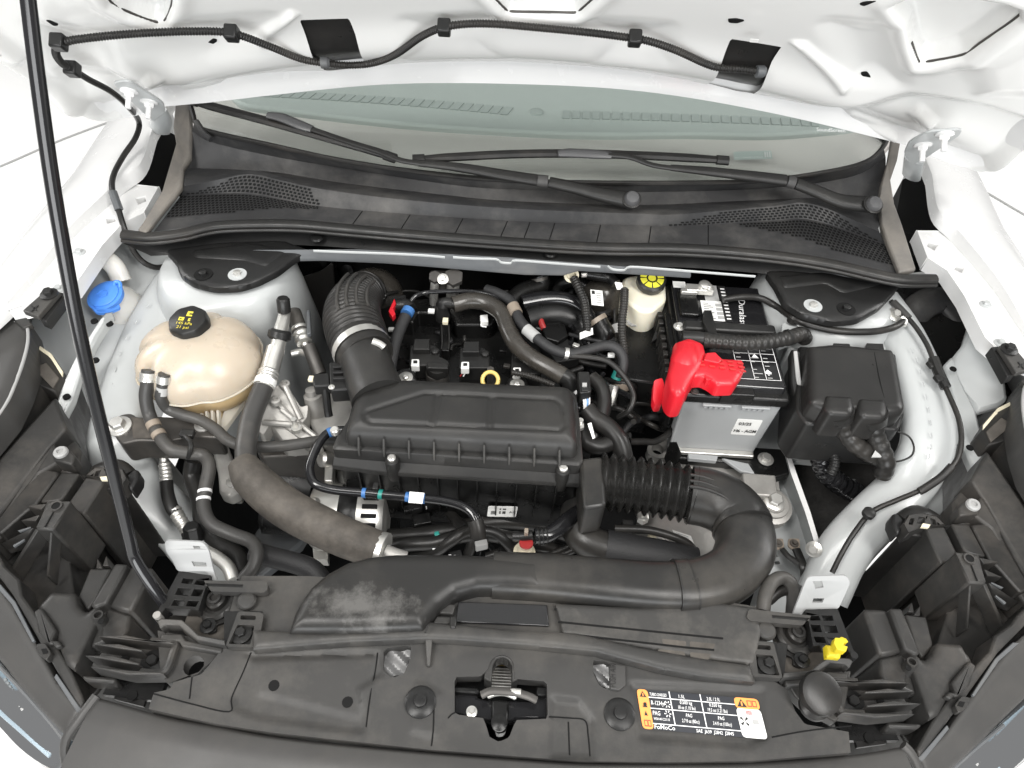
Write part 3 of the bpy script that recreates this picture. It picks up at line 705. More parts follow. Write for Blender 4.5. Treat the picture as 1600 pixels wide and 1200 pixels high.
text('1FMCU0H66PUA78463', at_(0.03, 0.1), u_, v_, 0.006, 'print_white', dash, width=u_.length * 0.72, lift=0.001)
for k in range(3): panel(at_, 0.8 + k * 0.06, 0.15, 0.84 + k * 0.06, 0.8, 0.001, 'print_white', dash)
# ---- wipers
def wiper(label, blade, conn, arm_thin, arm_thick, knuckle, head, pivot):
    w = thing('wiper', label, 'wiper', PG(*pivot, 0.02), 'wipers parked on the windshield')
    b = [PG(x, y, 0.022) for x, y in blade]
    mk('blade', tube(b, 0.0085, 8, 6, flat=0.75, rs=[0.006] + [0.0095] * (len(b) - 2) + [0.0075]), 'rubber', w, smooth=40)
    e = [PG(x, y, 0.008) for x, y in blade]
    mk('rubber_edge', tube(e, 0.004, 6, 6), 'void_black', w)
    for q in (blade[0], blade[-1]):
        i = 1 if q == blade[0] else len(blade) - 2; p0 = PG(*q, 0.023); p1 = PG(*blade[i], 0.023)
        mk('end_cap', tube([p0, p0 + (p1 - p0).normalized() * 0.022], 0.0105, 10, 2, flat=0.8), 'lid_plastic', w)
    c = [PG(x, y, 0.034) for x, y in conn]
    mk('connector', tube(c, 0.011, 10, 4, flat=0.6, rs=[0.008] + [0.0115] * (len(c) - 2) + [0.009]), 'wiper_grey', w, smooth=50)
    mk('arm_rod', tube([PG(x, y, h) for x, y, h in arm_thin], 0.006, 10, 5, flat=0.7), 'lid_plastic', w)
    mk('arm', tube([PG(x, y, h) for x, y, h in arm_thick], 0.012, 12, 5, flat=0.62, rs=[0.008, 0.0115, 0.0135, 0.0145]), 'lid_plastic', w, smooth=50)
    mk('knuckle', tube([PG(x, y, 0.03) for x, y in knuckle], 0.012, 12, 3, flat=0.9), 'cowl_plastic', w)
    mk('arm_head', tube([PG(x, y, h) for x, y, h in head], 0.016, 14, 6, flat=0.7, rs=[0.013, 0.014, 0.0165, 0.019]), 'lid_plastic', w, smooth=50)
    p = PG(*pivot, 0.036)
    mk('nut_cap', lathe(p, [(0.0145, 0), (0.0145, 0.006), (0.011, 0.011), (0.004, 0.0125)], GN, 22), 'wiper_grey', w)
    mk('cap_ring', lathe(p, [(0.0175, -0.002), (0.0175, 0.002), (0.015, 0.003)], GN, 22), 'rubber', w)
wiper('wiper lying diagonally with its pivot near the middle of the cowl', [(292, 155), (330, 166), (420, 190), (520, 218), (590, 238), (618, 248)], [(418, 180), (440, 184), (470, 196), (488, 202)],
      [(485, 201, .034), (540, 220, .034), (590, 236, .034), (625, 250, .034), (660, 256, .032)], [(655, 255, .03), (720, 262, .03), (790, 274, .028), (842, 282, .026)], [(840, 282), (856, 284)],
      [(858, 285, .024), (900, 294, .024), (940, 304, .024), (985, 313, .024)], (987, 312))
wiper('wiper lying level with its pivot beside the fender', [(645, 249), (700, 246), (800, 241), (900, 240), (1000, 243), (1080, 247), (1138, 251)], [(872, 240), (890, 239), (930, 241), (955, 243)],
      [(950, 242, .036), (985, 246, .034), (1020, 258, .032), (1060, 264, .03)], [(1048, 262, .03), (1110, 268, .03), (1180, 276, .028), (1228, 282, .026)], [(1230, 283), (1242, 286)],
      [(1244, 287, .022), (1275, 299, .022), (1315, 315, .02), (1362, 320, .018)], (1364, 320))
# ---- cowl panel: one moulded strip made of rows from the glass to the seal
cowl = thing('cowl_panel', 'dark grey plastic cowl panel with perforated air grilles', 'cowl panel', P(800, 350, 1.05))
NS = 161
def row(pts): 
    q = cr([W(p) if not isinstance(p, Vector) else p for p in pts], 10)
    cum = [0]
    for i in range(1, len(q)): cum.append(cum[-1] + abs(q[i].x - q[i - 1].x))
    out = []; j = 0
    for k in range(NS):
        s = cum[-1] * k / (NS - 1)
        while j < len(cum) - 2 and cum[j + 1] < s: j += 1
        out.append(q[j].lerp(q[j + 1], (s - cum[j]) / max(1e-9, cum[j + 1] - cum[j])))
    return out
R = [row([PG(x, y, 0.003) for x, y in [(304, 190)] + wsb[2:11] + [(1380, 228)]]),
     row([(300, 205, 1.115), (330, 222, 1.105), (420, 243, 1.085), (530, 262, 1.075), (700, 288, 1.075), (800, 296, 1.075), (1000, 300, 1.075), (1200, 294, 1.075), (1330, 276, 1.09), (1384, 246, 1.11)]),
     row([(290, 262, 1.065), (420, 268, 1.06), (530, 285, 1.06), (700, 305, 1.06), (800, 314, 1.06), (1000, 320, 1.06), (1200, 312, 1.06), (1330, 310, 1.06), (1384, 330, 1.06)]),
     row([(288, 286, 1.085), (340, 275, 1.085), (390, 266, 1.085), (440, 276, 1.085), (500, 290, 1.085), (620, 306, 1.085), (800, 321, 1.085), (1000, 329, 1.085), (1060, 330, 1.085), (1200, 318, 1.085), (1270, 313, 1.085), (1372, 357, 1.085)]),
     row([(288, 291, 1.085), (340, 281, 1.085), (390, 272, 1.085), (440, 282, 1.085), (500, 295, 1.085), (620, 311, 1.085), (800, 326, 1.085), (1000, 334, 1.085), (1060, 335, 1.085), (1200, 323, 1.085), (1270, 319, 1.085), (1374, 362, 1.085)]),
     row([(284, 304, 1.062), (380, 302, 1.062), (440, 311, 1.062), (500, 322, 1.062), (620, 333, 1.062), (800, 345, 1.062), (1000, 352, 1.062), (1060, 353, 1.062), (1200, 345, 1.062), (1270, 344, 1.062), (1380, 380, 1.062)]),
     row([(240, 362, 1.058), (330, 352, 1.058), (430, 346, 1.058), (540, 356, 1.058), (665, 366, 1.058), (800, 376, 1.058), (935, 384, 1.058), (1070, 386, 1.058), (1200, 395, 1.058), (1300, 409, 1.058), (1402, 430, 1.058)])]
mk('cowl_moulding', loft(R, closed=False), 'cowl_plastic', cowl, smooth=28)
def RQ(i, s, t):
    k = s * (NS - 1); j = min(int(k), NS - 2); f = k - j
    return R[i][j].lerp(R[i][j + 1], f).lerp(R[i + 1][j].lerp(R[i + 1][j + 1], f), t)
def cells(i, s0, s1, t0, t1, nx, ny, keep, m, fill=0.33, lift=0.0012, slant=0.5):
    V, Fc = [], []
    for b in range(ny):
        for a in range(nx):
            ca, cb = (a + 0.5 + (slant * (b % 2))) / nx, (b + 0.5) / ny
            if ca > 1 or not keep(ca, cb): continue
            p = [RQ(i, s0 + (s1 - s0) * min(1, max(0, ca + dx / nx)), t0 + (t1 - t0) * (cb + dy / ny)) for dx, dy in ((-fill, -fill), (fill, -fill), (fill, fill), (-fill, fill))]
            nn = (p[1] - p[0]).cross(p[3] - p[0]).normalized()
            if nn.dot(CAM_POS - p[0]) < 0: nn = -nn
            o = len(V); V += [q + nn * lift for q in p]; Fc.append((o, o + 1, o + 2, o + 3))
    o = mk('grille_mesh', (V, Fc), m, cowl, smooth=0, kind='stuff')
cells(4, 0.005, 0.20, 0.06, 0.97, 31, 5, lambda a, b: (0.16 * abs(a - 0.47) / 0.5) < 1 and b > 0.9 - 3.0 * a and b > 0.9 - 8 * (1 - a), 'void_black')
cells(4, 0.69, 0.995, 0.06, 0.97, 44, 5, lambda a, b: b > 0.95 - 3.2 * a and b > 0.95 - 6 * (1 - a), 'void_black')
cells(5, 0.0, 0.20, 0.05, 0.66, 38, 8, lambda a, b: b < 0.25 + 1.3 * (1 - a), 'void_black', 0.34)
cells(5, 0.80, 1.0, 0.05, 0.72, 38, 9, lambda a, b: b < 0.1 + 1.4 * a, 'void_black', 0.34)
for s in (0.262, 0.33, 0.405, 0.468, 0.50, 0.535, 0.60, 0.672, 0.755):
    mk('panel_joint', tube([RQ(5, s, 0.05) + Vector((0, 0, .0004)), RQ(5, s - 0.004, 0.95) + Vector((0, 0, .0004))], 0.0009, 6, 2), 'void_black', cowl)
mk('cowl_clip', tube([PG(330, 218, .004), PG(318, 207, .004), PG(307, 190, .004)], 0.006, 8, 3), 'cowl_plastic', cowl)
# seal along the front of the cowl
sp = [(192, 366, 1.06), (236, 370, 1.06), (287, 364, 1.06), (337, 353, 1.06), (405, 350, 1.06), (470, 351, 1.06), (540, 357, 1.06), (665, 368, 1.06), (800, 378, 1.06), (935, 386, 1.06), (1070, 388, 1.06), (1200, 398, 1.06), (1296, 412, 1.06), (1397, 434, 1.06), (1462, 436, 1.06)]
seal = thing('hood_seal', 'long black rubber weatherstrip along the cowl front edge', 'weatherstrip', P(800, 378, 1.05))
mk('bulb', tube(sp, 0.0105, 12, 6, flat=0.7), 'rubber', seal, smooth=60)
mk('lip', tube([(x, y + 8, z - 0.008) for x, y, z in sp], 0.0075, 10, 6, flat=0.6), 'rubber', seal, smooth=60)
drop = [row([(x, y + 10, 1.052) for x, y, z in sp]), row([(x, y + 14, 1.03) for x, y, z in sp]), row([(x, y + 30, 1.02) for x, y, z in [(236, 370, 0), (300, 366, 0), (400, 352, 0), (470, 353, 0), (540, 357, 0), (665, 368, 0), (800, 378, 0), (935, 386, 0), (1070, 388, 0), (1200, 398, 0), (1296, 405, 0), (1400, 415, 0)]])]
mk('cowl_underside', loft(drop, closed=False), 'black_plastic', cowl, smooth=40)
for x, y in ((495, 368), (860, 392)): mk('screw', lathe(P(x, y + 4, 1.034), [(0.012, 0), (0.01, 0.003), (0.004, 0.004)], n=14), 'black_plastic', cowl)
# rubber end flaps and dark inner corners
def flap(name, px, label):
    g = slab(px, None, 0.012); mk(name, g, 'seal_rubber', label=label, cat='rubber flap', bev=0.004, smooth=40)
flap('end_flap', [(274, 152, 1.16), (298, 158, 1.15), (300, 200, 1.12), (298, 245, 1.09), (286, 262, 1.085), (284, 290, 1.085), (272, 306, 1.08), (258, 322, 1.075), (228, 362, 1.07), (214, 358, 1.07), (240, 325, 1.07), (252, 300, 1.08), (262, 272, 1.085), (272, 252, 1.09), (276, 232, 1.10), (270, 195, 1.13)],
     'worn grey rubber end flap at the washer bottle side of the cowl')
flap('end_flap', [(1394, 212, 1.15), (1408, 220, 1.15), (1402, 250, 1.12), (1392, 280, 1.10), (1398, 318, 1.09), (1410, 350, 1.08), (1432, 420, 1.07), (1406, 424, 1.07), (1388, 380, 1.075), (1378, 350, 1.085), (1374, 310, 1.09), (1376, 290, 1.10), (1388, 250, 1.12)],
     'worn grey rubber end flap at the fuse box side of the cowl')
# plates over the strut towers
def tower_pad(label, px, inner, holes, z=1.022):
    t = thing('tower_cover', label, 'cover', P(holes[0][0], holes[0][1], z))
    mk('pad', pillow(px, z, 0.004, 0.012, 0.012, 0.005, rc=0.01), 'black_plastic', t, smooth=45)
    mk('raised_step', pillow(inner, z + 0.003, 0.004, 0.01, 0.006, 0.005, rc=0.008), 'black_plastic', t, smooth=45)
    for i, (x, y, w) in enumerate(holes):
        p = P(x, y, z + 0.004)
        mk('well', lathe(p, [(0.016, 0), (0.016, 0.0012), (0.011, 0.0012)], n=22), 'void_black' if w == 0 else 'apron_paint', t)
        mk('stud', join(lathe(p, [(0.007, 0.001), (0.007, 0.006), (0.004, 0.007)], n=6)), 'alloy' if w else 'black_plastic', t)
tower_pad('black plastic cover over the strut tower beside the coolant tank', [(256, 388), (276, 412), (280, 428), (300, 442), (335, 450), (372, 449), (402, 440), (434, 424), (462, 402), (486, 392), (440, 376), (340, 380)],
          [(300, 392), (395, 380), (450, 392), (416, 418), (380, 408), (304, 404)], [(318, 429, 0), (371, 429, 1)])
tower_pad('black plastic cover over the strut tower behind the fuse box', [(1196, 424), (1212, 446), (1226, 474), (1256, 492), (1300, 503), (1340, 500), (1376, 480), (1404, 450), (1398, 440), (1330, 425), (1260, 422)],
          [(1225, 452), (1290, 444), (1318, 460), (1368, 448), (1386, 440), (1300, 424), (1215, 432)], [(1270, 478, 1), (1322, 483, 0)])
# ================================================================== front end
bump = thing('bumper_cover', 'smooth grey plastic bumper cover along the grille top', 'bumper', P(780, 1195, 0.9))
BT = [(151, 1087), (200, 1101), (262, 1118), (340, 1132), (420, 1147), (540, 1161), (670, 1173), (800, 1183), (906, 1190), (1040, 1191), (1180, 1189), (1333, 1177), (1411, 1164)]
BZ = [0.925, 0.928, 0.931, 0.933, 0.935, 0.936, 0.937, 0.937, 0.937, 0.936, 0.934, 0.930, 0.925]
top = [P(x, y, z) for (x, y), z in zip(BT, BZ)]
secs = []
for i, p in enumerate(cr(top, 6)):
    sx = p.x; secs.append([p + Vector((0, 0.0, -0.03)), p + Vector((0, -0.001, -0.004)), p + Vector((0, -0.006, 0)), p + Vector((sx * 0.01, -0.03, -0.003)), p + Vector((sx * 0.03, -0.07, -0.014)), p + Vector((sx * 0.05, -0.11, -0.035)), p + Vector((sx * 0.06, -0.14, -0.075)), p + Vector((sx * 0.06, -0.15, -0.16))])
mk('grille_top', loft(secs, closed=False), 'bumper_plastic', bump, smooth=60)
for s in (-1, 1):
    e = [top[0], top[-1]][s > 0]
    c0 = [(151, 1087), (125, 1122), (101, 1165), (112, 1230)] if s < 0 else [(1411, 1164), (1425, 1180), (1440, 1215), (1450, 1260)]
    zz = (0.925, 0.92, 0.905, 0.87)
    q = [P(x, y, z) for (x, y), z in zip(c0, zz)]
    mk('corner_trim', tube(q, 0.006, 10, 5, flat=0.8), 'bumper_plastic', bump)
# white painted bumper skin below the headlights
def bskin():
    q = [(-120, 1000, 0.80), (-40, 1080, 0.79), (20, 1145, 0.785), (70, 1190, 0.78), (118, 1215, 0.78), (140, 1290, 0.74), (40, 1300, 0.7), (-140, 1200, 0.7)]
    mk('painted_corner', wslab([W(p) for p in q], 0.1), 'white_paint', bump, bev=0.01)
bskin(); MIR[0] = True; bskin(); MIR[0] = False
# ---- radiator cover
ZC = 0.952
cov = thing('radiator_cover', 'grey plastic radiator cover panel around the hood latch', 'radiator cover', P(780, 1080, 0.93))
latch_hole = [(710, 1055), (751, 1054), (762, 1044), (767, 1030), (776, 1023), (786, 1021), (796, 1025), (803, 1034), (805, 1058), (855, 1062), (857, 1119), (808, 1121), (803, 1130), (796, 1148), (780, 1155), (765, 1147), (760, 1130), (755, 1118), (710, 1112)]
outl = [(227, 1103), (236, 1078), (262, 1073), (268, 1062), (312, 1050), (326, 1034), (346, 1010), (352, 975), (366, 930), (378, 900), (480, 900), (700, 915), (900, 930), (1100, 935), (1196, 950), (1208, 975), (1196, 1010), (1204, 1058), (1232, 1074), (1246, 1108), (1262, 1128), (1331, 1140), (1335, 1172), (1180, 1185), (1040, 1187), (906, 1185), (670, 1167), (420, 1140), (330, 1126)]
tabL = [(599, 1012), (642, 1006), (640, 1030), (630, 1050), (612, 1056), (598, 1046)]
tabR = [(927, 1030), (952, 1032), (958, 1050), (954, 1077), (938, 1068), (928, 1050)]
lz = [(xy([(382, 1015), (592, 1016), (600, 1050), (560, 1075), (570, 1138), (545, 1140), (400, 1118), (362, 1105), (360, 1085), (384, 1025)], ZC), -0.003), (xy([(384, 1025), (590, 1020), (560, 1120), (400, 1080)], ZC), 0.002),
      (xy([(650, 1060), (690, 1080), (680, 1150), (640, 1140)], ZC), 0.002), (xy([(985, 1064), (1196, 1072), (1205, 1150), (1175, 1165), (1000, 1150)], ZC), -0.003), (xy([(862, 1085), (905, 1090), (930, 1120), (930, 1182), (860, 1180)], ZC), -0.004)]
def covh(X, Y, d):
    Z = ZC + 0.0 * d - 0.02 * sstep(0.03, -0.17, Y) * 0.6
    for pl, dep in lz:
        s, _, _ = sdp(X, Y, pl); Z = Z + dep * sstep(-0.002, 0.004, -s)
    return Z
def CV(x, y, lift=0.0):            # pixel to a point on the cover's moulded top
    z = ZC
    for _ in range(8):
        p = P(x, y, z); z = float(covh(np.array([[p.x]]), np.array([[p.y]]), np.array([[1.0]]))[0, 0])
    p = P(x, y, z); p.z += lift; return p
g = sheet(xy(outl, ZC), covh, 0.0035, holes=[xy(latch_hole, ZC), xy(tabL, ZC), xy(tabR, ZC)], skirt=lambda p: Vector((p.x, p.y, p.z - 0.02)))
mk('panel', g, 'cover_plastic', cov, smooth=40)
for px in (tabL, tabR):
    c = P(sum(p[0] for p in px) / 6, sum(p[1] for p in px) / 6, ZC)
    pp = loop_round([W(p, ZC - 0.016) for p in px], 0.003)
    mk('foil_tab', sheet([(p.x + (p.x - c.x) * 0.2, p.y + (p.y - c.y) * 0.2) for p in pp], lambda X, Y, d: ZC - 0.018 + 0.004 * np.sin(X * 210 + Y * 260), 0.003), 'foil', cov)
mk('part_rib', slab([(953, 1036), (978, 1040), (978, 1070), (968, 1078), (954, 1076)], ZC + 0.001, 0.012), 'bumper_plastic', cov, bev=0.001)
at_, u_, v_ = quad_on(P(957, 1076, ZC + .002), P(959, 1036, ZC + .002), P(945, 1076, ZC + .002)); v_ = -v_
text('PUSH AIR', P(962, 1074, ZC + .0015), P(962, 1040, ZC) - P(962, 1074, ZC), Vector((-1, 0, 0)), 0.008, 'box_plastic', cov, width=0.028)
for x, y in ((428, 1071), (543, 1097)): mk('hole', lathe(CV(x, y, -0.001), [(0.0068, 0), (0.0066, 0.0016)], n=12), 'void_black', cov)
for x, y in ((657, 1097), (968, 1116)):
    p = CV(x, y, -0.001); mk('push_clip', lathe(p, [(0.019, 0), (0.019, 0.003), (0.016, 0.005), (0.008, 0.0055), (0.0075, 0.009), (0.0055, 0.0095)], n=26), 'black_plastic', cov)
for seam_ in ([(678, 1106), (677, 1140), (674, 1166)], [(858, 1120), (890, 1122), (914, 1126), (919, 1150), (922, 1182)], [(240, 1084), (300, 1100), (358, 1112), (362, 1090), (380, 1050), (392, 1020)], [(590, 1020), (586, 1050), (578, 1090), (572, 1136)], [(1206, 1152), (1260, 1142), (1330, 1134)], [(700, 1122), (706, 1116), (712, 1113)], [(300, 1058), (296, 1092)], [(888, 1128), (890, 1180)]):
    mk('panel_seam', tube([CV(x, y, .0002) for x, y in seam_], .0009, 6, 5), 'void_black', cov)
# front ledge below the duct
led = [(395, 985), (480, 988), (560, 986), (640, 978), (668, 972), (690, 974), (800, 985), (900, 990), (1000, 1012), (1100, 1030), (1172, 1040), (1180, 1066), (1100, 1058), (1032, 1046), (931, 1019), (830, 1009), (700, 1000), (663, 999), (540, 1004), (395, 1016)]
mk('front_ledge', pillow(led, 0.966, 0.004, 0.008, 0.014, 0.004), 'cover_plastic', cov, smooth=45)
mk('ledge_post', slab([(664, 998, 0.964), (676, 998, 0.964), (672, 1040, 0.955), (667, 1040, 0.955)], None, 0.008), 'cover_plastic', cov, bev=0.001)
# ribbed area right of the duct foot
for i, q in enumerate(([(866, 950), (1165, 978), (1165, 980), (866, 953)], [(872, 970), (1070, 990), (1130, 996), (1130, 999), (1070, 993), (872, 973)], [(878, 988), (1072, 1010), (1116, 1014), (1116, 1017), (1072, 1013), (878, 991)])):
    mk('groove', slab(q, ZC + 0.0125 - 0.004 * (i == 0), 0.001), 'void_black', cov)
mk('ribbed_step', pillow([(868, 944), (1000, 950), (1100, 940), (1180, 950), (1190, 985), (1178, 1040), (1100, 1030), (1000, 1012), (880, 992)], ZC + 0.009, 0.003, 0.005, 0.015, 0.004), 'scuffed', cov, smooth=45)
for q in ([(1034, 998), (1072, 1002), (1072, 1010), (1036, 1006)], [(1078, 1002), (1118, 1006), (1114, 1014), (1078, 1011)], [(1030, 1014), (1070, 1018), (1072, 1034), (1020, 1024)], [(1078, 1019), (1112, 1022), (1104, 1036), (1080, 1033)]):
    mk('dirt_pocket', slab(q, ZC + 0.0122, 0.001, rc=0.002), 'foam_hose', cov)
mk('clear_window', slab([(716, 940), (855, 945), (858, 978), (712, 972)], ZC + 0.006, 0.004), 'gloss_black', cov, bev=0.001)
for q in ([(690, 942), (712, 944), (708, 960), (684, 958)], [(682, 962), (706, 964), (704, 976), (676, 974)]): mk('rib_step', slab(q, ZC + 0.009, 0.01), 'cover_plastic', cov, bev=0.002)
mk('vertical_tab', slab([(703, 962), (714, 962), (712, 982), (703, 981)], ZC + 0.02, 0.02), 'box_plastic', cov, bev=0.002)
for x, y in ((392, 1000), (440, 1013), (500, 1015), (550, 1012)): pass
# A/C sticker
A, B, D = CV(1004, 1139, .0012), CV(1199, 1156, .0012), CV(994, 1077, .0012)
stk = thing('service_sticker', 'orange and black refrigerant service sticker on the radiator cover', 'sticker', A)
at_, u_, v_ = quad_on(A, B, D)
mk('sticker_base', wslab(loop_round([at_(0, 0, .0004), at_(1, 0, .0004), at_(1, 1, .0004), at_(0, 1, .0004)], 0.006), 0.0004), 'sticker_black', stk, smooth=0)
def rpan(s0, t0, s1, t1, m, lift=0.001, r=0.005):
    mk('print', wslab(loop_round([at_(s0, t0, lift), at_(s1, t0, lift), at_(s1, t1, lift), at_(s0, t1, lift)], r), 0.0003), m, stk, smooth=0)
rpan(0, 0, 0.09, 1, 'sticker_orange'); rpan(0.80, 0.0, 1, 0.73, 'sticker_white'); rpan(0.80, 0.72, 1, 1, 'sticker_orange', 0.0012)
for t in (0.14, 0.52, 0.80): panel(at_, 0.09, t, 0.80, t + 0.022, 0.001, 'print_white', stk)
for s in (0.265, 0.52): panel(at_, s, 0.16, s + 0.008, 1, 0.0011, 'print_white', stk)
hgt = v_.length
def tx(s, t, h, msg, w, m='print_white'): text(msg, at_(s, t), u_, v_, h * hgt, m, stk, width=w * u_.length, lift=0.0018, bold=0.006)
tx(0.10, 0.85, 0.08, 'TURBO-CHARGED', 0.14); tx(0.34, 0.85, 0.09, '1.5L', 0.05); tx(0.57, 0.85, 0.09, '2.0L / 2.5L', 0.11)
tx(0.10, 0.62, 0.11, 'R-1234yf', 0.115); tx(0.34, 0.70, 0.09, '0.500 kg', 0.10); tx(0.32, 0.57, 0.09, '18 oz (1.10 lbs)', 0.14)
tx(0.58, 0.70, 0.09, '0.550 kg', 0.10); tx(0.56, 0.57, 0.09, '19.5 oz (1.21 lbs)', 0.16)
tx(0.10, 0.36, 0.11, 'PAG', 0.06); tx(0.10, 0.24, 0.065, 'WSH-M1C231-B', 0.13); tx(0.37, 0.38, 0.09, 'PAG', 0.05); tx(0.33, 0.24, 0.09, '2.7 fl oz (80cc)', 0.14)
tx(0.63, 0.38, 0.09, 'PAG', 0.05); tx(0.58, 0.24, 0.09, '3.4 fl oz (100cc)', 0.15); tx(0.095, 0.02, 0.11, 'FoMoCo', 0.165); tx(0.43, 0.02, 0.085, 'SAE  J639  J2842  J2845', 0.30)
def tri(s, t, w, h, m):
    mk('print', ([at_(s - w, t, .0016), at_(s + w, t, .0016), at_(s, t + h, .0016)], [(0, 1, 2)]), m, stk, smooth=0)
tri(0.045, 0.80, 0.028, 0.15, 'print_black'); tri(0.855, 0.76, 0.04, 0.2, 'print_black'); tri(0.045, 0.33, 0.014, 0.12, 'print_black')
panel(at_, 0.041, 0.82, 0.049, 0.90, 0.0018, 'sticker_orange', stk); panel(at_, 0.849, 0.79, 0.861, 0.90, 0.0018, 'sticker_orange', stk)
mk('print', wslab(circ(at_(0.05, 0.62, .0016), 0, 0, 0.0022, 10), 0.0002), 'print_black', stk); panel(at_, 0.03, 0.54, 0.065, 0.58, 0.0016, 'print_black', stk); panel(at_, 0.042, 0.57, 0.06, 0.61, 0.0016, 'print_black', stk)
def book(s, t, w, h, m):
    for k in (0, 1):
        panel(at_, s + k * w * 0.52, t, s + k * w * 0.52 + w * 0.46, t + h, 0.0016, m, stk); 
    panel(at_, s + w * 0.08, t + h * 0.15, s + w * 0.40, t + h * 0.85, 0.0018, 'sticker_orange', stk); panel(at_, s + w * 0.60, t + h * 0.15, s + w * 0.9, t + h * 0.85, 0.0018, 'sticker_orange', stk)
book(0.02, 0.06, 0.055, 0.16, 'print_red'); book(0.90, 0.78, 0.08, 0.16, 'print_red')
for k in range(4):
    a = k * math.pi / 2 + 0.5
    c_ = at_(0.845, 0.40, .0016); e1, e2 = u_.normalized(), v_.normalized()
    q = [c_, c_ + (e1 * math.cos(a) + e2 * math.sin(a)) * 0.0062, c_ + (e1 * math.cos(a + 0.55) + e2 * math.sin(a + 0.55)) * 0.006]
    mk('print', (q, [(0, 1, 2)]), 'print_black', stk, smooth=0)
for k in range(5):
    panel(at_, 0.875 + 0.01 * k, 0.56 + 0.012 * (k % 2), 0.88 + 0.01 * k, 0.68, 0.0016, 'print_red', stk)
panel(at_, 0.91, 0.34, 0.96, 0.46, 0.0016, 'sticker_grey', stk); panel(at_, 0.82, 0.27, 0.98, 0.275, 0.0016, 'print_black', stk)
for s, t in ((0.335, 0.64), (0.33, 0.4)): pass
for (s, t) in ((0.236, 0.66), (0.225, 0.42)):
    for k in range(6):
        a = k * math.pi / 3; c_ = at_(s, t, .0016)
        q = [c_ + (u_.normalized() * math.cos(b) + v_.normalized() * math.sin(b)) * r_ for b, r_ in ((a - .25, .0018), (a + .25, .0018), (a + .15, .0042), (a - .15, .0042))]
        mk('print', (q, [(0, 1, 2, 3)]), 'print_white', stk, smooth=0)
# ---- hood latch
lat = thing('hood_latch', 'black steel hood latch in the radiator cover opening', 'latch', P(783, 1100, 0.9))
mk('well', slab([(690, 1010), (880, 1020), (880, 1165), (690, 1160)], 0.885, 0.01), 'void_black', lat)
mk('radiator_core', slab([(764, 1022), (804, 1022), (806, 1072), (764, 1070)], 0.90, 0.02), 'dark_steel', lat)
for k in range(7): mk('core_fin', slab([(764, 1043 + 4.6 * k), (804, 1045 + 4.6 * k), (804, 1046.6 + 4.6 * k), (764, 1044.6 + 4.6 * k)], 0.903, 0.004), 'alloy', lat)
mk('core_band', slab([(764, 1030), (804, 1032), (804, 1040), (764, 1038)], 0.904, 0.006), 'dip_yellow', lat)
mk('throat', slab([(756, 1060), (757, 1046), (766, 1026), (776, 1019), (788, 1017), (800, 1024), (808, 1036), (810, 1062), (800, 1066), (800, 1040), (794, 1030), (785, 1026), (776, 1029), (770, 1040), (768, 1066)], 0.945, 0.03), 'cover_plastic', lat, bev=0.002)
mk('crossplate', slab([(708, 1073), (746, 1076), (746, 1090), (762, 1094), (835, 1096), (840, 1078), (858, 1080), (858, 1124), (806, 1124), (798, 1128), (762, 1126), (708, 1116)], 0.925, 0.02), 'gloss_black', lat, bev=0.003)
mk('plate_edge', slab([(708, 1072), (748, 1074), (748, 1084), (708, 1082)], 0.934, 0.012), 'engine_black', lat, bev=0.002)
mk('plate_edge', slab([(838, 1072), (858, 1073), (858, 1088), (838, 1087)], 0.934, 0.012), 'engine_black', lat, bev=0.002)
mk('claw', tube([P(752, 1086, .945), P(766, 1080, .948), P(785, 1080, .948), P(805, 1082, .946), P(826, 1088, .942), P(838, 1094, .938)], 0.005, 10, 4, flat=0.6), 'dark_steel', lat)
mk('spring', tube([P(763, 1088, .94), P(775, 1084, .945), P(790, 1084, .945), P(805, 1090, .94)], 0.003, 8, 5), 'alloy', lat)
mk('spindle', cyl(P(776, 1078, .945), 0.004, 0.03, (1, -0.05, 0.05), 10), 'alloy', lat)
mk('striker_channel', slab([(768, 1092), (796, 1094), (794, 1125), (790, 1144), (776, 1146), (768, 1126)], 0.93, 0.02), 'engine_black', lat, bev=0.003)
mk('rivet', lathe(P(780, 1130, 0.932), [(0.01, 0), (0.01, 0.004), (0.004, 0.006)], n=16), 'engine_black', lat)
bolt((737, 1112, 0.928), 0.004, lat, 'zinc')
# ---- air intake duct with the wide mouth
duct = thing('intake_duct', 'large dark grey air intake duct with wide mouth and elbow', 'air duct', P(800, 905, 0.93))
mouth = [(452, 992), (460, 965), (472, 942), (488, 920), (512, 900), (545, 882), (580, 873), (620, 869), (700, 869), (780, 872), (850, 878), (850, 928), (790, 924), (745, 925), (712, 934), (688, 952), (672, 972), (662, 988), (560, 992)]
cz = lambda X, Y, d: 0.016 * sstep(0.0, 0.07, d) - 0.012 * np.exp(-((X + 0.06) / 0.05) ** 2) * 0
mk('mouth', pillow(mouth, 0.968, 0.016, 0.02, 0.035, 0.003), 'duct_scuffed', duct, smooth=60)
tp = [(770, 900, .956), (850, 904, .956), (950, 913, .956), (1030, 919, .954), (1090, 916, .952), (1138, 898, .948), (1162, 866, .942), (1163, 832, .938), (1150, 806, .934)]
mk('runner', tube(tp, 0.03, 28, 8, rs=[0.031, 0.032, 0.0335, 0.034, 0.0355, 0.038, 0.041, 0.041, 0.039], flat=0.85, ell=0.7), 'duct_plastic', duct, smooth=60)
q = path(tp, 8)
for i in (27, 30): 
    tg = (q[i + 1] - q[i - 1]).normalized()
    mk('joint_band', tube([q[i] - tg * 0.0012, q[i] + tg * 0.0012], 0.0372, 28, 2, flat=0.86, ell=0.7), 'box_plastic', duct)
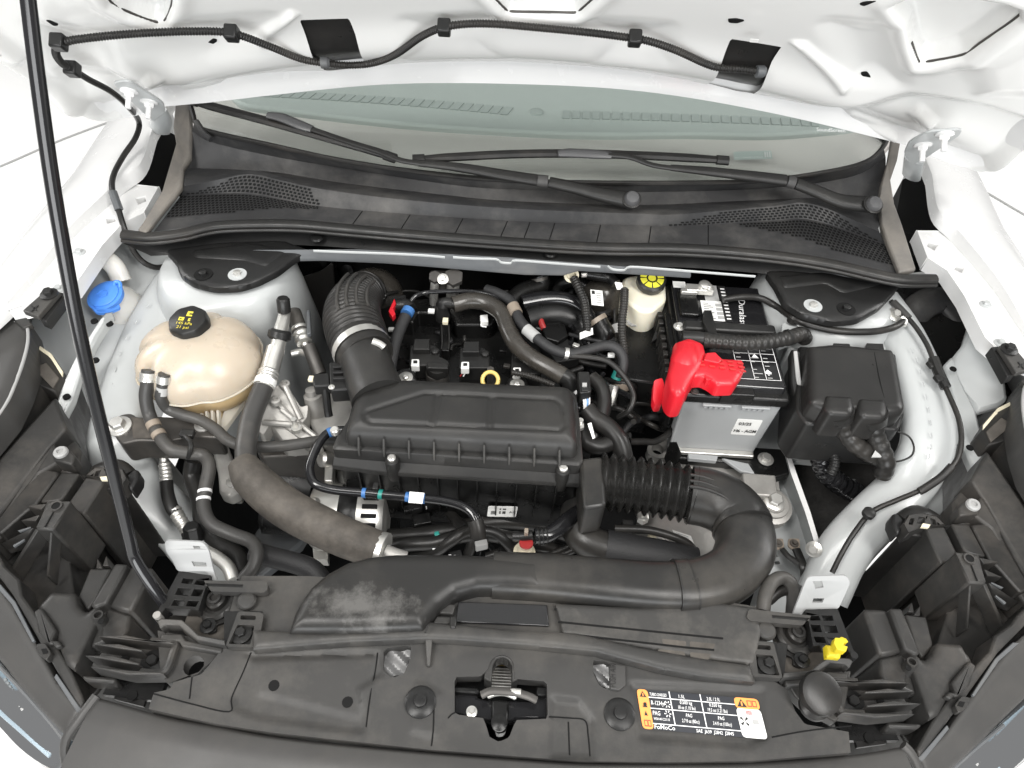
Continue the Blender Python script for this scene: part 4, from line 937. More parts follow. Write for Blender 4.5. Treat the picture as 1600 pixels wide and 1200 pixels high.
mk('collar', tube([q[27] - Vector((0.0, 0, 0)), q[28], q[29], q[30]], 0.0367, 28, 2, flat=0.86, ell=0.7), 'duct_plastic', duct)
mk('elbow_lip', tube([q[-7], q[-6], q[-5]], 0.0445, 30, 2, flat=0.9, ell=0.85), 'duct_plastic', duct, smooth=50)
mk('cut_line', slab([(663, 988, .984), (668, 976, .985), (670, 976, .985), (666, 989, .984)], None, 0.002), 'box_plastic', duct)
# ---- radiator mounts, hood alignment plates and lamp braces on both sides
def side_kit(side):
    nm = {'L': 'below the prop rod', 'R': 'with the yellow clip'}[side]
    t = thing('radiator_mount', f'black ribbed radiator mount bracket {nm}', 'bracket', P(340, 945, 0.93))
    zb = 0.945
    grid = [[(286, 903), (303, 905), (299, 913), (283, 911)], [(307, 906), (322, 907), (319, 915), (303, 913)], [(278, 918), (298, 920), (293, 931), (273, 929)],
            [(303, 920), (318, 921), (314, 932), (298, 931)], [(272, 937), (290, 938), (286, 947), (267, 946)], [(294, 938), (311, 939), (306, 948), (290, 947)]]
    o = [(280, 892), (329, 899), (326, 907), (380, 912), (379, 921), (322, 916), (310, 954), (300, 952), (258, 950), (245, 970), (240, 966)]
    mk('grid', slab(o, zb + 0.02, 0.022, holes=grid), 'black_plastic', t, bev=0.0012)
    mk('slotted_bar', slab([(318, 907), (415, 908), (418, 912), (418, 922), (412, 926), (330, 924)], zb + 0.022, 0.012, rc=0.003, holes=[[(322, 911), (380, 913), (379, 918), (321, 916)]]), 'cover_plastic', t, bev=0.002)
    mk('dirty_base', slab([(300, 925), (375, 928), (366, 965), (352, 1010), (300, 1000), (285, 985), (296, 950)], zb - 0.008, 0.01), 'foam_hose', t)
    p = P(340, 942, zb - 0.004)
    mk('mount_ring', lathe(p, [(0.026, 0), (0.026, 0.006), (0.022, 0.009), (0.018, 0.009), (0.017, 0.004), (0.0135, 0.004), (0.0125, 0.012), (0.010, 0.014)], n=30, lobes=3, lobe=0.04), 'rubber', t)
    mk('mount_bush', lathe(p, [(0.0085, 0.004), (0.0085, 0.018), (0.0055, 0.0185), (0.005, 0.012)], n=20), 'box_plastic', t)
    mk('mount_tongue', slab([(316, 950), (322, 940), (330, 962), (350, 964), (362, 944), (366, 950), (352, 972), (338, 976), (338, 986), (326, 990), (314, 984), (316, 972)], zb - 0.002, 0.006, rc=0.003), 'rubber', t, bev=0.002)
    bolt((325, 978, zb + 0.004), 0.0055, t, 'engine_black', wash=1.8)
    mk('screw_bay', slab([(372, 955), (408, 957), (412, 962), (402, 1012), (352, 1010)], zb + 0.018, 0.012, rc=0.004, holes=[[(376, 961), (400, 962), (399, 969), (375, 968)], [(371, 976), (398, 977), (391, 1007), (357, 1006)]], hrc=0.002), 'cover_plastic', t, bev=0.0015)
    mk('bay_floor', slab([(350, 955), (410, 955), (402, 1012), (350, 1010)], zb + 0.0065, 0.004), 'black_plastic', t)
    bolt((377, 990, zb + 0.009), 0.0068, t, 'black_plastic', wash=2.0)
    mk('round_plug', lathe(P(386, 940, ZC + 0.004), [(0.0125, 0), (0.0125, 0.004), (0.010, 0.007), (0.004, 0.008)], n=22), 'cover_plastic', t)
    mk('edge_strip', slab([(245, 970, .965), (252, 966, .965), (284, 968, .965), (296, 978, .965), (310, 992, .964), (352, 1000, .962), (352, 1008, .962), (308, 1000, .962), (292, 988, .962), (280, 977, .962), (258, 976, .962), (250, 982, .962)], None, 0.02), 'cover_plastic', t, bev=0.0015)
    mk('lower_tray', slab([(252, 990), (284, 990), (290, 1000), (348, 1012), (345, 1020), (284, 1010), (280, 1002), (250, 1000)], 0.95, 0.02), 'cover_plastic', t, bev=0.002)
    mk('base_plate', slab([(246, 985), (352, 1005), (330, 1035), (310, 1050), (262, 1068), (250, 1050)], 0.938, 0.02, holes=[] if side == 'R' else [circ(303, 1040, 0.938, 0.0125, 14)]), 'cover_plastic', t, bev=0.002)
    mk('peg', cyl(P(251, 968, 0.955), 0.0048, 0.015, n=14), 'cast_alloy' if side == 'L' else 'black_plastic', t)
    mk('void_below', slab([(180, 1050), (262, 1060), (246, 1095), (160, 1085)], 0.90, 0.01), 'engine_black', t)
    mk('hole', lathe(P(207, 1087, 0.9), [(0.0065, 0), (0.0065, 0.002)], n=14), 'void_black', t)
    mk('lamp_shelf', slab([(186, 1058), (236, 1062), (224, 1104), (178, 1092)], 0.895, 0.006), 'box_plastic', t)
side_kit('L'); MIR[0] = True; side_kit('R'); MIR[0] = False
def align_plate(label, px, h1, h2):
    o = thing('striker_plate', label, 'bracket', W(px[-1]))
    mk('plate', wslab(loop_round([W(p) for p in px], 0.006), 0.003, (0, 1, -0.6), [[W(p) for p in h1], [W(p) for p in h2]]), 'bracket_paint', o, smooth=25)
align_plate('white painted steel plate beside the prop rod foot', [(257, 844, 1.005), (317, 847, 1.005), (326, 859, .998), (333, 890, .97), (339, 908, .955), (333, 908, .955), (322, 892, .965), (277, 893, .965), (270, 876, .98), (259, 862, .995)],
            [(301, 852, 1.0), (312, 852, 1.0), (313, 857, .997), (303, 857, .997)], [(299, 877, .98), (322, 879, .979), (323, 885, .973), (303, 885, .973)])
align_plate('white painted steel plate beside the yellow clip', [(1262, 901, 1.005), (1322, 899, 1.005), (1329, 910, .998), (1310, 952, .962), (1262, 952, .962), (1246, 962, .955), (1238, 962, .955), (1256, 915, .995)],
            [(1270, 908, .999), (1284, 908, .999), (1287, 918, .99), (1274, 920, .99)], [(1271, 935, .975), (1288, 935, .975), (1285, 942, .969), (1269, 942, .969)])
yc = thing('plastic_clip', 'bright yellow plastic clip on the radiator mount', 'clip', P(1305, 1020, 0.95))
mk('foot', pillow([(1290, 1008), (1318, 1010), (1312, 1029), (1292, 1027)], 0.972, 0.004, 0.006, 0.01, 0.003), 'yellow_plastic', yc)
mk('stem', tube([P(1303, 1016, .972), P(1311, 1008, .985), P(1318, 1000, .995)], 0.0045, 10, 4), 'yellow_plastic', yc)
mk('jaw', slab([(1305, 996), (1322, 997), (1326, 1003), (1319, 1004), (1318, 1008), (1325, 1010), (1322, 1018), (1308, 1014), (1303, 1004)], 0.997, 0.012), 'yellow_plastic', yc, bev=0.0008)
bs = thing('bump_stop', 'round black rubber hood bump stop on the radiator cover corner', 'bump stop', P(1272, 1105, 0.94))
mk('stem', lathe(P(1270, 1104, 0.935), [(0.018, 0), (0.018, 0.006), (0.012, 0.01), (0.013, 0.03)], n=24), 'rubber', bs)
mk('pad', lathe(P(1276, 1084, 0.965), [(0.012, 0), (0.0245, 0.003), (0.026, 0.008), (0.0245, 0.014), (0.018, 0.0165)], (0.1, -0.25, 1), 32), 'rubber', bs, smooth=50)
# ================================================================== headlights (the right one is the left one's twin)
def headlight(side):
    t = thing('headlight', {'L': 'black backed headlight assembly beside the coolant tank and prop rod', 'R': 'black backed headlight assembly beside the fuse box and bump stop'}[side], 'headlight', P(60, 900, 0.85))
    M = 'lamp_plastic'
    def S(name, px, z, th, bev=0.003, rc=0.0, m=M, holes=()): return mk(name, slab(px, z, th, rc=rc, holes=holes), m, t, bev=bev)
    # back shell
    S('shell', [(-160, 560), (-20, 500), (40, 520), (70, 560), (92, 610), (96, 660), (118, 700), (112, 735), (160, 752), (124, 808), (124, 850), (108, 880), (116, 930), (140, 955), (190, 985), (205, 1010), (178, 1050), (150, 1085), (120, 1110), (95, 1080), (50, 1000), (0, 920), (-160, 800)], 0.86, 0.25, 0.004)
    # outer bezel seen from above
    mk('bezel', pillow([(-140, 600), (-60, 520), (0, 500), (28, 493), (44, 500), (49, 520), (44, 555), (28, 600), (8, 640), (-60, 720), (-160, 800)], 1.0, 0.008, 0.02, 0.05, 0.005), 'bumper_plastic', t, smooth=50)
    mk('bezel_edge', tube([(24, 497, 1.008), (40, 506, 1.007), (44, 525, 1.005), (40, 552, 1.003), (26, 594, 1.002), (6, 636, 1.001), (-40, 696, 1.0)], 0.0026, 8, 5), 'sticker_grey', t)
    S('top_strap', [(71, 453), (93, 455), (59, 494), (35, 485)], 1.052, 0.01, 0.0015, m='hose_rubber')
    S('strap_side', [(94, 456), (105, 459), (72, 502), (60, 496)], 1.042, 0.02, 0.0015, m='black_plastic')
    for q in ([(48, 478), (50, 477), (58, 484), (56, 485)], [(58, 476), (60, 477), (49, 487), (47, 486)]): mk('cast_mark', slab(q, 1.0535, 0.001), 'print_black', t)
    mk('white_loop', tube([P(100, 461, 1.03), P(88, 474, 1.025), P(80, 484, 1.02), P(70, 496, 1.01)], 0.004, 8, 4), 'sticker_grey', t)
    bolt((77, 460, 1.053), 0.008, t, 'black_plastic')
    S('strap_tail', [(12, 486), (22, 480), (42, 496), (50, 506), (36, 512), (20, 500)], 1.012, 0.012, 0.002)
    S('outer_slope', [(50, 520, .985), (62, 545, .97), (84, 556, .96), (98, 588, .95), (84, 612, .94), (60, 600, .945), (30, 650, .945), (0, 700, .94), (-60, 760, .94), (-60, 700, .97), (8, 642, .975), (44, 556, .985)], None, 0.06, 0.003)
    S('slope_pocket', [(52, 575, .963), (72, 566, .961), (92, 590, .951), (82, 606, .945)], None, 0.004, 0.001, m='foam_hose')
    S('white_edge', [(62, 540, .972), (80, 552, .965), (98, 580, .956), (97, 588, .953), (78, 558, .962), (60, 545, .971)], None, 0.004, 0.001, m='ivory')
    # three long steps running down to the lamp
    S('long_step', [(86, 618, .945), (104, 668, .938), (74, 700, .93), (0, 800, .925), (-60, 880, .92), (-60, 780, .94), (20, 690, .945)], None, 0.06, 0.005)
    S('long_step', [(84, 690, .932), (92, 722, .925), (60, 740, .92), (30, 790, .915), (0, 840, .91), (-60, 900, .905), (-60, 860, .91), (0, 790, .918)], None, 0.05, 0.004)
    # wing with the grommet
    S('wing', [(96, 662), (118, 690), (127, 706), (120, 738), (98, 740), (78, 728), (84, 690)], 0.905, 0.05, 0.004)
    S('grommet_block', [(88, 706), (108, 702), (118, 712), (112, 726), (82, 718)], 0.935, 0.03, 0.003)
    mk('grommet', lathe(P(96, 708, 0.935), [(0.0105, 0), (0.0105, 0.004), (0.0085, 0.0065), (0.005, 0.0065), (0.0045, 0.003)], n=22), 'sticker_grey', t)
    # stepped ribs across the top
    S('rib_block', [(56, 729), (92, 737), (88, 744), (56, 788), (40, 800), (0, 835), (-30, 820), (0, 800)], 0.918, 0.07, 0.003)
    S('rib_block', [(96, 737), (125, 739), (96, 781), (80, 784), (62, 784)], 0.920, 0.07, 0.003)
    S('rib_block', [(134, 745), (166, 749), (131, 803), (116, 800), (108, 783)], 0.918, 0.24, 0.003)
    S('rib_floor', [(86, 740), (96, 736), (70, 784), (52, 790)], 0.902, 0.05, 0.001)
    S('rib_floor', [(124, 740), (135, 744), (110, 784), (98, 780)], 0.900, 0.05, 0.001)
    S('rear_wall', [(166, 749), (196, 757), (200, 764), (160, 765)], 0.905, 0.22, 0.003, m='box_plastic')
    # plug at the back
    mk('plug', tube([P(150, 744, .90), P(165, 738, .905), P(182, 736, .905), P(196, 748, .9)], 0.02, 12, 4, flat=0.7), 'box_plastic', t)
    S('plug_ribs', [(134, 742), (148, 731), (172, 730), (192, 734), (198, 748), (188, 762), (170, 752)], 0.922, 0.03, 0.003, holes=[[(150, 735), (158, 734), (154, 744), (146, 744)], [(166, 734), (176, 735), (178, 745), (166, 744)], [(182, 737), (188, 738), (190, 748), (184, 748)]])
    S('plug_tail', [(196, 742), (210, 732), (217, 734), (216, 746), (204, 766), (198, 758)], 0.91, 0.03, 0.004, m='black_plastic')
    S('plug_label', [(156, 745), (168, 744), (170, 750), (158, 750)], 0.927, 0.004, 0, m='ivory')
    # adjuster tower
    S('tower', [(73, 782), (111, 782), (83, 828), (55, 827)], 0.955, 0.13, 0.003)
    S('tower_face', [(75, 785, .9555), (111, 783, .9555), (82, 826, .9555), (56, 824, .9555)], None, 0.003, 0.001)
    p = P(88, 791, 0.956)
    mk('tower_ring', lathe(p, [(0.0085, 0), (0.0085, 0.002), (0.006, 0.002), (0.006, -0.0005)], n=20), M, t)
    mk('tower_bore', lathe(p, [(0.0058, 0), (0.0058, 0.0012)], n=16), 'void_black', t)
    mk('tower_slit', slab([(82, 800), (84, 800), (71, 823), (69, 823)], 0.9568, 0.001), 'void_black', t)
    for a in ([(55, 826, .95), (60, 828, .95), (16, 898, .895), (12, 896, .895)], [(78, 828, .95), (82, 828, .95), (76, 900, .895), (72, 900, .895)], [(41, 790, .93), (72, 787, .94), (64, 796, .935)], [(32, 813, .93), (62, 804, .94), (55, 814, .935)], [(0, 850, .92), (52, 824, .94), (44, 836, .93)]):
        mk('gusset', wslab([W(q) for q in a], 0.03), M, t, bev=0.001)
    for a in ([(28, 829), (48, 823), (48, 825), (30, 831)], [(20, 852), (38, 842), (38, 844), (22, 855)]):
        mk('scratch_rib', slab(a, 0.936, 0.003), 'grey_primer', t)
    # lower blocks by the radiator mount
    S('lower_ridge', [(180, 879), (200, 881), (166, 944), (148, 950), (140, 946)], 0.932, 0.08, 0.004)
    S('ridge_floor', [(140, 888), (174, 888), (150, 938), (136, 954), (122, 932)], 0.905, 0.05, 0.003)
    S('lower_block', [(203, 884), (236, 886), (240, 890), (204, 958), (188, 954), (168, 946)], 0.922, 0.22, 0.005)
    S('lower_step', [(168, 948), (204, 960), (200, 984), (188, 1004), (156, 1000), (158, 972)], 0.915, 0.2, 0.004)
    S('step_floor', [(116, 930), (170, 940), (206, 985), (186, 1020), (120, 1024)], 0.892, 0.1, 0.003)
    for q in ([(152, 872), (160, 888), (150, 888)], [(166, 868), (170, 884), (160, 884)]): S('wall_fin', q, 0.90, 0.04, 0.001)
    mk('plateau', pillow([(82, 926), (118, 928), (124, 948), (136, 960), (152, 946), (158, 946), (156, 970), (135, 1010), (118, 1050), (105, 1040), (92, 1010), (86, 985), (68, 965), (60, 950)], 0.918, 0.005, 0.008, 0.06, 0.004), M, t, smooth=40)
    S('front_step', [(158, 944), (180, 950), (196, 960), (200, 985), (175, 1000), (140, 1012), (150, 980)], 0.912, 0.05, 0.004)
    mk('spigot', lathe(P(158, 971, 0.915), [(0.0135, -0.01), (0.008, 0.004), (0.0065, 0.018), (0.0045, 0.018), (0.004, 0.01)], (0.1, 0.1, 1), 18), M, t)
    mk('spigot_bore', lathe(P(158, 971, 0.9305), [(0.0038, 0), (0.0038, 0.001)], n=12), 'void_black', t)
    # lower arm ribs to the screw
    S('arm_plate', [(170, 1005), (262, 1003), (276, 1006), (264, 1046), (250, 1056), (150, 1050), (140, 1040)], 0.925, 0.02, 0.003, rc=0.006)
    for a in ([(152, 994), (196, 992), (244, 1002), (266, 1002), (272, 1006), (196, 999)], [(144, 1006), (186, 1006), (222, 1015), (222, 1018), (186, 1013)], [(132, 1024), (176, 1024), (218, 1036), (216, 1039), (170, 1031)], [(140, 1041), (200, 1047), (250, 1050), (256, 1053), (200, 1054)]):
        mk('arm_rib', slab(a, 0.955, 0.032), M, t, bev=0.0015)
    mk('arm_rim', tube([P(236, 1002, .945), P(262, 1003, .945), P(274, 1006, .945), P(270, 1022, .945), P(262, 1044, .945), P(250, 1052, .945), P(220, 1050, .945)], 0.0048, 8, 5), M, t)
    bolt((240, 1034, 0.926), 0.0075, t, 'black_plastic', wash=2.0)
    mk('hole', lathe(P(196, 1028, 0.926), [(0.005, 0), (0.005, 0.001)], n=12), 'void_black', t)
    S('arm_foot', [(126, 1055), (182, 1058), (178, 1068), (132, 1064)], 0.925, 0.03, 0.004)
    # front edge with clips
    S('edge_rail', [(0, 870, .94), (8, 885, .94), (30, 905, .935), (34, 930, .932), (60, 965, .928), (64, 985, .925), (88, 1010, .922), (112, 1050, .918), (132, 1095, .915), (126, 1108, .913), (96, 1062, .915), (60, 1000, .92), (20, 930, .93), (-40, 850, .94), (-40, 820, .945)], None, 0.05, 0.003)
    S('edge_clip', [(56, 1006), (70, 1004), (80, 1020), (72, 1032), (60, 1022)], 0.93, 0.012, 0.002, rc=0.003)
    mk('clip_slot', slab([(64, 1014), (72, 1013), (75, 1020), (67, 1022)], 0.931, 0.001), 'void_black', t)
    S('small_hook', [(80, 1002), (90, 1000), (96, 1008), (86, 1012)], 0.932, 0.01, 0.002)
    S('flat_bar', [(52, 955), (64, 948), (88, 985), (80, 1000), (92, 1004), (76, 1008), (62, 990)], 0.93, 0.03, 0.003)
    for a in ([(0, 912, .93), (24, 940, .927), (54, 1000, .921), (50, 1003, .92), (18, 944, .926), (-10, 912, .93)], [(88, 1052, .917), (124, 1104, .912), (131, 1110, .912), (120, 1113, .911), (84, 1058, .915)]):
        mk('bright_edge', slab(a, None, 0.006), 'grey_primer', t, bev=0.001)
    # lens, inner reflector
    mk('lens_skirt', pillow([(-60, 850, .925), (0, 916, .918), (30, 962, .912), (60, 1012, .906), (90, 1066, .9), (131, 1111, .896), (103, 1152, .885), (60, 1105, .885), (30, 1070, .885), (0, 1030, .885), (-60, 960, .89)], None, 0.004, 0.01, 0.03, 0.004), 'bumper_plastic', t, smooth=45)
    inner = [(-60, 975, .868), (0, 1040, .862), (40, 1080, .857), (103, 1150, .85), (106, 1205, .835), (70, 1192, .82), (30, 1165, .82), (0, 1130, .825), (-60, 1070, .83)]
    mk('reflector', slab(inner, None, 0.02), 'lens_inner', t)
    for k in range(9):
        x, y = 2 + 3.6 * k, 1062 + 5.6 * k
        mk('reflector_tooth', slab([(x, y), (x + 7, y - 4), (x + 9, y + 0), (x + 2, y + 4)], 0.874, 0.004), 'sticker_grey', t, bev=0.0008)
    mk('light_bar', tube([P(0, 1042, .885), P(40, 1084, .88), P(80, 1130, .874), P(102, 1158, .87)], 0.0025, 8, 5), 'grey_primer', t)
    mk('light_bar', tube([P(0, 1110, .86), P(40, 1145, .856), P(80, 1180, .85)], 0.004, 8, 5), 'lens_inner', t)
    lens = [[P(x, y, z) for x, y, z in r] for r in ([(-60, 958, .888), (0, 1028, .884), (30, 1068, .882), (60, 1103, .880), (103, 1152, .876)], [(-60, 1010, .882), (-6, 1078, .876), (26, 1110, .872), (60, 1145, .868), (108, 1180, .862)], [(-60, 1075, .855), (-4, 1132, .85), (30, 1168, .845), (66, 1194, .84), (112, 1215, .835)])]
    mk('clear_lens', loft([cr(r, 5) for r in lens], closed=False), 'lens_clear', t, smooth=60)
KEEP_IN[0] = True; headlight('L'); MIR[0] = True; headlight('R'); MIR[0] = False; KEEP_IN[0] = False
# ================================================================== left side: coolant tank, washer neck, hoses, mount
res_ = thing('coolant_tank', 'cream plastic coolant expansion tank with lobed sides and black cap', 'coolant tank', P(313, 563, 0.86))
def tank(c, rx, ry, rz, grooves, top=True):
    V, Fc = [], []; NU, NV = 72, 20
    for j in range(NV + 1):
        ph = (math.pi / 2) * (1 - j / NV) if top else -(math.pi / 2) * (j / NV) * 0.55
        for i in range(NU):
            th = 2 * math.pi * i / NU
            k = 1.0
            for g, dep, wd in grooves:
                dd = (th - g + math.pi) % (2 * math.pi) - math.pi
                k -= dep * math.exp(-(dd / wd) ** 2) * min(1, math.cos(ph) * 1.3)
            ce = math.copysign(abs(math.cos(ph)) ** 0.72, 1); se = math.copysign(abs(math.sin(ph)) ** 0.9, math.sin(ph))
            V.append(c + Vector((math.cos(th) * rx * ce * k, math.sin(th) * ry * ce * k, se * rz)))
    for j in range(NV):
        for i in range(NU): Fc.append((j * NU + i, j * NU + (i + 1) % NU, (j + 1) * NU + (i + 1) % NU, (j + 1) * NU + i))
    if not top: Fc.append(tuple(NV * NU + i for i in range(NU)))
    return V, [tuple(reversed(f)) for f in Fc]
tc = P(315, 566, 0.945)
gr = [(2.3, 0.13, 0.13), (1.25, 0.10, 0.11), (3.3, 0.09, 0.13), (0.35, 0.05, 0.16), (4.0, 0.11, 0.13), (5.0, 0.06, 0.16)]
mk('tank_top', tank(tc, 0.104, 0.094, 0.066, gr), 'cream_tank', res_, smooth=60)
mk('tank_bottom', tank(tc - Vector((0, 0, 0.0015)), 0.1, 0.09, 0.075, gr, False), 'amber_tank', res_, smooth=60)
seam = []
for i in range(72):
    th = 2 * math.pi * i / 72; k = 1.0
    for g, dep, wd in gr:
        dd = (th - g + math.pi) % (2 * math.pi) - math.pi; k -= dep * math.exp(-(dd / wd) ** 2)
    seam.append(tc + Vector((math.cos(th) * 0.1055 * k, math.sin(th) * 0.0955 * k, -0.001)))
mk('seam', tube(seam + [seam[0]], 0.0022, 6, 1, straight=True, cap=False), 'cream_tank', res_)
cap_ax = Vector((-0.05, -0.12, 1)).normalized(); cp = P(300, 512, 1.005)
mk('neck', lathe(cp - cap_ax * 0.012, [(0.034, 0), (0.031, 0.006), (0.029, 0.016)], cap_ax, 30), 'cream_tank', res_)
capo = mk('cap', lathe(cp, [(0.030, 0), (0.0315, 0.002), (0.0315, 0.016), (0.029, 0.021), (0.026, 0.0225)], cap_ax, 48, lobes=8, lobe=0.022), 'black_plastic', res_, smooth=32)
ct = cp + cap_ax * 0.0228; ux = Vector((1, -0.05, 0)); vx = Vector((0.05, 1, 0.12))
for dx, dy, w, h in ((-0.003, 0.006, 0.016, 0.010), (-0.013, -0.004, 0.009, 0.007), (0.003, -0.004, 0.010, 0.006)):
    o = ct + ux * dx + vx * dy
    mk('print', ([o, o + ux * w, o + ux * w + vx * h, o + vx * h], [(0, 1, 2, 3)]), 'print_yellow', capo, smooth=0)
    mk('print', ([o + ux * w * .25 + vx * h * .3 + cap_ax * .0004, o + ux * w * .6 + vx * h * .3 + cap_ax * .0004, o + ux * w * .6 + vx * h * .6 + cap_ax * .0004, o + ux * w * .25 + vx * h * .6 + cap_ax * .0004], [(0, 1, 2, 3)]), 'print_black', capo, smooth=0)
text('145 kPa', ct + ux * -0.013 + vx * -0.012, ux, vx, 0.0055, 'print_yellow', capo, width=0.026)
text('21 psi', ct + ux * -0.010 + vx * -0.020, ux, vx, 0.0055, 'print_yellow', capo, width=0.020)
mk('outlet', tube([P(262, 575, .95), P(258, 590, .948), P(255, 605, .945)], 0.012, 14, 3), 'amber_tank', res_)
mk('outlet', tube([P(240, 572, .95), P(232, 588, .948)], 0.012, 14, 3), 'cream_tank', res_)
for k in range(6):
    x = 292 + 9 * k
    mk('rib', slab([(x, 636 - k * .5, .918), (x + 4, 636 - k * .5, .918), (x + 6, 676 + k, .868), (x + 2, 676 + k, .868)], None, 0.02), 'clear_rib', res_, bev=0.001)
mk('tank_leg', slab([(272, 632, .915), (345, 626, .915), (348, 668, .87), (338, 690, .85), (285, 664, .87)], None, 0.03), 'amber_tank', res_, bev=0.003)
mk('tank_brace', slab([(350, 640, .90), (362, 628, .90), (392, 600, .90), (398, 606, .9), (372, 640, .885), (352, 668, .87), (340, 672, .87)], None, 0.012), 'clear_rib', res_, bev=0.002)
# washer bottle neck and blue cap
wb = thing('washer_bottle', 'milky washer fluid bottle neck with blue flip cap', 'washer bottle', P(180, 470, 0.9))
mk('neck', lathe(P(186, 476, 0.93), [(0.036, -0.1), (0.04, -0.03), (0.036, 0.01), (0.028, 0.025)], (-0.25, -0.2, 1), 32), 'milk_plastic', wb, smooth=60)
mk('filler_tube', tube([P(190, 440, .965), P(180, 418, .985), P(162, 402, 1.0), P(148, 396, 1.01)], 0.017, 14, 6, flat=0.6), 'milk_plastic', wb, smooth=60)
ax = Vector((-0.12, -0.22, 1)).normalized(); c0 = P(166, 464, 0.972)
bc = mk('cap', lathe(c0, [(0.026, -0.006), (0.0305, -0.004), (0.0315, 0.0), (0.0315, 0.005), (0.0265, 0.0065), (0.0262, 0.0085), (0.022, 0.0105), (0.004, 0.011)], ax, 40), 'blue_cap', wb, smooth=40)
mk('tab', slab([(139, 464, .974), (142, 474, .973), (150, 484, .972), (162, 484, .972), (184, 472, .972), (188, 480, .966), (170, 488, .966), (150, 489, .966), (140, 478, .968)], None, 0.006, rc=.006), 'blue_cap', bc, bev=0.002)
mk('hinge_loop', tube([P(178, 448, .985), P(180, 441, .988), P(187, 442, .987), P(188, 450, .982)], 0.0035, 8, 4), 'blue_cap', bc)
mk('print', tube([c0 + ax * 0.0118 + Vector(q) for q in ((-.012, -.004, -.003), (-.004, .006, 0), (.006, .004, .003), (.01, -.005, .001), (-.002, -.008, -.002), (-.012, -.004, -.003))], 0.0008, 5, 2), 'blue_cap', bc)
# hoses
def hose(name, label, pts, r, m='hose_rubber', cat='hose', parts=(), **k):
    if not parts: return mk(name, tube(pts, r, 14, 7, **k), m, label=label, cat=cat, smooth=60)
    t = thing(name, label, cat, W(pts[len(pts) // 2]))
    mk('hose_body', tube(pts, r, 14, 7, **k), m, t, smooth=60)
    for nm, pp, rr, mm in parts: mk(nm, tube(pp, rr, 14, 3), mm, t, smooth=60)
    return t
h1 = [(232, 578, .992), (230, 600, .975), (228, 622, .955), (234, 650, .93), (250, 682, .92), (268, 702, .912), (296, 708, .905), (318, 712, .90), (327, 728, .895), (322, 758, .885), (318, 790, .875), (330, 818, .868), (362, 834, .862), (392, 846, .86), (401, 862, .858), (396, 885, .852), (378, 908, .845)]
hose('coolant_hose', 'thick grey coolant hose winding from tank down to radiator', h1, 0.0105, parts=[
    ('spring_clamp', [(231.5, 582, .989), (231, 592, .981), (230.5, 598, .977)], 0.0125, 'zinc'), ('paint_band', [(238, 660, .929), (242, 668, .926)], 0.0112, 'tape_tan'), ('paint_band', [(246, 676, .924), (250, 682, .922)], 0.0112, 'tape_tan'),
    ('paint_mark', [(320, 766, .884), (320, 770, .883)], 0.0109, 'print_white'), ('paint_mark', [(318, 778, .880), (318, 782, .879)], 0.0109, 'print_white')])
h2 = [(257, 584, .995), (254, 605, .975), (252, 622, .958), (262, 638, .936), (285, 648, .93), (312, 656, .925), (336, 670, .92), (356, 688, .915), (385, 697, .912), (430, 698, .91), (470, 693, .91), (510, 688, .905), (550, 690, .90)]
hose('coolant_hose', 'thinner grey coolant hose running from tank towards the air box', h2, 0.0092, parts=[('spring_clamp', [(256.5, 587, .992), (255.5, 598, .982)], 0.0115, 'zinc'), ('print_band', [(254.2, 604, .976), (253, 616, .964)], 0.0095, 'sticker_grey')])
hose('drain_hose', 'black hose hanging below the coolant hose', [(302, 720, .84), (300, 745, .82), (312, 780, .81), (318, 820, .8), (345, 850, .8), (372, 870, .8), (385, 905, .8)], 0.014, 'rubber')
hose('braided_hose', 'black braided hose disappearing behind the intake duct', [(395, 862, .83), (430, 872, .83), (462, 880, .83), (490, 892, .83), (510, 920, .82)], 0.016, 'braid')
cl = thing('hose_clip', 'black plastic clip pinching the coolant hose', 'clip', P(293, 690, .9))
mk('strap', tube([P(290, 682, .925), P(297, 690, .925), P(298, 702, .92), P(294, 715, .905)], 0.004, 8, 4), 'black_plastic', cl)
mk('head', box(P(293, 678, .922), (0.022, 0.014, 0.01)), 'black_plastic', cl, bev=0.002)
# air-conditioning lines
ac = thing('refrigerant_line', 'silver refrigerant pipe with crimped ferrule and black hose', 'pipe', P(420, 600, .93))
mk('pipe', tube([(446, 478, .985), (443, 500, .98), (438, 520, .975), (434, 540, .97), (428, 555, .965)], 0.0125, 14, 5, rs=[.009, .011, .0125, .0125, .0125]), 'alloy', ac, smooth=60)
mk('service_cap', lathe(P(444, 486, .99), [(0.0115, 0), (0.0115, 0.022), (0.009, 0.026), (0.004, 0.026)], (0.05, 0.25, 1), 18), 'black_plastic', ac)
mk('rubber_clamp', lathe(P(437, 524, .975), [(0.016, -0.008), (0.02, -0.004), (0.02, 0.006), (0.016, 0.01)], (0.12, 0.5, 0.5), 18), 'black_plastic', ac)
mk('sleeve', tube([(431, 545, .968), (426, 562, .962), (421, 580, .956)], 0.0155, 16, 4), 'alloy', ac, smooth=60)
mk('ferrule', tube([(421, 580, .956), (417, 592, .953), (412, 606, .95)], 0.0175, 16, 5, corr=(0.006, 0.0015)), 'zinc', ac, smooth=60)
mk('hose_section', tube([(412, 604, .95), (402, 628, .945), (393, 652, .94), (387, 680, .935), (384, 705, .93), (386, 730, .925)], 0.0165, 18, 6), 'hose_rubber', ac, smooth=60)
mk('label_band', tube([(416, 594, .954), (413, 602, .952)], 0.0179, 16, 2), 'sticker_white', ac)
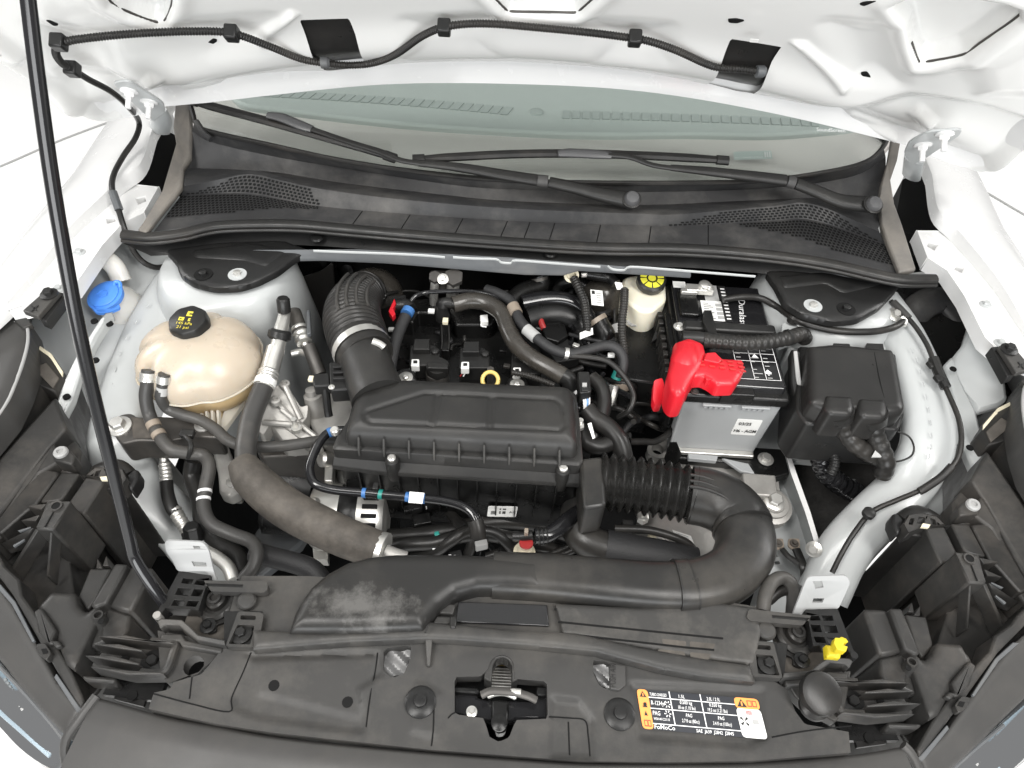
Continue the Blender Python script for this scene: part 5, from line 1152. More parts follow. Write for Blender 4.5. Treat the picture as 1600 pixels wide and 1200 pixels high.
hose('foam_sleeve', 'brown scuffed foam sleeved hose running to the radiator', [(378, 722, .925), (392, 745, .92), (420, 772, .91), (455, 798, .9), (500, 822, .89), (545, 842, .885), (588, 858, .88), (598, 862, .88)], 0.03, 'foam_hose', rs=[0.022, 0.029, 0.031, 0.031, 0.031, 0.030, 0.028, 0.024],
     parts=[('clamp', [(592, 858, .88), (602, 861, .88)], 0.027, 'alloy'), ('metal_neck', [(602, 862, .878), (618, 868, .876), (634, 873, .872)], 0.011, 'cast_alloy')])
a2 = thing('refrigerant_line', 'thin silver refrigerant pipe with brass fittings beside the strut tower', 'pipe', P(475, 530, .95))
mk('upper_fitting', tube([(458, 488, .96), (464, 505, .955), (470, 520, .95)], 0.014, 14, 4), 'dark_steel', a2)
mk('union', tube([(466, 510, .953), (472, 525, .948), (476, 536, .945)], 0.0155, 14, 4, corr=(0.012, 0.002)), 'alloy', a2, smooth=60)
mk('pipe', tube([(476, 536, .945), (482, 550, .935), (480, 552, .932), (468, 550, .93), (455, 553, .93)], 0.0065, 12, 5), 'alloy', a2)
mk('hose_section', tube([(482, 540, .942), (490, 560, .93), (500, 585, .915)], 0.012, 14, 5), 'dark_steel', a2)
mk('bracket', slab([(478, 484), (484, 483), (486, 520), (479, 522)], .965, .01), 'grey_primer', a2, bev=.002)
a3 = thing('refrigerant_line', 'silver crimped refrigerant hose descending along the frame rail', 'pipe', P(262, 780, .8))
mk('pipe', tube([(252, 700, .86), (256, 715, .85), (257, 730, .84)], 0.007, 12, 4), 'alloy', a3)
mk('ferrule', tube([(257, 724, .845), (259, 738, .84), (260, 755, .835)], 0.0105, 14, 5, corr=(0.007, 0.0015)), 'alloy', a3, smooth=60)
mk('hose_section', tube([(260, 752, .835), (262, 772, .83), (268, 792, .825), (275, 802, .82)], 0.0105, 14, 5), 'rubber', a3, smooth=60)
mk('ferrule', tube([(272, 795, .823), (279, 808, .818), (288, 822, .812), (294, 832, .81)], 0.011, 14, 5, corr=(0.007, 0.0015)), 'alloy', a3, smooth=60)
mk('service_cap', lathe(P(302, 838, .815), [(0.0135, 0), (0.0135, 0.022), (0.0105, 0.024), (0.003, 0.024)], (0.05, 0.3, 1), 6), 'black_plastic', a3, bev=.001)
mk('cap_foot', lathe(P(302, 842, .80), [(0.016, 0), (0.016, 0.014), (0.013, 0.016)], (0.05, 0.3, 1), 22), 'black_plastic', a3)
mk('lower_pipe', tube([(322, 862, .84), (340, 872, .84), (356, 886, .84), (364, 905, .835)], 0.010, 12, 5), 'alloy', a3)
# engine mount and brackets
em = thing('engine_mount', 'dark steel engine mount plate bolted with large flange bolt', 'engine mount', P(250, 675, .85))
mk('mount_plate', slab([(176, 660), (186, 648), (205, 645), (214, 652), (240, 650), (330, 655), (342, 665), (345, 684), (300, 682), (262, 690), (215, 688), (190, 694), (178, 680)], .905, .05, rc=.008), 'dark_steel', em, bev=.003)
mk('rust_face', slab([(205, 652), (238, 655), (250, 684), (208, 684)], .9065, .003), 'foam_hose', em)
mk('bolt', hexbolt(P(187, 667, .906), .0125, (0, -.05, 1), 1.55), 'zinc', em)
mk('bolt', hexbolt(P(318, 664, .906), .0085, (0, -.05, 1), 1.7), 'zinc', em)
mk('lower_leg', slab([(328, 690, .86), (350, 682, .86), (372, 738, .8), (374, 768, .78), (358, 776, .78), (342, 770, .78), (340, 740, .8)], None, .03, rc=.006), 'cast_alloy', em, bev=.004)
bolt((366, 752, .80), .008, em, 'zinc')
eb = thing('engine_bracket', 'ribbed grey cast alloy engine bracket below the air tube', 'bracket', P(460, 650, .86))
mk('arm', slab([(412, 608, .93), (440, 600, .93), (455, 612, .92), (470, 636, .91), (482, 632, .91), (480, 652, .90), (470, 664, .9), (505, 692, .885), (480, 692, .885), (450, 672, .89), (425, 655, .9), (412, 680, .89), (402, 672, .9), (408, 640, .915)], None, .03, rc=.005), 'cast_alloy', eb, bev=.004)
mk('web', slab([(420, 612, .925), (442, 604, .92), (470, 640, .905), (486, 690, .88), (440, 690, .88), (418, 660, .89)], None, .05), 'cast_alloy', eb, bev=.004)
for a, b in (((418, 612, .934), (462, 660, .9)), ((446, 604, .934), (470, 655, .905)), ((412, 660, .905), (470, 664, .905)), ((440, 640, .915), (500, 688, .89))):
    mk('rib', tube([W(a), W(b)], .005, 8, 4), 'cast_alloy', eb)
for x, y in ((446, 604), (432, 629)): mk('lug', lathe(P(x, y, .928), [(.0085, 0), (.0085, .008), (.005, .009), (.0045, .004)], n=18), 'cast_alloy', eb)
mk('front_cover', slab([(478, 608), (552, 612), (560, 690), (500, 692), (484, 660)], .88, .15, rc=.008), 'cast_alloy', eb, bev=.006)
mk('sensor_boss', lathe(P(491, 626, .90), [(.022, -.03), (.017, .0), (.0155, .012), (.011, .014), (.010, .024), (.006, .026)], (-.1, .2, 1), 20), 'cast_alloy', eb)
mk('stud', join(cyl(P(464, 672, .9), .0045, .03, n=10), lathe(P(464, 672, .905), [(.009, 0), (.009, .008)], n=6)), 'alloy', eb)
mk('lower_block', slab([(395, 690), (520, 692), (522, 725), (500, 720), (462, 712), (410, 715)], .84, .1), 'dark_steel', eb, bev=.004)
mk('pulley_cover', lathe(P(440, 760, .70), [(.09, -.05), (.09, .02), (.07, .03), (.03, .03)], (-1, -.1, .3), 36), 'engine_black', eb)
# tower-side wiring and firewall pad
fp = thing('firewall_pad', 'dark moulded firewall pad with round grommet', 'pad', PY(500, 430, .77))
mk('pad', wslab(loop_round([PY(x, y, .77) for x, y in ((452, 402), (520, 402), (530, 440), (545, 540), (520, 560), (460, 470))], .02), .02, (0, 1, 0)), 'engine_black', fp, bev=.006)
mk('shield', wslab(loop_round([PY(x, y, .74) for x, y in ((455, 440), (500, 425), (520, 410), (525, 470), (520, 540), (498, 520))], .01), .006, (0, 1, 0)), 'dark_steel', fp, bev=.002)
for x, y in ((543, 421),): mk('push_pin', lathe(PY(x, y, .766), [(.014, 0), (.013, .004), (.005, .006)], (0, -1, .2), 18), 'engine_black', fp)
mk('grommet', lathe(PY(487, 418, .765), [(.045, 0), (.042, .012), (.03, .014), (.028, .006)], (0, -1, .2), 28), 'engine_black', fp)
# ================================================================== air box
ab = thing('air_box', 'dark grey rectangular air filter box with embossed lid', 'air box', P(715, 700, .8))
lid = [(540, 686), (543, 668), (550, 640), (556, 626), (566, 618), (620, 600), (634, 598), (880, 609), (892, 613), (897, 624), (903, 700), (898, 707)]
emb = xy([(569, 646), (574, 640), (660, 613), (672, 612), (866, 622), (878, 630), (883, 662), (876, 670), (580, 657), (571, 653)], 1.012)
dv = [xy([(681, 616), (686, 616), (678, 660), (673, 660)], 1.012), xy([(766, 620), (771, 620), (768, 664), (763, 664)], 1.012)]
def embf(X, Y, d):
    s, _, _ = sdp(X, Y, emb); Z = -0.0042 * np.exp(-(s / 0.0032) ** 2) - 0.001 * sstep(-.002, .006, -s)
    for q in dv:
        s2, _, _ = sdp(X, Y, q); Z = Z - 0.0036 * np.exp(-(np.maximum(s2, 0) / 0.0026) ** 2)
    return Z
mk('lid', pillow(lid, .987, .024, .026, .02, .003, rc=.006, extra=embf, pw=1.7), 'lid_plastic', ab, smooth=60)
rim = [(519, 702), (526, 684), (545, 655), (552, 628), (560, 616), (622, 596), (884, 606), (900, 616), (906, 660), (911, 722), (906, 728), (600, 708)]
mk('rim', pillow(rim, .968, .003, .005, .033, .004, rc=.004), 'lid_plastic', ab, smooth=40)
mk('lip', slab([(518, 728, .936), (522, 704, .955), (908, 728, .955), (912, 752, .936), (905, 757, .934), (600, 738, .934)], None, .01), 'lid_plastic', ab, bev=.002)
for k in range(9):
    x = 560 + 39.3 * k; y = 686 + 2.45 * k
    mk('rib', wslab([P(x - 1.6, y - 3, .997), P(x + 1.6, y - 3, .997), P(x + 1.6, y + 19, .973), P(x - 1.6, y + 19, .973)], .012), 'hose_rubber', ab, bev=.0005)  # paler material than the lid, standing in for light caught on the ribs
base_ = [(527, 722), (905, 752), (900, 650), (560, 640)]
mk('base', slab(base_, .935, .16, rc=.008), 'engine_black', ab, bev=.004)
fy = P(720, 738, .935).y
for k in range(11):
    x = 560 + 31 * k; p = P(x, 727 + 2.4 * k, .93)
    mk('base_rib', box(Vector((p.x, p.y - .004, .875)), (.0018, .008, .1)), 'engine_black', ab)
for x, y in ((612, 712), (880, 728)):
    mk('screw_post', lathe(P(x, y + 5, .962), [(.0085, -.05), (.0105, -.036), (.0105, -.002), (.009, 0)], n=20), 'lid_plastic', ab)
    mk('screw', lathe(P(x, y + 5, .9615), [(.0065, 0), (.0065, .004), (.0045, .0055), (.002, .0055)], n=16), 'zinc', ab)
mk('side_screw', lathe(P(524, 676, .965), [(.007, 0), (.007, .008), (.005, .01)], n=16), 'zinc', ab)
q0 = PY(762, 808, fy - .004); at_, u_, v_ = quad_on(PY(761, 807, fy - .006), PY(806, 808, fy - .006), PY(763, 791, fy - .006))
mk('part_label', wslab(loop_round([at_(0, 0), at_(1, 0), at_(1, 1), at_(0, 1)], .003), .0006, (0, 1, 0)), 'sticker_white', ab)
for k in range(6): panel(at_, .12 + .03 * k, .25, .135 + .03 * k, .6, .0008, 'print_black', ab)
for i in range(5):
    for j in range(5):
        if (i * 3 + j * 5 + i * j) % 3: panel(at_, .4 + .055 * i, .2 + .13 * j, .45 + .055 * i, .32 + .13 * j, .0008, 'print_black', ab)
text('AC', at_(.74, .42), u_, v_, .006, 'print_black', ab, lift=.001)
# bellows to the intake duct
bl = thing('air_bellows', 'black ribbed rubber bellows between air box and intake duct', 'bellows', P(1010, 760, .9))
mk('socket', slab([(906, 716), (942, 712), (948, 790), (912, 796)], .965, .075, rc=.008), 'duct_plastic', bl, bev=.005)
mk('folds', tube([(935, 752, .928), (975, 756, .928), (1020, 762, .928), (1065, 770, .928), (1082, 774, .928)], .046, 28, 6, corr=(.0138, .0095)), 'bellows_rubber', bl, smooth=70)
mk('elbow', tube([(1078, 773, .928), (1105, 778, .93), (1132, 789, .932), (1152, 806, .934), (1160, 824, .936)], .045, 28, 6, rs=[.045, .045, .045, .044, .042]), 'duct_plastic', bl, smooth=60)
for k in range(3):
    o = k * 9
    mk('elbow_rib', tube([P(1078, 742 + o, .97), P(1102, 746 + o, .972), P(1128, 758 + o * .9, .972), P(1148 - o * .3, 772 + o * .8, .97)], .0028, 8, 5), 'duct_plastic', bl)
# tube from the lid to the turbo, with ribbed hose
at = thing('air_tube', 'grey air outlet tube joined to a black lattice ribbed hose', 'air tube', P(570, 540, .95))
mk('tube', tube([(592, 622, .982), (582, 596, .985), (574, 572, .986), (567, 552, .985)], .043, 28, 6, rs=[.044, .042, .0415, .042]), 'lid_plastic', at, smooth=60)
rp = [(574, 560, .984), (566, 546, .983), (557, 522, .979), (551, 502, .974), (552, 482, .966), (560, 466, .956), (574, 454, .944)]
mk('ribbed_hose', tube(rp, .048, 30, 8, rs=[.046, .049, .052, .052, .05, .046, .04], corr=(.0105, .0048, .16, .98)), 'rubber', at, smooth=70)
qq = path(rp, 10)
for dx in (-.03, -.013, .004, .02):
    pts = []
    for i in range(24, 54, 3):
        p = qq[i]; h = math.sqrt(max(1e-6, .052 ** 2 - dx * dx)); tg = (qq[i + 1] - qq[i - 1]).normalized()
        sidev = tg.cross(Vector((0, 0, 1))).normalized(); upn = sidev.cross(tg).normalized()
        pts.append(p + sidev * (-dx) + upn * h * (1 - .1 * (i - 24) / 30))
    mk('lattice_bar', tube(pts, .0032, 6, 2), 'hose_rubber', at)
mk('end_elbow', tube([(566, 462, .952), (578, 448, .94), (596, 452, .925), (606, 474, .90)], .036, 24, 6), 'brown_hose', at, smooth=60)
ca = path([(562, 540, .983), (568, 551, .984)], 4)
mk('clamp', tube([ca[1], ca[2], ca[-1]], .0495, 30, 2, straight=True, cap=False), 'zinc', at, smooth=60)
mk('clamp_screw', tube([P(582, 533, 1.026), P(594, 538, 1.022), P(600, 543, 1.018)], .006, 10, 3), 'zinc', at)
# mass-air sensor beside the tube
ms = thing('air_sensor', 'black air flow sensor with plug on the side of the air tube', 'sensor', P(525, 590, .95))
mk('housing', slab([(514, 566), (542, 564), (546, 608), (516, 610)], .985, .03, rc=.004), 'black_plastic', ms, bev=.002)
mk('plug', slab([(487, 584), (514, 582), (516, 602), (490, 604)], .98, .022, rc=.003), 'black_plastic', ms, bev=.002)
for k in range(3): mk('fin', slab([(520, 570 + 9 * k), (542, 569 + 9 * k), (542, 573 + 9 * k), (520, 574 + 9 * k)], .992, .01), 'black_plastic', ms, bev=.0008)
mk('lead', tube([P(508, 604, .97), P(510, 622, .95), P(512, 640, .93), P(514, 650, .92)], .007, 10, 4), 'black_plastic', ms)
mk('white_lock', box(P(486, 592, .978), (.008, .01, .006)), 'ivory', ms, bev=.001)
bolt((518, 605, .985), .003, ms)
# ================================================================== engine top
en = thing('engine', 'black engine valve cover with ignition coils and oil cap', 'engine', P(730, 560, .7))
mk('block', slab([(590, 520), (900, 540), (930, 600), (930, 700), (600, 690)], .86, .3), 'engine_black', en, bev=.006)
mk('valve_cover', slab([(606, 512), (640, 488), (700, 486), (860, 500), (905, 540), (902, 612), (610, 606)], .90, .06, rc=.01), 'engine_black', en, bev=.006)
mk('rear_cover', slab([(625, 470), (700, 462), (862, 474), (880, 505), (866, 520), (834, 512), (826, 496), (776, 494), (768, 508), (712, 508), (706, 492), (652, 488), (646, 504), (622, 500)], .935, .05, rc=.006), 'engine_black', en, bev=.004)
def coil(x, y):
    c = mk('ignition_coil', slab([(x - 22, y - 14), (x + 16, y - 14), (x + 24, y - 2), (x + 24, y + 18), (x - 24, y + 18)], .935, .035, rc=.003), 'black_plastic', en, bev=.002)
    mk('coil_top', slab([(x - 16, y - 24), (x + 8, y - 24), (x + 8, y - 7), (x - 18, y - 7)], .947, .014, rc=.002), 'black_plastic', c, bev=.002)
    mk('connector', slab([(x - 20, y + 8), (x - 8, y + 8), (x - 8, y + 19), (x - 21, y + 19)], .942, .014, rc=.002), 'sticker_white', c, bev=.001)
    mk('latch', slab([(x - 17, y + 10), (x - 11, y + 10), (x - 11, y + 14), (x - 17, y + 14)], .9435, .002), 'print_black', c)
    mk('pillar', lathe(P(x + 17, y - 2, .935), [(.007, 0), (.007, .006), (.004, .008)], n=14), 'black_plastic', c)
    for k, m in enumerate(('wire_red', 'print_white')):
        mk('wire', tube([P(x - 16 + 4 * k, y + 18, .935), P(x - 18 + 4 * k, y + 25, .928), P(x - 22 + 5 * k, y + 31, .92)], .0013, 6, 3), m, c)
coil(663, 553); coil(741, 557); coil(822, 566)
mk('connector', slab([(750, 492), (762, 491), (763, 502), (751, 503)], .945, .012), 'sticker_white', en, bev=.001)
mk('connector_wire', tube([P(753, 503, .94), P(752, 509, .938), P(760, 511, .936)], .0014, 6, 4), 'print_white', en)
mk('oil_collar', lathe(P(684, 592, .90), [(.0205, 0), (.0205, .02), (.019, .022)], n=28), 'hose_rubber', en)
oc = mk('oil_cap', lathe(P(684, 577, .925), [(.0205, -.006), (.021, .0), (.0195, .010), (.008, .011)], n=32, lobes=6, lobe=.025), 'black_plastic', en, smooth=40)
mk('grip', slab([(668, 566), (700, 567), (700, 576), (668, 575)], .944, .012, rc=.002), 'black_plastic', oc, bev=.002)
for x, y in ((634, 591), (808, 602)):
    mk('flange_bolt', join(lathe(P(x, y, .935), [(.0125, 0), (.0125, .003), (.011, .004)], n=24), lathe(P(x, y, .939), [(.0055, 0), (.0055, .005), (.004, .006)], n=6)), 'alloy', en)
    mk('rubber_mount', lathe(P(x, y + 5, .915), [(.019, 0), (.019, .012), (.015, .016)], n=24), 'engine_black', en)
p = P(766, 594, .945); ring = [p + Vector((math.cos(a) * .0135, math.sin(a) * .0115, math.sin(a) * .008)) for a in [k * 6.2832 / 24 for k in range(25)]]
mk('dipstick_ring', tube(ring, .0036, 10, 1, straight=True, cap=False), 'dip_yellow', en, smooth=60)
mk('dipstick_tube', cyl(P(766, 600, .90), .006, .04, n=12), 'dark_steel', en)
mk('web_post', slab([(686, 506), (704, 506), (702, 548), (690, 548)], .925, .03), 'engine_black', en, bev=.002)
for x in (690, 701): mk('web_edge', tube([P(x, 508, .937), P(x + 1, 530, .93), P(x, 546, .926)], .0015, 6, 3), 'box_plastic', en)
mk('manifold', tube([(820, 500, .93), (850, 492, .93), (880, 494, .925), (905, 510, .91), (915, 545, .88)], .03, 18, 6), 'engine_black', en, smooth=60)
mk('manifold_runner', tube([(815, 474, .955), (850, 468, .955), (885, 470, .95), (912, 485, .935), (930, 512, .91)], .016, 16, 6), 'gloss_black', en, smooth=60)
mk('throttle_block', slab([(846, 508), (882, 506), (888, 524), (872, 534), (852, 528)], .94, .03, rc=.003), 'engine_black', en, bev=.003)
mk('actuator', slab([(846, 530), (886, 526), (906, 560), (868, 566)], .93, .03, rc=.003), 'black_plastic', en, bev=.003)
mk('sensor', tube([P(843, 492, .945), P(846, 505, .94), P(850, 514, .935)], .006, 10, 4), 'wire_red', en)
# breather hose over the engine
hose('breather_hose', 'dark brown curved breather hose crossing the engine top', [(708, 476, .97), (735, 470, .972), (762, 474, .972), (784, 490, .97), (794, 515, .966), (808, 540, .962), (832, 560, .958), (858, 575, .955), (880, 588, .95)], .0155, 'brown_hose',
     parts=[('neck', [(694, 474, .968), (712, 475, .97)], .0085, 'black_plastic'), ('end_cuff', [(876, 586, .951), (888, 592, .946), (892, 606, .93)], .0145, 'black_plastic')])
pv = thing('breather_valve', 'black breather valve with clear latch under the brown hose', 'valve', P(692, 495, .93))
mk('body', lathe(P(692, 498, .925), [(.014, 0), (.014, .02), (.012, .024), (.012, .036), (.009, .042)], (0, .05, 1), 22), 'black_plastic', pv)
mk('head', tube([P(692, 480, .962), P(694, 473, .97), P(706, 474, .97)], .010, 14, 4), 'black_plastic', pv)
mk('latch', box(P(696, 502, .952), (.010, .012, .008)), 'ivory', pv, bev=.001)
mk('clip', box(P(674, 486, .95), (.012, .009, .006)), 'sticker_white', pv, bev=.001)
hose('vent_hose', 'black sleeved vent hose dropping behind the air tube', [(634, 494, .965), (626, 512, .96), (618, 534, .955), (612, 560, .945), (608, 584, .93)], .0105, 'braid', parts=[('blue_band', [(639, 484, .967), (635, 491, .966)], .0115, 'tape_blue'), ('elbow', [(622, 477, .965), (636, 476, .968), (642, 482, .967)], .011, 'black_plastic')])
qc = thing('quick_connector', 'red locked black quick connector behind the air tube', 'connector', P(612, 480, .95))
mk('red_lock', slab([(607, 486), (616, 466), (619, 474), (614, 482), (618, 490), (613, 495)], .972, .012), 'red_plastic', qc, bev=.001)
mk('body', slab([(612, 462), (634, 460), (636, 478), (616, 480)], .968, .02, rc=.003), 'black_plastic', qc, bev=.002)
hose('fuel_line', 'thin glossy black line looping behind the engine', [(642, 470, .975), (650, 462, .98), (666, 457, .98), (700, 455, .98), (740, 456, .98), (770, 462, .978), (790, 472, .972)], .0042, 'gloss_black')
fv = thing('expansion_valve', 'silver refrigerant pipes and valve block on the firewall', 'valve', PY(692, 450, .70))
mk('valve_block', slab([(672, 422), (716, 422), (718, 436), (674, 436)], .99, .03, rc=.004), 'dark_steel', fv, bev=.002)
for x, r in ((678, .008), (707, .012)):
    mk('pipe', tube([P(x + 2, 436, .99), P(x + 1, 446, .975), P(x, 462, .95), P(x - 1, 485, .92)], r, 14, 5), 'zinc', fv, smooth=60)
    mk('nut', lathe(P(x + 2, 434, .992), [(r * 1.5, -.006), (r * 1.5, .006)], (0, -.4, 1), 6), 'dark_steel', fv)
bolt((692, 436, .995), .006, fv, 'zinc', axis=(0, -.6, 1))
# fuel rail line across the front of the air box
fl = thing('vapour_line', 'glossy black vapour line with blue tape across the air box front', 'pipe', P(640, 770, .85))
vp = [(540, 672, .935), (516, 675, .935), (500, 690, .935), (488, 715, .93), (484, 735, .925), (492, 755, .92), (520, 765, .915), (570, 770, .912), (630, 776, .91), (690, 782, .908), (725, 792, .905), (742, 808, .90), (746, 828, .89)]
mk('line', tube(vp, .0072, 12, 7), 'gloss_black', fl, smooth=60)
for pp, m in (([(512, 677, .936), (519, 674, .936)], 'tape_blue'), ([(566, 770, .9125), (572, 770.5, .9125)], 'tape_blue'), ([(634, 776, .9105), (641, 777, .9105)], 'tape_blue'), ([(658, 779, .91), (664, 779.5, .91)], 'tape_blue'), ([(592, 772, .912), (598, 773, .912)], 'tape_green')):
    mk('tape_band', tube(pp, .0078, 12, 2), m, fl)
mk('tape_flag', wslab([P(640, 768, .926), P(663, 770, .926), P(660, 787, .915), P(638, 785, .915)], .001), 'sticker_white', fl)
mk('clip', box(P(588, 764, .915), (.008, .012, .02)), 'black_plastic', fl, bev=.001)
mk('end_cuff', tube([(742, 812, .898), (746, 826, .89), (747, 840, .88)], .0125, 14, 3), 'rubber', fl)
# alternator and lower clutter
al = thing('alternator', 'silver finned alternator beneath the air box', 'alternator', P(550, 800, .75))
ap = P(548, 808, .80)
mk('case', lathe(ap, [(.03, -.065), (.05, -.06), (.056, -.05), (.056, -.012), (.054, -.01), (.054, .016), (.056, .018), (.056, .05), (.048, .06), (.02, .062)], (1, 0.04, 0), 36), 'alloy', al, smooth=40)
mk('stator', lathe(ap, [(.0565, -.012), (.0575, -.01), (.0575, .016), (.0565, .018)], (1, .04, 0), 36), 'engine_black', al)
for k in range(10):
    a = math.pi * (0.1 + .085 * k)
    c_ = ap + Vector((.04, -math.cos(a) * .056, math.sin(a) * .056))
    mk('vent_slot', box(c_, (.024, .007, .007), axes=((1, .04, 0), (0, math.sin(a), math.cos(a)), (0, -math.cos(a), math.sin(a)))), 'void_black', al, bev=.001)
for x, y in ((515, 718), (500, 790)): mk('ear', lathe(P(x, y, .84), [(.014, 0), (.014, .016), (.009, .02)], (-.6, -.4, .6), 18), 'alloy', al)
mk('ear_arm', slab([(508, 712), (522, 714), (520, 752), (506, 752)], .84, .02, rc=.004), 'alloy', al, bev=.002)
mk('plug', slab([(492, 768), (528, 770), (526, 786), (494, 786)], .83, .02, rc=.003), 'alloy', al, bev=.002)
mk('lower_ear', slab([(488, 852), (512, 854), (512, 876), (490, 874)], .76, .02, rc=.003), 'alloy', al, bev=.002)
wl = thing('wiring_loom', 'tangled black taped wiring loom in front of the engine', 'wiring', P(720, 840, .78))
random.seed(3)
for pts, r in (([(590, 868, .80), (630, 852, .82), (680, 848, .83), (720, 838, .835), (760, 835, .835), (800, 842, .83), (840, 850, .82), (880, 862, .8)], .012),
               ([(645, 872, .80), (680, 862, .82), (705, 845, .84), (730, 830, .845), (770, 832, .84), (795, 850, .83), (805, 870, .81)], .010),
               ([(700, 800, .80), (715, 815, .82), (730, 828, .835), (738, 845, .83), (730, 870, .81)], .009), ([(600, 840, .78), (650, 836, .79), (700, 830, .8), (770, 815, .79), (840, 820, .78), (900, 840, .78)], .014),
               ([(760, 870, .8), (790, 862, .81), (830, 868, .82), (880, 872, .82)], .007), ([(840, 872, .8), (880, 858, .82), (910, 840, .83), (925, 825, .83)], .006), ([(850, 874, .8), (890, 862, .82), (918, 846, .83), (932, 832, .83)], .006)):
    mk('cable', tube(pts, r, 10, 6), 'rubber', wl, smooth=60)
for x, y, z, s, m in ((672, 790, .82, (.016, .006, .012), 'sticker_white'), (645, 795, .82, (.03, .012, .014), 'engine_black'), (683, 838, .83, (.008, .008, .02), 'tape_green'), (752, 852, .83, (.02, .01, .018), 'sticker_grey'), (660, 815, .80, (.03, .02, .02), 'engine_black'), (712, 868, .82, (.02, .012, .012), 'black_plastic'), (790, 866, .81, (.02, .02, .02), 'engine_black'), (679, 856, .83, (.008, .006, .006), 'print_white'), (703, 870, .828, (.006, .008, .003), 'print_white'), (710, 871, .828, (.006, .008, .003), 'print_white')):
    mk('connector', box(P(x, y, z), s, .3), m, wl, bev=.0015)
cv = thing('coolant_connector', 'cream quick connector with black crimped hose beside the duct', 'connector', P(820, 860, .85))
mk('body', lathe(P(818, 872, .84), [(.011, -.02), (.011, .01), (.017, .012), (.017, .018), (.012, .02), (.012, .03)], (.02, .15, 1), 20), 'ivory', cv)
mk('collar_red', lathe(P(822, 850, .885), [(.0105, 0), (.0105, .003)], (.02, .15, 1), 20), 'wire_red', cv)
mk('side_tube', tube([(802, 838, .885), (818, 838, .888), (832, 836, .89)], .0075, 12, 3), 'black_plastic', cv)
mk('tab', box(P(822, 834, .895), (.006, .008, .022)), 'tape_tan', cv, bev=.001)
mk('hose', tube([(836, 838, .888), (855, 836, .888), (872, 826, .888), (888, 812, .885), (905, 800, .88)], .0125, 16, 6), 'gloss_black', cv, smooth=60)
mk('ferrule', tube([(838, 838, .888), (856, 836, .888)], .0135, 14, 5, corr=(.006, .0015)), 'black_plastic', cv)
ch = thing('charge_hose', 'black moulded charge hose with braided sleeve behind the duct', 'hose', P(960, 850, .82))
mk('elbow', tube([(905, 790, .86), (900, 815, .86), (912, 840, .858), (938, 855, .856), (955, 858, .855)], .027, 20, 6), 'duct_plastic', ch, smooth=60)
mk('sleeve', tube([(945, 856, .855), (985, 864, .853), (1030, 872, .85), (1085, 884, .845)], .029, 22, 6), 'braid', ch, smooth=60)
# transmission seen below the bellows
tr = thing('transmission', 'cast alloy transmission housing with white label', 'transmission', P(1060, 840, .7))
mk('case', pillow([(1000, 800), (1060, 792), (1110, 815), (1130, 850), (1110, 880), (1000, 870)], .80, .03, .05, .2, .006), 'cast_alloy', tr, smooth=60)
at_, u_, v_ = quad_on(P(1062, 858, .835), P(1092, 868, .835), P(1050, 828, .835))
panel(at_, 0, 0, 1, 1, .001, 'sticker_white', tr, 'label')
for k in range(5): panel(at_, .15, .5 + .09 * k, .8, .53 + .09 * k, .0016, 'sticker_grey', tr)
for k in range(4): panel(at_, .2 + .16 * k, .1, .3 + .16 * k, .36, .0016, 'print_black', tr)
mk('cable', tube([(960, 826, .87), (1010, 828, .872), (1050, 838, .868), (1078, 852, .86), (1088, 872, .85)], .0065, 12, 6), 'rubber', tr)
mk('arm', slab([(972, 810), (990, 812), (988, 842), (976, 842)], .87, .02, rc=.003), 'black_plastic', tr, bev=.002)
mk('stud', join(lathe(P(1003, 812, .84), [(.01, 0), (.01, .012), (.006, .014)], n=6), cyl(P(1003, 812, .84), .005, .03, n=12)), 'zinc', tr)
mk('gear_lug', box(P(1018, 842, .84), (.012, .012, .018), .3), 'ivory', tr, bev=.002)
# ================================================================== right side: battery, fuse box, brake fluid
bt = thing('battery', 'grey car battery with black lid and printed labels', 'battery', P(1145, 712, .79))
ZB = .98
fl_, fr_ = P(1066, 606, ZB), P(1240, 614, ZB); Yf = (fl_.y + fr_.y) / 2; X0, X1 = .276, .452; Yb = Yf + .275
def bslab(name, x0, x1, y0, y1, z1, z0, m, bev=.004, par=bt, rc=.006):
    return mk(name, wslab(loop_round([Vector((x0, y0, z1)), Vector((x1, y0, z1)), Vector((x1, y1, z1)), Vector((x0, y1, z1))], rc), z1 - z0), m, par, bev=bev)
case = loft([[Vector((x, y, z)) for x, y in ((X0 + .004 + k, Yf + .004 + k), (X1 - .004 - k, Yf + .004 + k), (X1 - .004 - k, Yb - .004), (X0 + .004 + k, Yb - .004))] for z, k in ((.955, 0), (.80, .006), (.792, .004))])
mk('case', case, 'battery_grey', bt, bev=.003)
bslab('lid', X0 - .002, X1 + .002, Yf - .001, Yb, .963, .942, 'engine_black')
bslab('lid_step', X0 + .004, X1 - .006, Yf + .012, Yb - .01, ZB - .003, .955, 'gloss_black')
bslab('front_notch', X0 + .06, X0 + .115, Yf - .004, Yf + .02, .974, .95, 'engine_black', .002, rc=.002)
for k, (a, b) in enumerate(((.04, .085), (.105, .15))):
    for j in range(5): bslab('handle_rib', X0 + a + j * .009, X0 + a + .006 + j * .009, Yf - .001, Yf + .006, .940, .930, 'battery_grey', .001, rc=.001)
    bslab('handle_lip', X0 + a - .003, X0 + b, Yf - .0035, Yf + .004, .9415, .938, 'battery_grey', .001, rc=.001)
bslab('hold_ledge', X0 + .02, X1 - .012, Yf - .002, Yf + .01, .803, .794, 'alloy', .002, rc=.002)
mk('peg', lathe(Vector((X0 + .09, Yf - .002, .958)), [(.005, 0), (.005, .003)], (0, -1, 0), 14), 'engine_black', bt)
bolt(Vector((X0 + .018, Yf + .006, .964)), .004, bt, 'dark_steel')
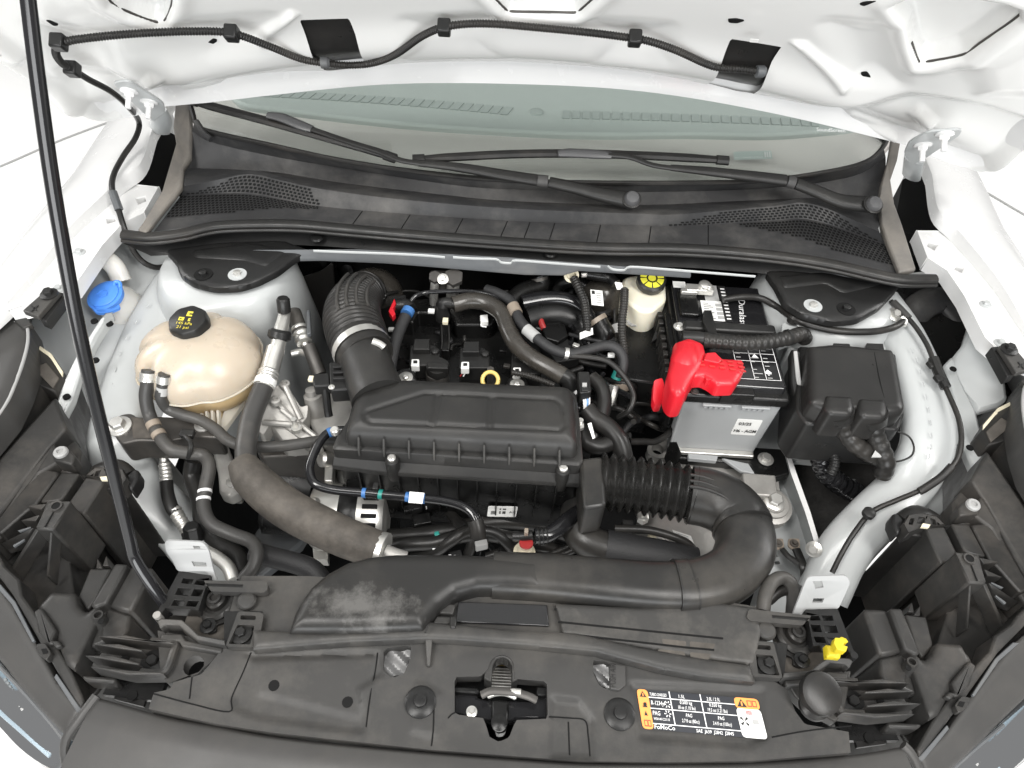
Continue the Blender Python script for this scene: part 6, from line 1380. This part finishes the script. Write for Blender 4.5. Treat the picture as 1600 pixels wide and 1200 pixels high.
def front_pt(x, z): return Vector((x, Yf + .0045 + (.955 - z) / .155 * .006 - .0012, z))
A, B, D = front_pt(.384, .853), front_pt(.428, .853), front_pt(.384, .899)
at_, u_, v_ = quad_on(A, B, D)
mk('date_label', wslab(loop_round([at_(0, 0), at_(1, 0), at_(1, 1), at_(0, 1)], .003), .0006, (0, 1, 0)), 'sticker_white', bt)
text('03/25', at_(.12, .66), u_, v_, .0085, 'print_black', bt, width=.022, lift=.0012, bold=.015); text('H6 - AGM', at_(.06, .2), u_, v_, .0085, 'print_black', bt, width=.039, lift=.0012, bold=.015)
zt = ZB - .0025
def tp(x, y): return Vector((X0 + x, Yf + y, zt))
def tpan(x0, y0, x1, y1, m, lift=.0008, name='print'):
    mk(name, ([tp(x0, y0) + Vector((0, 0, lift)), tp(x1, y0) + Vector((0, 0, lift)), tp(x1, y1) + Vector((0, 0, lift)), tp(x0, y1) + Vector((0, 0, lift))], [(0, 1, 2, 3)]), m, bt, smooth=0)
# warning print near the front
x0, y0, x1, y1 = .092, .028, .162, .112
for a, b in (((x0, y0), (x1, y0)), ((x0, y1), (x1, y1)), ((x0, (y0 + y1) / 2), (x1, (y0 + y1) / 2)), ((x0, y0 + .06), (x1, y0 + .06))): tpan(a[0], a[1], b[0], b[1] + .001, 'print_white')
for xx in (x0, x0 + .026, x0 + .046, x1): tpan(xx, y0, xx + .001, y1, 'print_white')
for i in range(3):
    for j in range(9):
        if (i + j) % 4: tpan(x0 + .003 + .023 * i, y0 + .004 + .009 * j, x0 + .003 + .023 * i + .008 + .008 * ((i * j) % 2), y0 + .0058 + .009 * j, 'sticker_grey', .001)
text('CAUTION', tp(x0 + .048, y1 - .012), Vector((1, 0, 0)), Vector((0, 1, 0)), .006, 'print_white', bt, width=.022)
mk('print', ([tp(x0 + .030, y0 + .05) + Vector((0, 0, .001)), tp(x0 + .042, y0 + .05) + Vector((0, 0, .001)), tp(x0 + .036, y0 + .06) + Vector((0, 0, .001))], [(0, 1, 2)]), 'print_white', bt, smooth=0)
mk('print', ([tp(x0 + .052, y0 + .01) + Vector((0, 0, .001)), tp(x0 + .058, y0 + .017) + Vector((0, 0, .001)), tp(x0 + .052, y0 + .024) + Vector((0, 0, .001)), tp(x0 + .046, y0 + .017) + Vector((0, 0, .001))], [(0, 1, 2, 3)]), 'print_white', bt, smooth=0)
# rear labels
tpan(.052, .165, .092, .218, 'sticker_white'); tpan(.062, .218, .088, .262, 'sticker_grey'); tpan(.09, .165, .104, .262, 'print_black', .0009)
for j in range(9): tpan(.056, .170 + .005 * j, .074 - .004 * (j % 3), .1715 + .005 * j, 'print_black', .0012)
for j in range(4): tpan(.078, .17 + .011 * j, .090, .178 + .011 * j, 'sticker_grey', .0012)
for j in range(10): tpan(.094, .17 + .009 * j, .102, .1735 + .009 * j, 'print_white', .0014)
text('Duralast', tp(.124, .226), Vector((-.12, -1, 0)), Vector((1, -.12, 0)), .0125, 'print_white', bt, width=.068)
tpan(-.0 + .006, .25, .03, .268, 'sticker_white')
bslab('hold_down', X0 + .01, X1 - .004, Yf + .128, Yf + .15, ZB + .012, ZB - .004, 'black_plastic', .004)
bslab('vent_cover', X0 + .01, X0 + .045, Yf + .17, Yf + .235, ZB + .006, ZB - .004, 'engine_black', .003)
bslab('side_rail', X0 - .012, X0 - .001, Yf + .02, Yf + .2, ZB - .02, .83, 'engine_black', .003, rc=.003)
for k in range(9): bslab('lattice', X0 - .022, X0 - .012, Yf + .04 + .02 * k, Yf + .052 + .02 * k, ZB - .03, .86, 'rubber', .002, rc=.002)
bolt(Vector((X0 + .004, Yf + .142, ZB + .0)), .006, bt, 'zinc')
# battery terminals and cables
nc = thing('negative_cable', 'black earth cable from the battery clamp to the fender', 'cable', tp(.06, .22))
mk('clamp', join(box(tp(.05, .235) + Vector((0, 0, .012)), (.05, .018, .012)), box(tp(.03, .228) + Vector((0, 0, .012)), (.03, .012, .008)), lathe(tp(.058, .238) + Vector((0, 0, .01)), [(.011, 0), (.011, .014), (.008, .016)], n=18)), 'zinc', nc, bev=.0015)
bolt(tp(.066, .232) + Vector((0, 0, .02)), .005, nc, 'zinc')
mk('cable', tube([(1130, 468, ZB + .012), (1160, 464, ZB + .015), (1188, 466, ZB + .012), (1215, 480, ZB + .008), (1245, 500, 1.0), (1280, 512, 1.0), (1320, 518, 1.0), (1365, 518, 1.0), (1395, 512, 1.0), (1412, 502, .995)], .0062, 12, 6), 'rubber', nc, smooth=60)
mk('ring', tube([(1408, 496, .998), (1414, 502, .996), (1412, 508, .994)], .005, 10, 4), 'zinc', nc)
bolt((1398, 492, .99), .008, nc, 'alloy', axis=(0, -.4, 1))
mk('boot', lathe(P(1238, 502, .99), [(.01, 0), (.01, .012), (.007, .016)], n=16), 'rubber', nc)
pc = thing('terminal_cover', 'bright red plastic cover over the positive battery terminal', 'terminal cover', P(1085, 590, .95))
def rp_(x, y, z): return W((x, y, z))
mk('hood_part', pillow([(1060, 536), (1075, 531), (1098, 540), (1103, 556), (1098, 572), (1078, 600), (1070, 620), (1056, 622), (1048, 615), (1044, 606), (1042, 590), (1050, 560)], 1.0, .012, .018, .05, .003, rc=.006), 'red_plastic', pc, smooth=55)
mk('bridge', pillow([(1082, 554), (1110, 553), (1118, 551), (1126, 562), (1160, 564), (1163, 580), (1148, 603), (1120, 604), (1110, 596), (1098, 590), (1080, 592)], .998, .007, .012, .024, .003, rc=.004), 'red_plastic', pc, smooth=50)
mk('tower_part', tube([P(1072, 546, .998), P(1070, 566, 1.0), P(1062, 590, .985), P(1054, 612, .96)], .02, 14, 5, rs=[.022, .024, .021, .017], flat=.8), 'red_plastic', pc, smooth=60)
mk('side_flap', slab([(1022, 594, .985), (1035, 590, .985), (1038, 600, .98), (1034, 632, .945), (1024, 634, .945), (1020, 624, .955)], None, .018, rc=.004), 'red_plastic', pc, bev=.003)
mk('front_flap', slab([(1046, 600, .985), (1066, 604, .985), (1076, 606, .975), (1064, 622, .955), (1052, 618, .955)], None, .03, rc=.003), 'red_plastic', pc, bev=.003)
mk('clip_tab', slab([(1100, 584), (1118, 579), (1116, 592), (1104, 594)], 1.003, .014, rc=.002), 'red_plastic', pc, bev=.001)
mk('snap_tab', slab([(1104, 551), (1117, 550), (1128, 560), (1124, 567), (1100, 562)], 1.012, .012, rc=.002), 'red_plastic', pc, bev=.0015)
for i in range(5):
    for j in range(3):
        x, y = 1088 + 16 * i + 2 * j, 556 + 6 * j + 2.4 * i
        mk('vent_slot', slab([(x, y), (x + 9, y + 1), (x + 10, y + 3), (x + 1, y + 2)], 1.0075, .002), 'print_red', pc)
pcab = thing('positive_cable', 'thick black taped battery cable leading to the fuse box', 'cable', P(1190, 528, 1.0))
mk('cable', tube([(1098, 532, 1.0), (1130, 534, 1.0), (1165, 536, 1.0), (1200, 534, 1.0), (1232, 528, 1.0), (1252, 522, .995), (1258, 530, .98)], .0135, 16, 6, corr=(.011, .0012)), 'rubber', pcab, smooth=60)
mk('sleeve', tube([(1066, 528, .998), (1100, 530, 1.0), (1132, 533, 1.0), (1142, 534, 1.0)], .0125, 16, 4), 'black_plastic', pcab)
mk('band', tube([(1229, 528, 1.0), (1233, 527, 1.0)], .0145, 16, 2), 'black_plastic', pcab)
mk('guide', slab([(1100, 484, .99), (1112, 484, .99), (1122, 524, 1.008), (1110, 526, 1.008), (1098, 500, 1.0)], None, .01), 'black_plastic', pcab, bev=.002)
# battery tray and alloy transmission mount
tray = thing('battery_tray', 'black battery tray on a grey cast alloy mount', 'battery tray', P(1150, 730, .75))
mk('pan', slab([(1050, 700), (1058, 690), (1230, 702), (1234, 740), (1212, 746), (1180, 744), (1172, 726), (1060, 716)], .792, .02, rc=.004), 'engine_black', tray, bev=.003)
mk('tray_wall', slab([(1046, 690, .86), (1058, 690, .86), (1066, 710, .80), (1052, 712, .80)], None, .05), 'engine_black', tray, bev=.002)
mk('tray_clip', slab([(1075, 708), (1122, 712), (1120, 720), (1076, 716)], .80, .01, rc=.002), 'battery_grey', tray, bev=.001)
bolt((1196, 718, .795), .009, tray, 'zinc', wash=1.6)
mk('lug', slab([(1010, 700), (1020, 688), (1040, 682), (1058, 690), (1060, 712), (1030, 716), (1014, 712)], .775, .02, rc=.008, holes=[circ(1028, 702, .775, .012)]), 'cast_alloy', tray, bev=.003)
mk('mount_arm', slab([(1060, 722), (1130, 714), (1172, 730), (1215, 738), (1222, 790), (1190, 800), (1150, 770), (1100, 740)], .77, .06, rc=.006), 'cast_alloy', tray, bev=.004)
mk('arm_plate', slab([(1128, 715), (1170, 724), (1180, 740), (1158, 736)], .80, .008), 'battery_grey', tray, bev=.002)
mk('arm_step', slab([(1160, 738), (1212, 742), (1216, 776), (1165, 772)], .80, .04, rc=.004), 'cast_alloy', tray, bev=.004)
mb = P(1206, 790, .775)
mk('mount_boss', lathe(mb, [(.036, -.02), (.036, .0), (.028, .004), (.027, .009), (.02, .010), (.019, .014)], (0, -.1, 1), 32), 'cast_alloy', tray, smooth=40)
mk('mount_bolt', hexbolt(mb + Vector((0, 0, .012)), .0125, (0, -.1, 1), 1.4), 'zinc', tray)
es = thing('earth_strap', 'two bronze earth lugs with black straps on the frame rail', 'earth strap', P(1230, 850, .74))
for x, y in ((1216, 849), (1241, 849)):
    mk('lug', slab([(x - 9, y - 8), (x + 8, y - 8), (x + 10, y + 6), (x - 2, y + 10), (x - 10, y + 4)], .757, .004, rc=.004), 'tape_tan', es, bev=.001)
    bolt((x, y, .758), .0045, es, 'foam_hose')
mk('strap', tube([(1222, 858, .757), (1232, 870, .757), (1244, 878, .757), (1256, 890, .75), (1262, 905, .74)], .005, 10, 5), 'rubber', es)
mk('strap', tube([(1244, 858, .757), (1250, 872, .757), (1256, 888, .757), (1258, 905, .74)], .008, 10, 5, flat=.5), 'rubber', es)
hose('wire_loop', 'grey ribbed cable loop rising beside the intake elbow', [(1192, 955, .95), (1196, 930, .955), (1206, 910, .955), (1222, 903, .95), (1236, 912, .945), (1240, 935, .93), (1238, 962, .915)], .0095, 'hose_rubber')
hose('wire_loop', 'black taped cable running behind the white striker plate', [(1200, 938, .93), (1216, 925, .935), (1232, 922, .935), (1248, 932, .93), (1262, 936, .925)], .008, 'rubber')
# ---- fuse box
fb = thing('fuse_box', 'black plastic fuse box with two cable boots', 'fuse box', P(1330, 610, .9))
mk('lid', pillow([(1258, 546), (1300, 542), (1392, 551), (1398, 566), (1412, 640), (1408, 650), (1390, 652), (1340, 648), (1284, 644), (1262, 634)], .992, .014, .016, .03, .003, rc=.006), 'box_plastic', fb, smooth=55)
mk('lid_crease', tube([P(1366, 551, 1.0055), P(1376, 600, 1.006), P(1388, 646, 1.004)], .0009, 6, 4), 'void_black', fb)
mk('base', slab([(1248, 540), (1400, 552), (1414, 648), (1404, 672), (1260, 662), (1244, 640)], .965, .10, rc=.006), 'black_plastic', fb, bev=.004)
mk('side_guard', slab([(1236, 545, .985), (1250, 548, .985), (1258, 640, .95), (1250, 650, .94), (1236, 600, .96)], None, .02), 'black_plastic', fb, bev=.003)
mk('guard_edge', slab([(1240, 548, .988), (1246, 548, .988), (1254, 610, .962), (1250, 618, .958), (1244, 590, .968)], None, .003), 'sticker_grey', fb, bev=.001)
for x in (1316, 1368):
    mk('latch', slab([(x - 14, 536), (x + 12, 537), (x + 14, 548), (x - 16, 547)], .995, .02, rc=.002), 'black_plastic', fb, bev=.002)
def boot(x, y, pts):
    b = mk('cable_boot', pillow([(x - 22, y - 18), (x + 20, y - 16), (x + 24, y + 4), (x + 18, y + 14), (x - 16, y + 12), (x - 24, y + 2)], 1.004, .008, .012, .05, .003, rc=.006), 'box_plastic', fb, smooth=50)
    mk('boot_collar', tube([P(x, y + 4, .994), P(x + 2, y + 16, .978), P(x + 3, y + 22, .972)], .021, 20, 4, rs=[.024, .021, .0195]), 'box_plastic', b, smooth=50)
    mk('taped_cable', tube(pts, .0155, 16, 5, corr=(.016, .0012)), 'rubber', b, smooth=60)
boot(1310, 638, [(1313, 656, .975), (1321, 674, .955), (1334, 692, .94), (1354, 706, .925), (1370, 714, .915)])
boot(1362, 643, [(1365, 664, .97), (1369, 684, .95), (1377, 702, .935), (1384, 724, .915), (1378, 742, .89)])
mk('tape_patch', wslab([P(1362, 714, .935), P(1372, 696, .945), P(1384, 714, .935)], .002), 'sticker_grey', fb)
mk('small_plug', slab([(1388, 664), (1402, 666), (1400, 678), (1386, 676)], .95, .02, rc=.002), 'print_black', fb, bev=.001)
for k in range(3): mk('pin', box(P(1391 + 4 * k, 670, .952), (.003, .006, .003)), 'sticker_white', fb)
mk('thin_wire', tube([(1402, 674, .95), (1420, 682, .945), (1428, 698, .94), (1424, 712, .93), (1408, 720, .92), (1390, 722, .91)], .0016, 8, 6), 'rubber', fb)
ll = thing('lower_loom', 'shiny black taped loom below the fuse box', 'wiring', P(1290, 740, .75))
mk('loom', tube([(1266, 672, .90), (1275, 690, .88), (1282, 710, .86), (1290, 735, .83), (1310, 755, .80), (1340, 772, .78)], .02, 14, 6, corr=(.014, .002)), 'gloss_black', ll, smooth=60)
mk('conduit', tube([(1270, 684, .9), (1290, 690, .895), (1302, 706, .885), (1304, 724, .87), (1298, 740, .855)], .0095, 12, 6, corr=(.006, .0015)), 'black_plastic', ll, smooth=60)
mk('tape_wrap', tube([(1288, 740, .83), (1305, 752, .81), (1330, 762, .79)], .017, 12, 5, corr=(.017, .003)), 'gloss_black', ll, smooth=60)
# release cable along the rail
rc_ = thing('release_cable', 'black hood release cable clipped along the white rail', 'cable', P(1450, 700, .95))
mk('cable', tube([(1392, 470, 1.0), (1410, 488, .998), (1430, 510, .995), (1448, 538, .99), (1458, 562, .985), (1470, 590, .98), (1484, 620, .975), (1498, 655, .97), (1502, 690, .96), (1494, 720, .945), (1470, 745, .925), (1440, 765, .905), (1400, 782, .885), (1362, 800, .87), (1335, 832, .85), (1315, 865, .83), (1300, 895, .81)], .0042, 10, 6), 'rubber', rc_, smooth=60)
mk('joint_box', tube([(1458, 560, .988), (1465, 578, .984), (1474, 598, .98), (1478, 606, .978)], .0085, 8, 3), 'black_plastic', rc_)
for x, y in ((1455, 570), (1466, 592)): mk('tab', box(P(x, y, .985), (.012, .014, .008), .3), 'black_plastic', rc_, bev=.002)
mk('sleeve', tube([(1396, 472, 1.0), (1408, 484, .999), (1420, 497, .997)], .0062, 12, 3), 'hose_rubber', rc_)
mk('twin_sleeve', tube([(1488, 728, .942), (1470, 746, .927), (1445, 763, .91), (1436, 768, .905)], .0065, 12, 4), 'rubber', rc_)
mk('clip', lathe(P(1356, 804, .872), [(.01, 0), (.01, .008), (.006, .01)], n=16), 'black_plastic', rc_)
wt = thing('warning_tag', 'small yellow printed warning tag on the strut tower', 'label', P(1325, 520, .97))
at_, u_, v_ = quad_on(P(1310, 532, .975), P(1338, 534, .973), P(1312, 508, .985))
panel(at_, 0, 0, 1, 1, .002, 'print_black', wt, 'tag')
for s, t_ in ((.08, .1), (.55, .1), (.08, .7), (.55, .7)): panel(at_, s, t_, s + .36, t_ + .2, .0028, 'print_yellow', wt)
# ---- brake fluid reservoir
bf = thing('brake_reservoir', 'cream brake fluid reservoir with black and yellow cap', 'reservoir', P(1015, 480, .93))
mk('tank', slab([(974, 432), (1000, 428), (1040, 436), (1042, 468), (1020, 486), (1002, 486), (978, 470), (970, 450)], .965, .06, rc=.012), 'brake_tank', bf, bev=.006)
mk('tank_neck', lathe(P(1016, 446, .965), [(.026, -.004), (.024, .006)], (0, -.2, 1), 28), 'brake_tank', bf)
bcap = mk('cap', lathe(P(1016, 443, .974), [(.0265, 0), (.0275, .002), (.0275, .014), (.0235, .017), (.004, .0175)], (0, -.25, 1), 36, lobes=12, lobe=.012), 'black_plastic', bf, smooth=40)
cax = Vector((0, -.25, 1)).normalized(); cc = P(1016, 443, .974) + cax * .018; e1 = Vector((1, 0, 0)); e2 = cax.cross(e1)
def arc(r0, r1, a0, a1, n=6): 
    pts = [cc + e1 * math.cos(a0 + (a1 - a0) * k / n) * r1 + e2 * math.sin(a0 + (a1 - a0) * k / n) * r1 for k in range(n + 1)] + [cc + e1 * math.cos(a1 - (a1 - a0) * k / n) * r0 + e2 * math.sin(a1 - (a1 - a0) * k / n) * r0 for k in range(n + 1)]
    mk('print', (pts, [tuple(range(len(pts)))]), 'cap_yellow', bcap, smooth=0)
for k in range(8): arc(.0105, .0222, k * .7854 + .06, k * .7854 + .72)
arc(.0, .0075, 0, 6.28, 16)
mk('bracket', slab([(955, 482), (1000, 488), (1022, 488), (1048, 470), (1050, 500), (1030, 600), (960, 590)], .91, .15), 'engine_black', bf, bev=.004)
mk('side_strip', slab([(1040, 470, .945), (1048, 462, .95), (1044, 500, .935), (1026, 530, .92), (1018, 534, .92), (1030, 500, .93)], None, .006), 'black_plastic', bf, bev=.001)
def gear(x, y, r):
    p = P(x, y, .925); pts = []
    for k in range(16):
        rr = r if k % 2 else r * .76; a = k * 6.2832 / 16 + .2
        pts.append(p + Vector((math.cos(a) * rr, math.sin(a) * rr, 0)))
    mk('gear_mark', wslab(pts, .002, holes=[circ(p, 0, 0, r * .35, 10)]), 'sticker_grey', bf)
gear(988, 503, .012)
mk('gear_mark', slab([(955, 508), (965, 504), (972, 510), (968, 518), (954, 520)], .925, .002, rc=.003), 'sticker_grey', bf)
mk('pin', tube([P(1030, 490, .93), P(1046, 494, .93)], .004, 10, 2), 'alloy', bf)
# brown pump with label, conduits and harnesses behind the engine
vp_ = thing('vacuum_pump', 'brown cylindrical pump canister with a white label', 'pump', P(935, 465, .9))
mk('can', lathe(P(940, 478, .905), [(.04, -.04), (.042, .03), (.038, .05), (.03, .055)], (-.15, .25, 1), 30), 'brown_hose', vp_, smooth=50)
at_, u_, v_ = quad_on(P(924, 478, .958), P(943, 480, .958), P(922, 454, .968))
panel(at_, 0, 0, 1, 1, .004, 'sticker_white', vp_, 'label')
for k in range(5): panel(at_, .45, .15 + .15 * k, .85, .22 + .15 * k, .005, 'sticker_grey', vp_)
panel(at_, .1, .7, .35, .92, .005, 'print_black', vp_)
mk('elbow', tube([(932, 500, .94), (938, 512, .93), (945, 525, .92), (935, 540, .9)], .02, 16, 5), 'engine_black', vp_, smooth=60)
mk('clamp', tube([(930, 499, .942), (934, 505, .938)], .0215, 18, 2), 'tape_tan', vp_)
cd = thing('cable_conduit', 'black corrugated conduit with white tag and ivory ring', 'conduit', P(910, 480, .95))
mk('conduit', tube([(896, 434, .99), (904, 450, .985), (912, 470, .975), (916, 495, .965), (918, 520, .955)], .0085, 12, 6, corr=(.0055, .0015)), 'rubber', cd, smooth=60)
mk('ring', lathe(P(893, 430, .99), [(.012, -.004), (.014, 0), (.014, .005), (.009, .006), (.008, .002)], (-.1, -.7, .6), 22), 'ivory', cd)
mk('tag', wslab([P(906, 520, .962), P(926, 512, .962), P(927, 522, .958), P(906, 530, .956)], .001), 'sticker_white', cd)
c2 = thing('cable_conduit', 'black corrugated conduit dropping in front of the brake reservoir', 'conduit', P(974, 510, .95))
mk('conduit', tube([(976, 452, .985), (975, 475, .98), (972, 500, .97), (972, 525, .96), (975, 550, .95), (974, 575, .93)], .008, 12, 6, corr=(.0055, .0015)), 'rubber', c2, smooth=60)
mk('tag', wslab([P(960, 440, .99), P(972, 442, .99), P(974, 452, .985), P(964, 452, .985)], .001), 'sticker_white', c2)
mk('plug', tube([(918, 428, .985), (932, 430, .985), (952, 434, .985), (962, 444, .982)], .010, 12, 5), 'engine_black', c2)
mk('sensor_tip', tube([(908, 430, .985), (918, 429, .985)], .005, 10, 3), 'zinc', c2)
hose('main_harness', 'black braided wiring harness arching over the engine', [(760, 452, .975), (778, 458, .98), (800, 472, .982), (812, 500, .98), (835, 525, .978), (862, 545, .975), (888, 553, .972), (915, 548, .972), (945, 540, .972), (964, 545, .968), (974, 562, .958), (970, 590, .94)], .0092, 'braid',
     parts=[('tan_tape', [(801, 478, .982), (807, 490, .981)], .0115, 'tape_tan'), ('grey_tape', [(822, 514, .979), (838, 528, .978)], .0108, 'sticker_grey'), ('band', [(882, 552, .973), (888, 553, .972)], .0105, 'zinc')])
hose('earth_lead', 'thin black cable curving from the harness down to a sensor', [(886, 556, .972), (920, 558, .972), (948, 564, .97), (968, 580, .962), (984, 602, .95), (990, 622, .935), (982, 642, .92), (966, 652, .90)], .0048, 'rubber')
sn = thing('lambda_sensor', 'green and silver sensor plug beside the harness', 'sensor', P(960, 610, .9))
mk('green_ring', lathe(P(962, 592, .92), [(.009, 0), (.009, .014), (.007, .016)], (.2, .4, .6), 18), 'tape_green', sn)
mk('metal_body', tube([(960, 602, .915), (955, 620, .90), (950, 632, .89)], .010, 8, 3), 'alloy', sn)
mk('orange_cup', lathe(P(970, 604, .895), [(.016, 0), (.016, .012), (.012, .014)], (.2, .3, .7), 20), 'tape_tan', sn)
cb = thing('harness_plug', 'black wiring plug with white and blue wires beside the air box', 'connector', P(912, 610, .93))
mk('plug', slab([(903, 580), (921, 580), (924, 612), (906, 614)], .975, .03, rc=.003), 'black_plastic', cb, bev=.002)
mk('plug_face', slab([(907, 595), (919, 595), (920, 610), (909, 611)], .978, .006, rc=.001), 'print_black', cb, bev=.001)
mk('plug_latch', slab([(910, 598), (917, 598), (917, 603), (910, 603)], .981, .004), 'sticker_grey', cb)
for k, m in enumerate(('print_white', 'print_white', 'wire_blue', 'print_white')):
    mk('wire', tube([P(910 + 3.2 * k, 612, .965), P(912 + 3 * k, 626, .955), P(913 + 2.4 * k, 642, .945)], .0015, 6, 4), m, cb)
mk('taped_branch', tube([(916, 640, .94), (930, 655, .935), (950, 668, .93), (968, 690, .92), (975, 720, .9)], .016, 14, 6), 'rubber', cb, smooth=60)
mk('taped_branch', tube([(924, 590, .94), (938, 604, .938), (944, 625, .93), (940, 650, .92), (925, 690, .9)], .013, 14, 6), 'rubber', cb, smooth=60)
mk('taped_branch', tube([(905, 665, .92), (915, 690, .918), (935, 698, .915), (958, 690, .915)], .014, 14, 6), 'rubber', cb, smooth=60)
mk('paper_flag', wslab([P(918, 662, .955), P(924, 660, .955), P(930, 684, .94), P(926, 686, .94)], .001), 'sticker_white', cb)
mk('stud', join(cyl(P(905, 668, .93), .005, .02, n=12), lathe(P(905, 668, .94), [(.008, 0), (.008, .006)], n=6)), 'zinc', cb)
hose('water_elbow', 'black rubber water elbow with band clamp left of the battery', [(980, 580, .86), (992, 566, .87), (1008, 562, .87), (1020, 576, .86), (1022, 606, .84)], .021, 'engine_black', parts=[('band', [(1017, 572, .865), (1021, 580, .86)], .0225, 'dark_steel')])
hose('heater_hose', 'black heater hose with spring clamp on the firewall', [(800, 470, .95), (818, 455, .955), (845, 445, .955), (842, 430, .97)], .017, 'engine_black', parts=[('spring_clamp', [(843, 438, .962), (842, 433, .967)], .0185, 'dark_steel')])
hose('heater_hose', 'twin black heater hose looping towards the pump', [(870, 470, .93), (872, 450, .94), (886, 440, .95), (905, 442, .95), (920, 455, .94)], .012, 'engine_black')

# loose wiring that fills the gaps behind and beside the engine
ew = thing('engine_wiring', 'thin black wires and clips threaded between engine and firewall', 'wiring', P(800, 450, .9))
random.seed(11)
for a, b, z, n, r in (((600, 455), (880, 470), .93, 8, .0035), ((850, 440), (960, 560), .92, 9, .004), ((880, 560), (990, 680), .90, 9, .0045), ((960, 590), (1060, 690), .84, 7, .005), ((560, 700), (900, 870), .76, 10, .005), ((620, 520), (880, 590), .905, 6, .003)):
    for k in range(n):
        x0, y0 = a[0] + random.random() * (b[0] - a[0]), a[1] + random.random() * (b[1] - a[1])
        pts = [(x0, y0, z + random.uniform(-.02, .02))]
        dx, dy = random.uniform(-1, 1), random.uniform(-.6, .8)
        for j in range(4):
            dx += random.uniform(-.5, .5); dy += random.uniform(-.5, .5)
            x0 = min(b[0], max(a[0], x0 + dx * 26)); y0 = min(b[1], max(a[1], y0 + dy * 20)); pts.append((x0, y0, z + random.uniform(-.02, .02)))
        mk('wire', tube(pts, r * random.uniform(.6, 1.3), 8, 5), random.choice(('rubber', 'rubber', 'gloss_black', 'braid')), ew, smooth=60)
for x, y, z, m in ((612, 515, .93, 'sticker_white'), (608, 530, .925, 'sticker_grey'), (842, 420, 1.0, 'alloy'), (858, 424, .99, 'alloy'), (868, 480, .95, 'engine_black'), (955, 555, .95, 'sticker_white'), (786, 548, .93, 'engine_black'), (792, 572, .93, 'rubber'), (900, 540, .94, 'alloy')):
    mk('clip', box(P(x, y, z), (.012, .008, .006), random.uniform(-.5, .5)), m, ew, bev=.001)
mk('corrugated_lead', tube([(800, 582, .95), (822, 586, .952), (845, 594, .95), (866, 602, .945)], .0055, 10, 5, corr=(.0045, .0012)), 'rubber', ew, smooth=60)
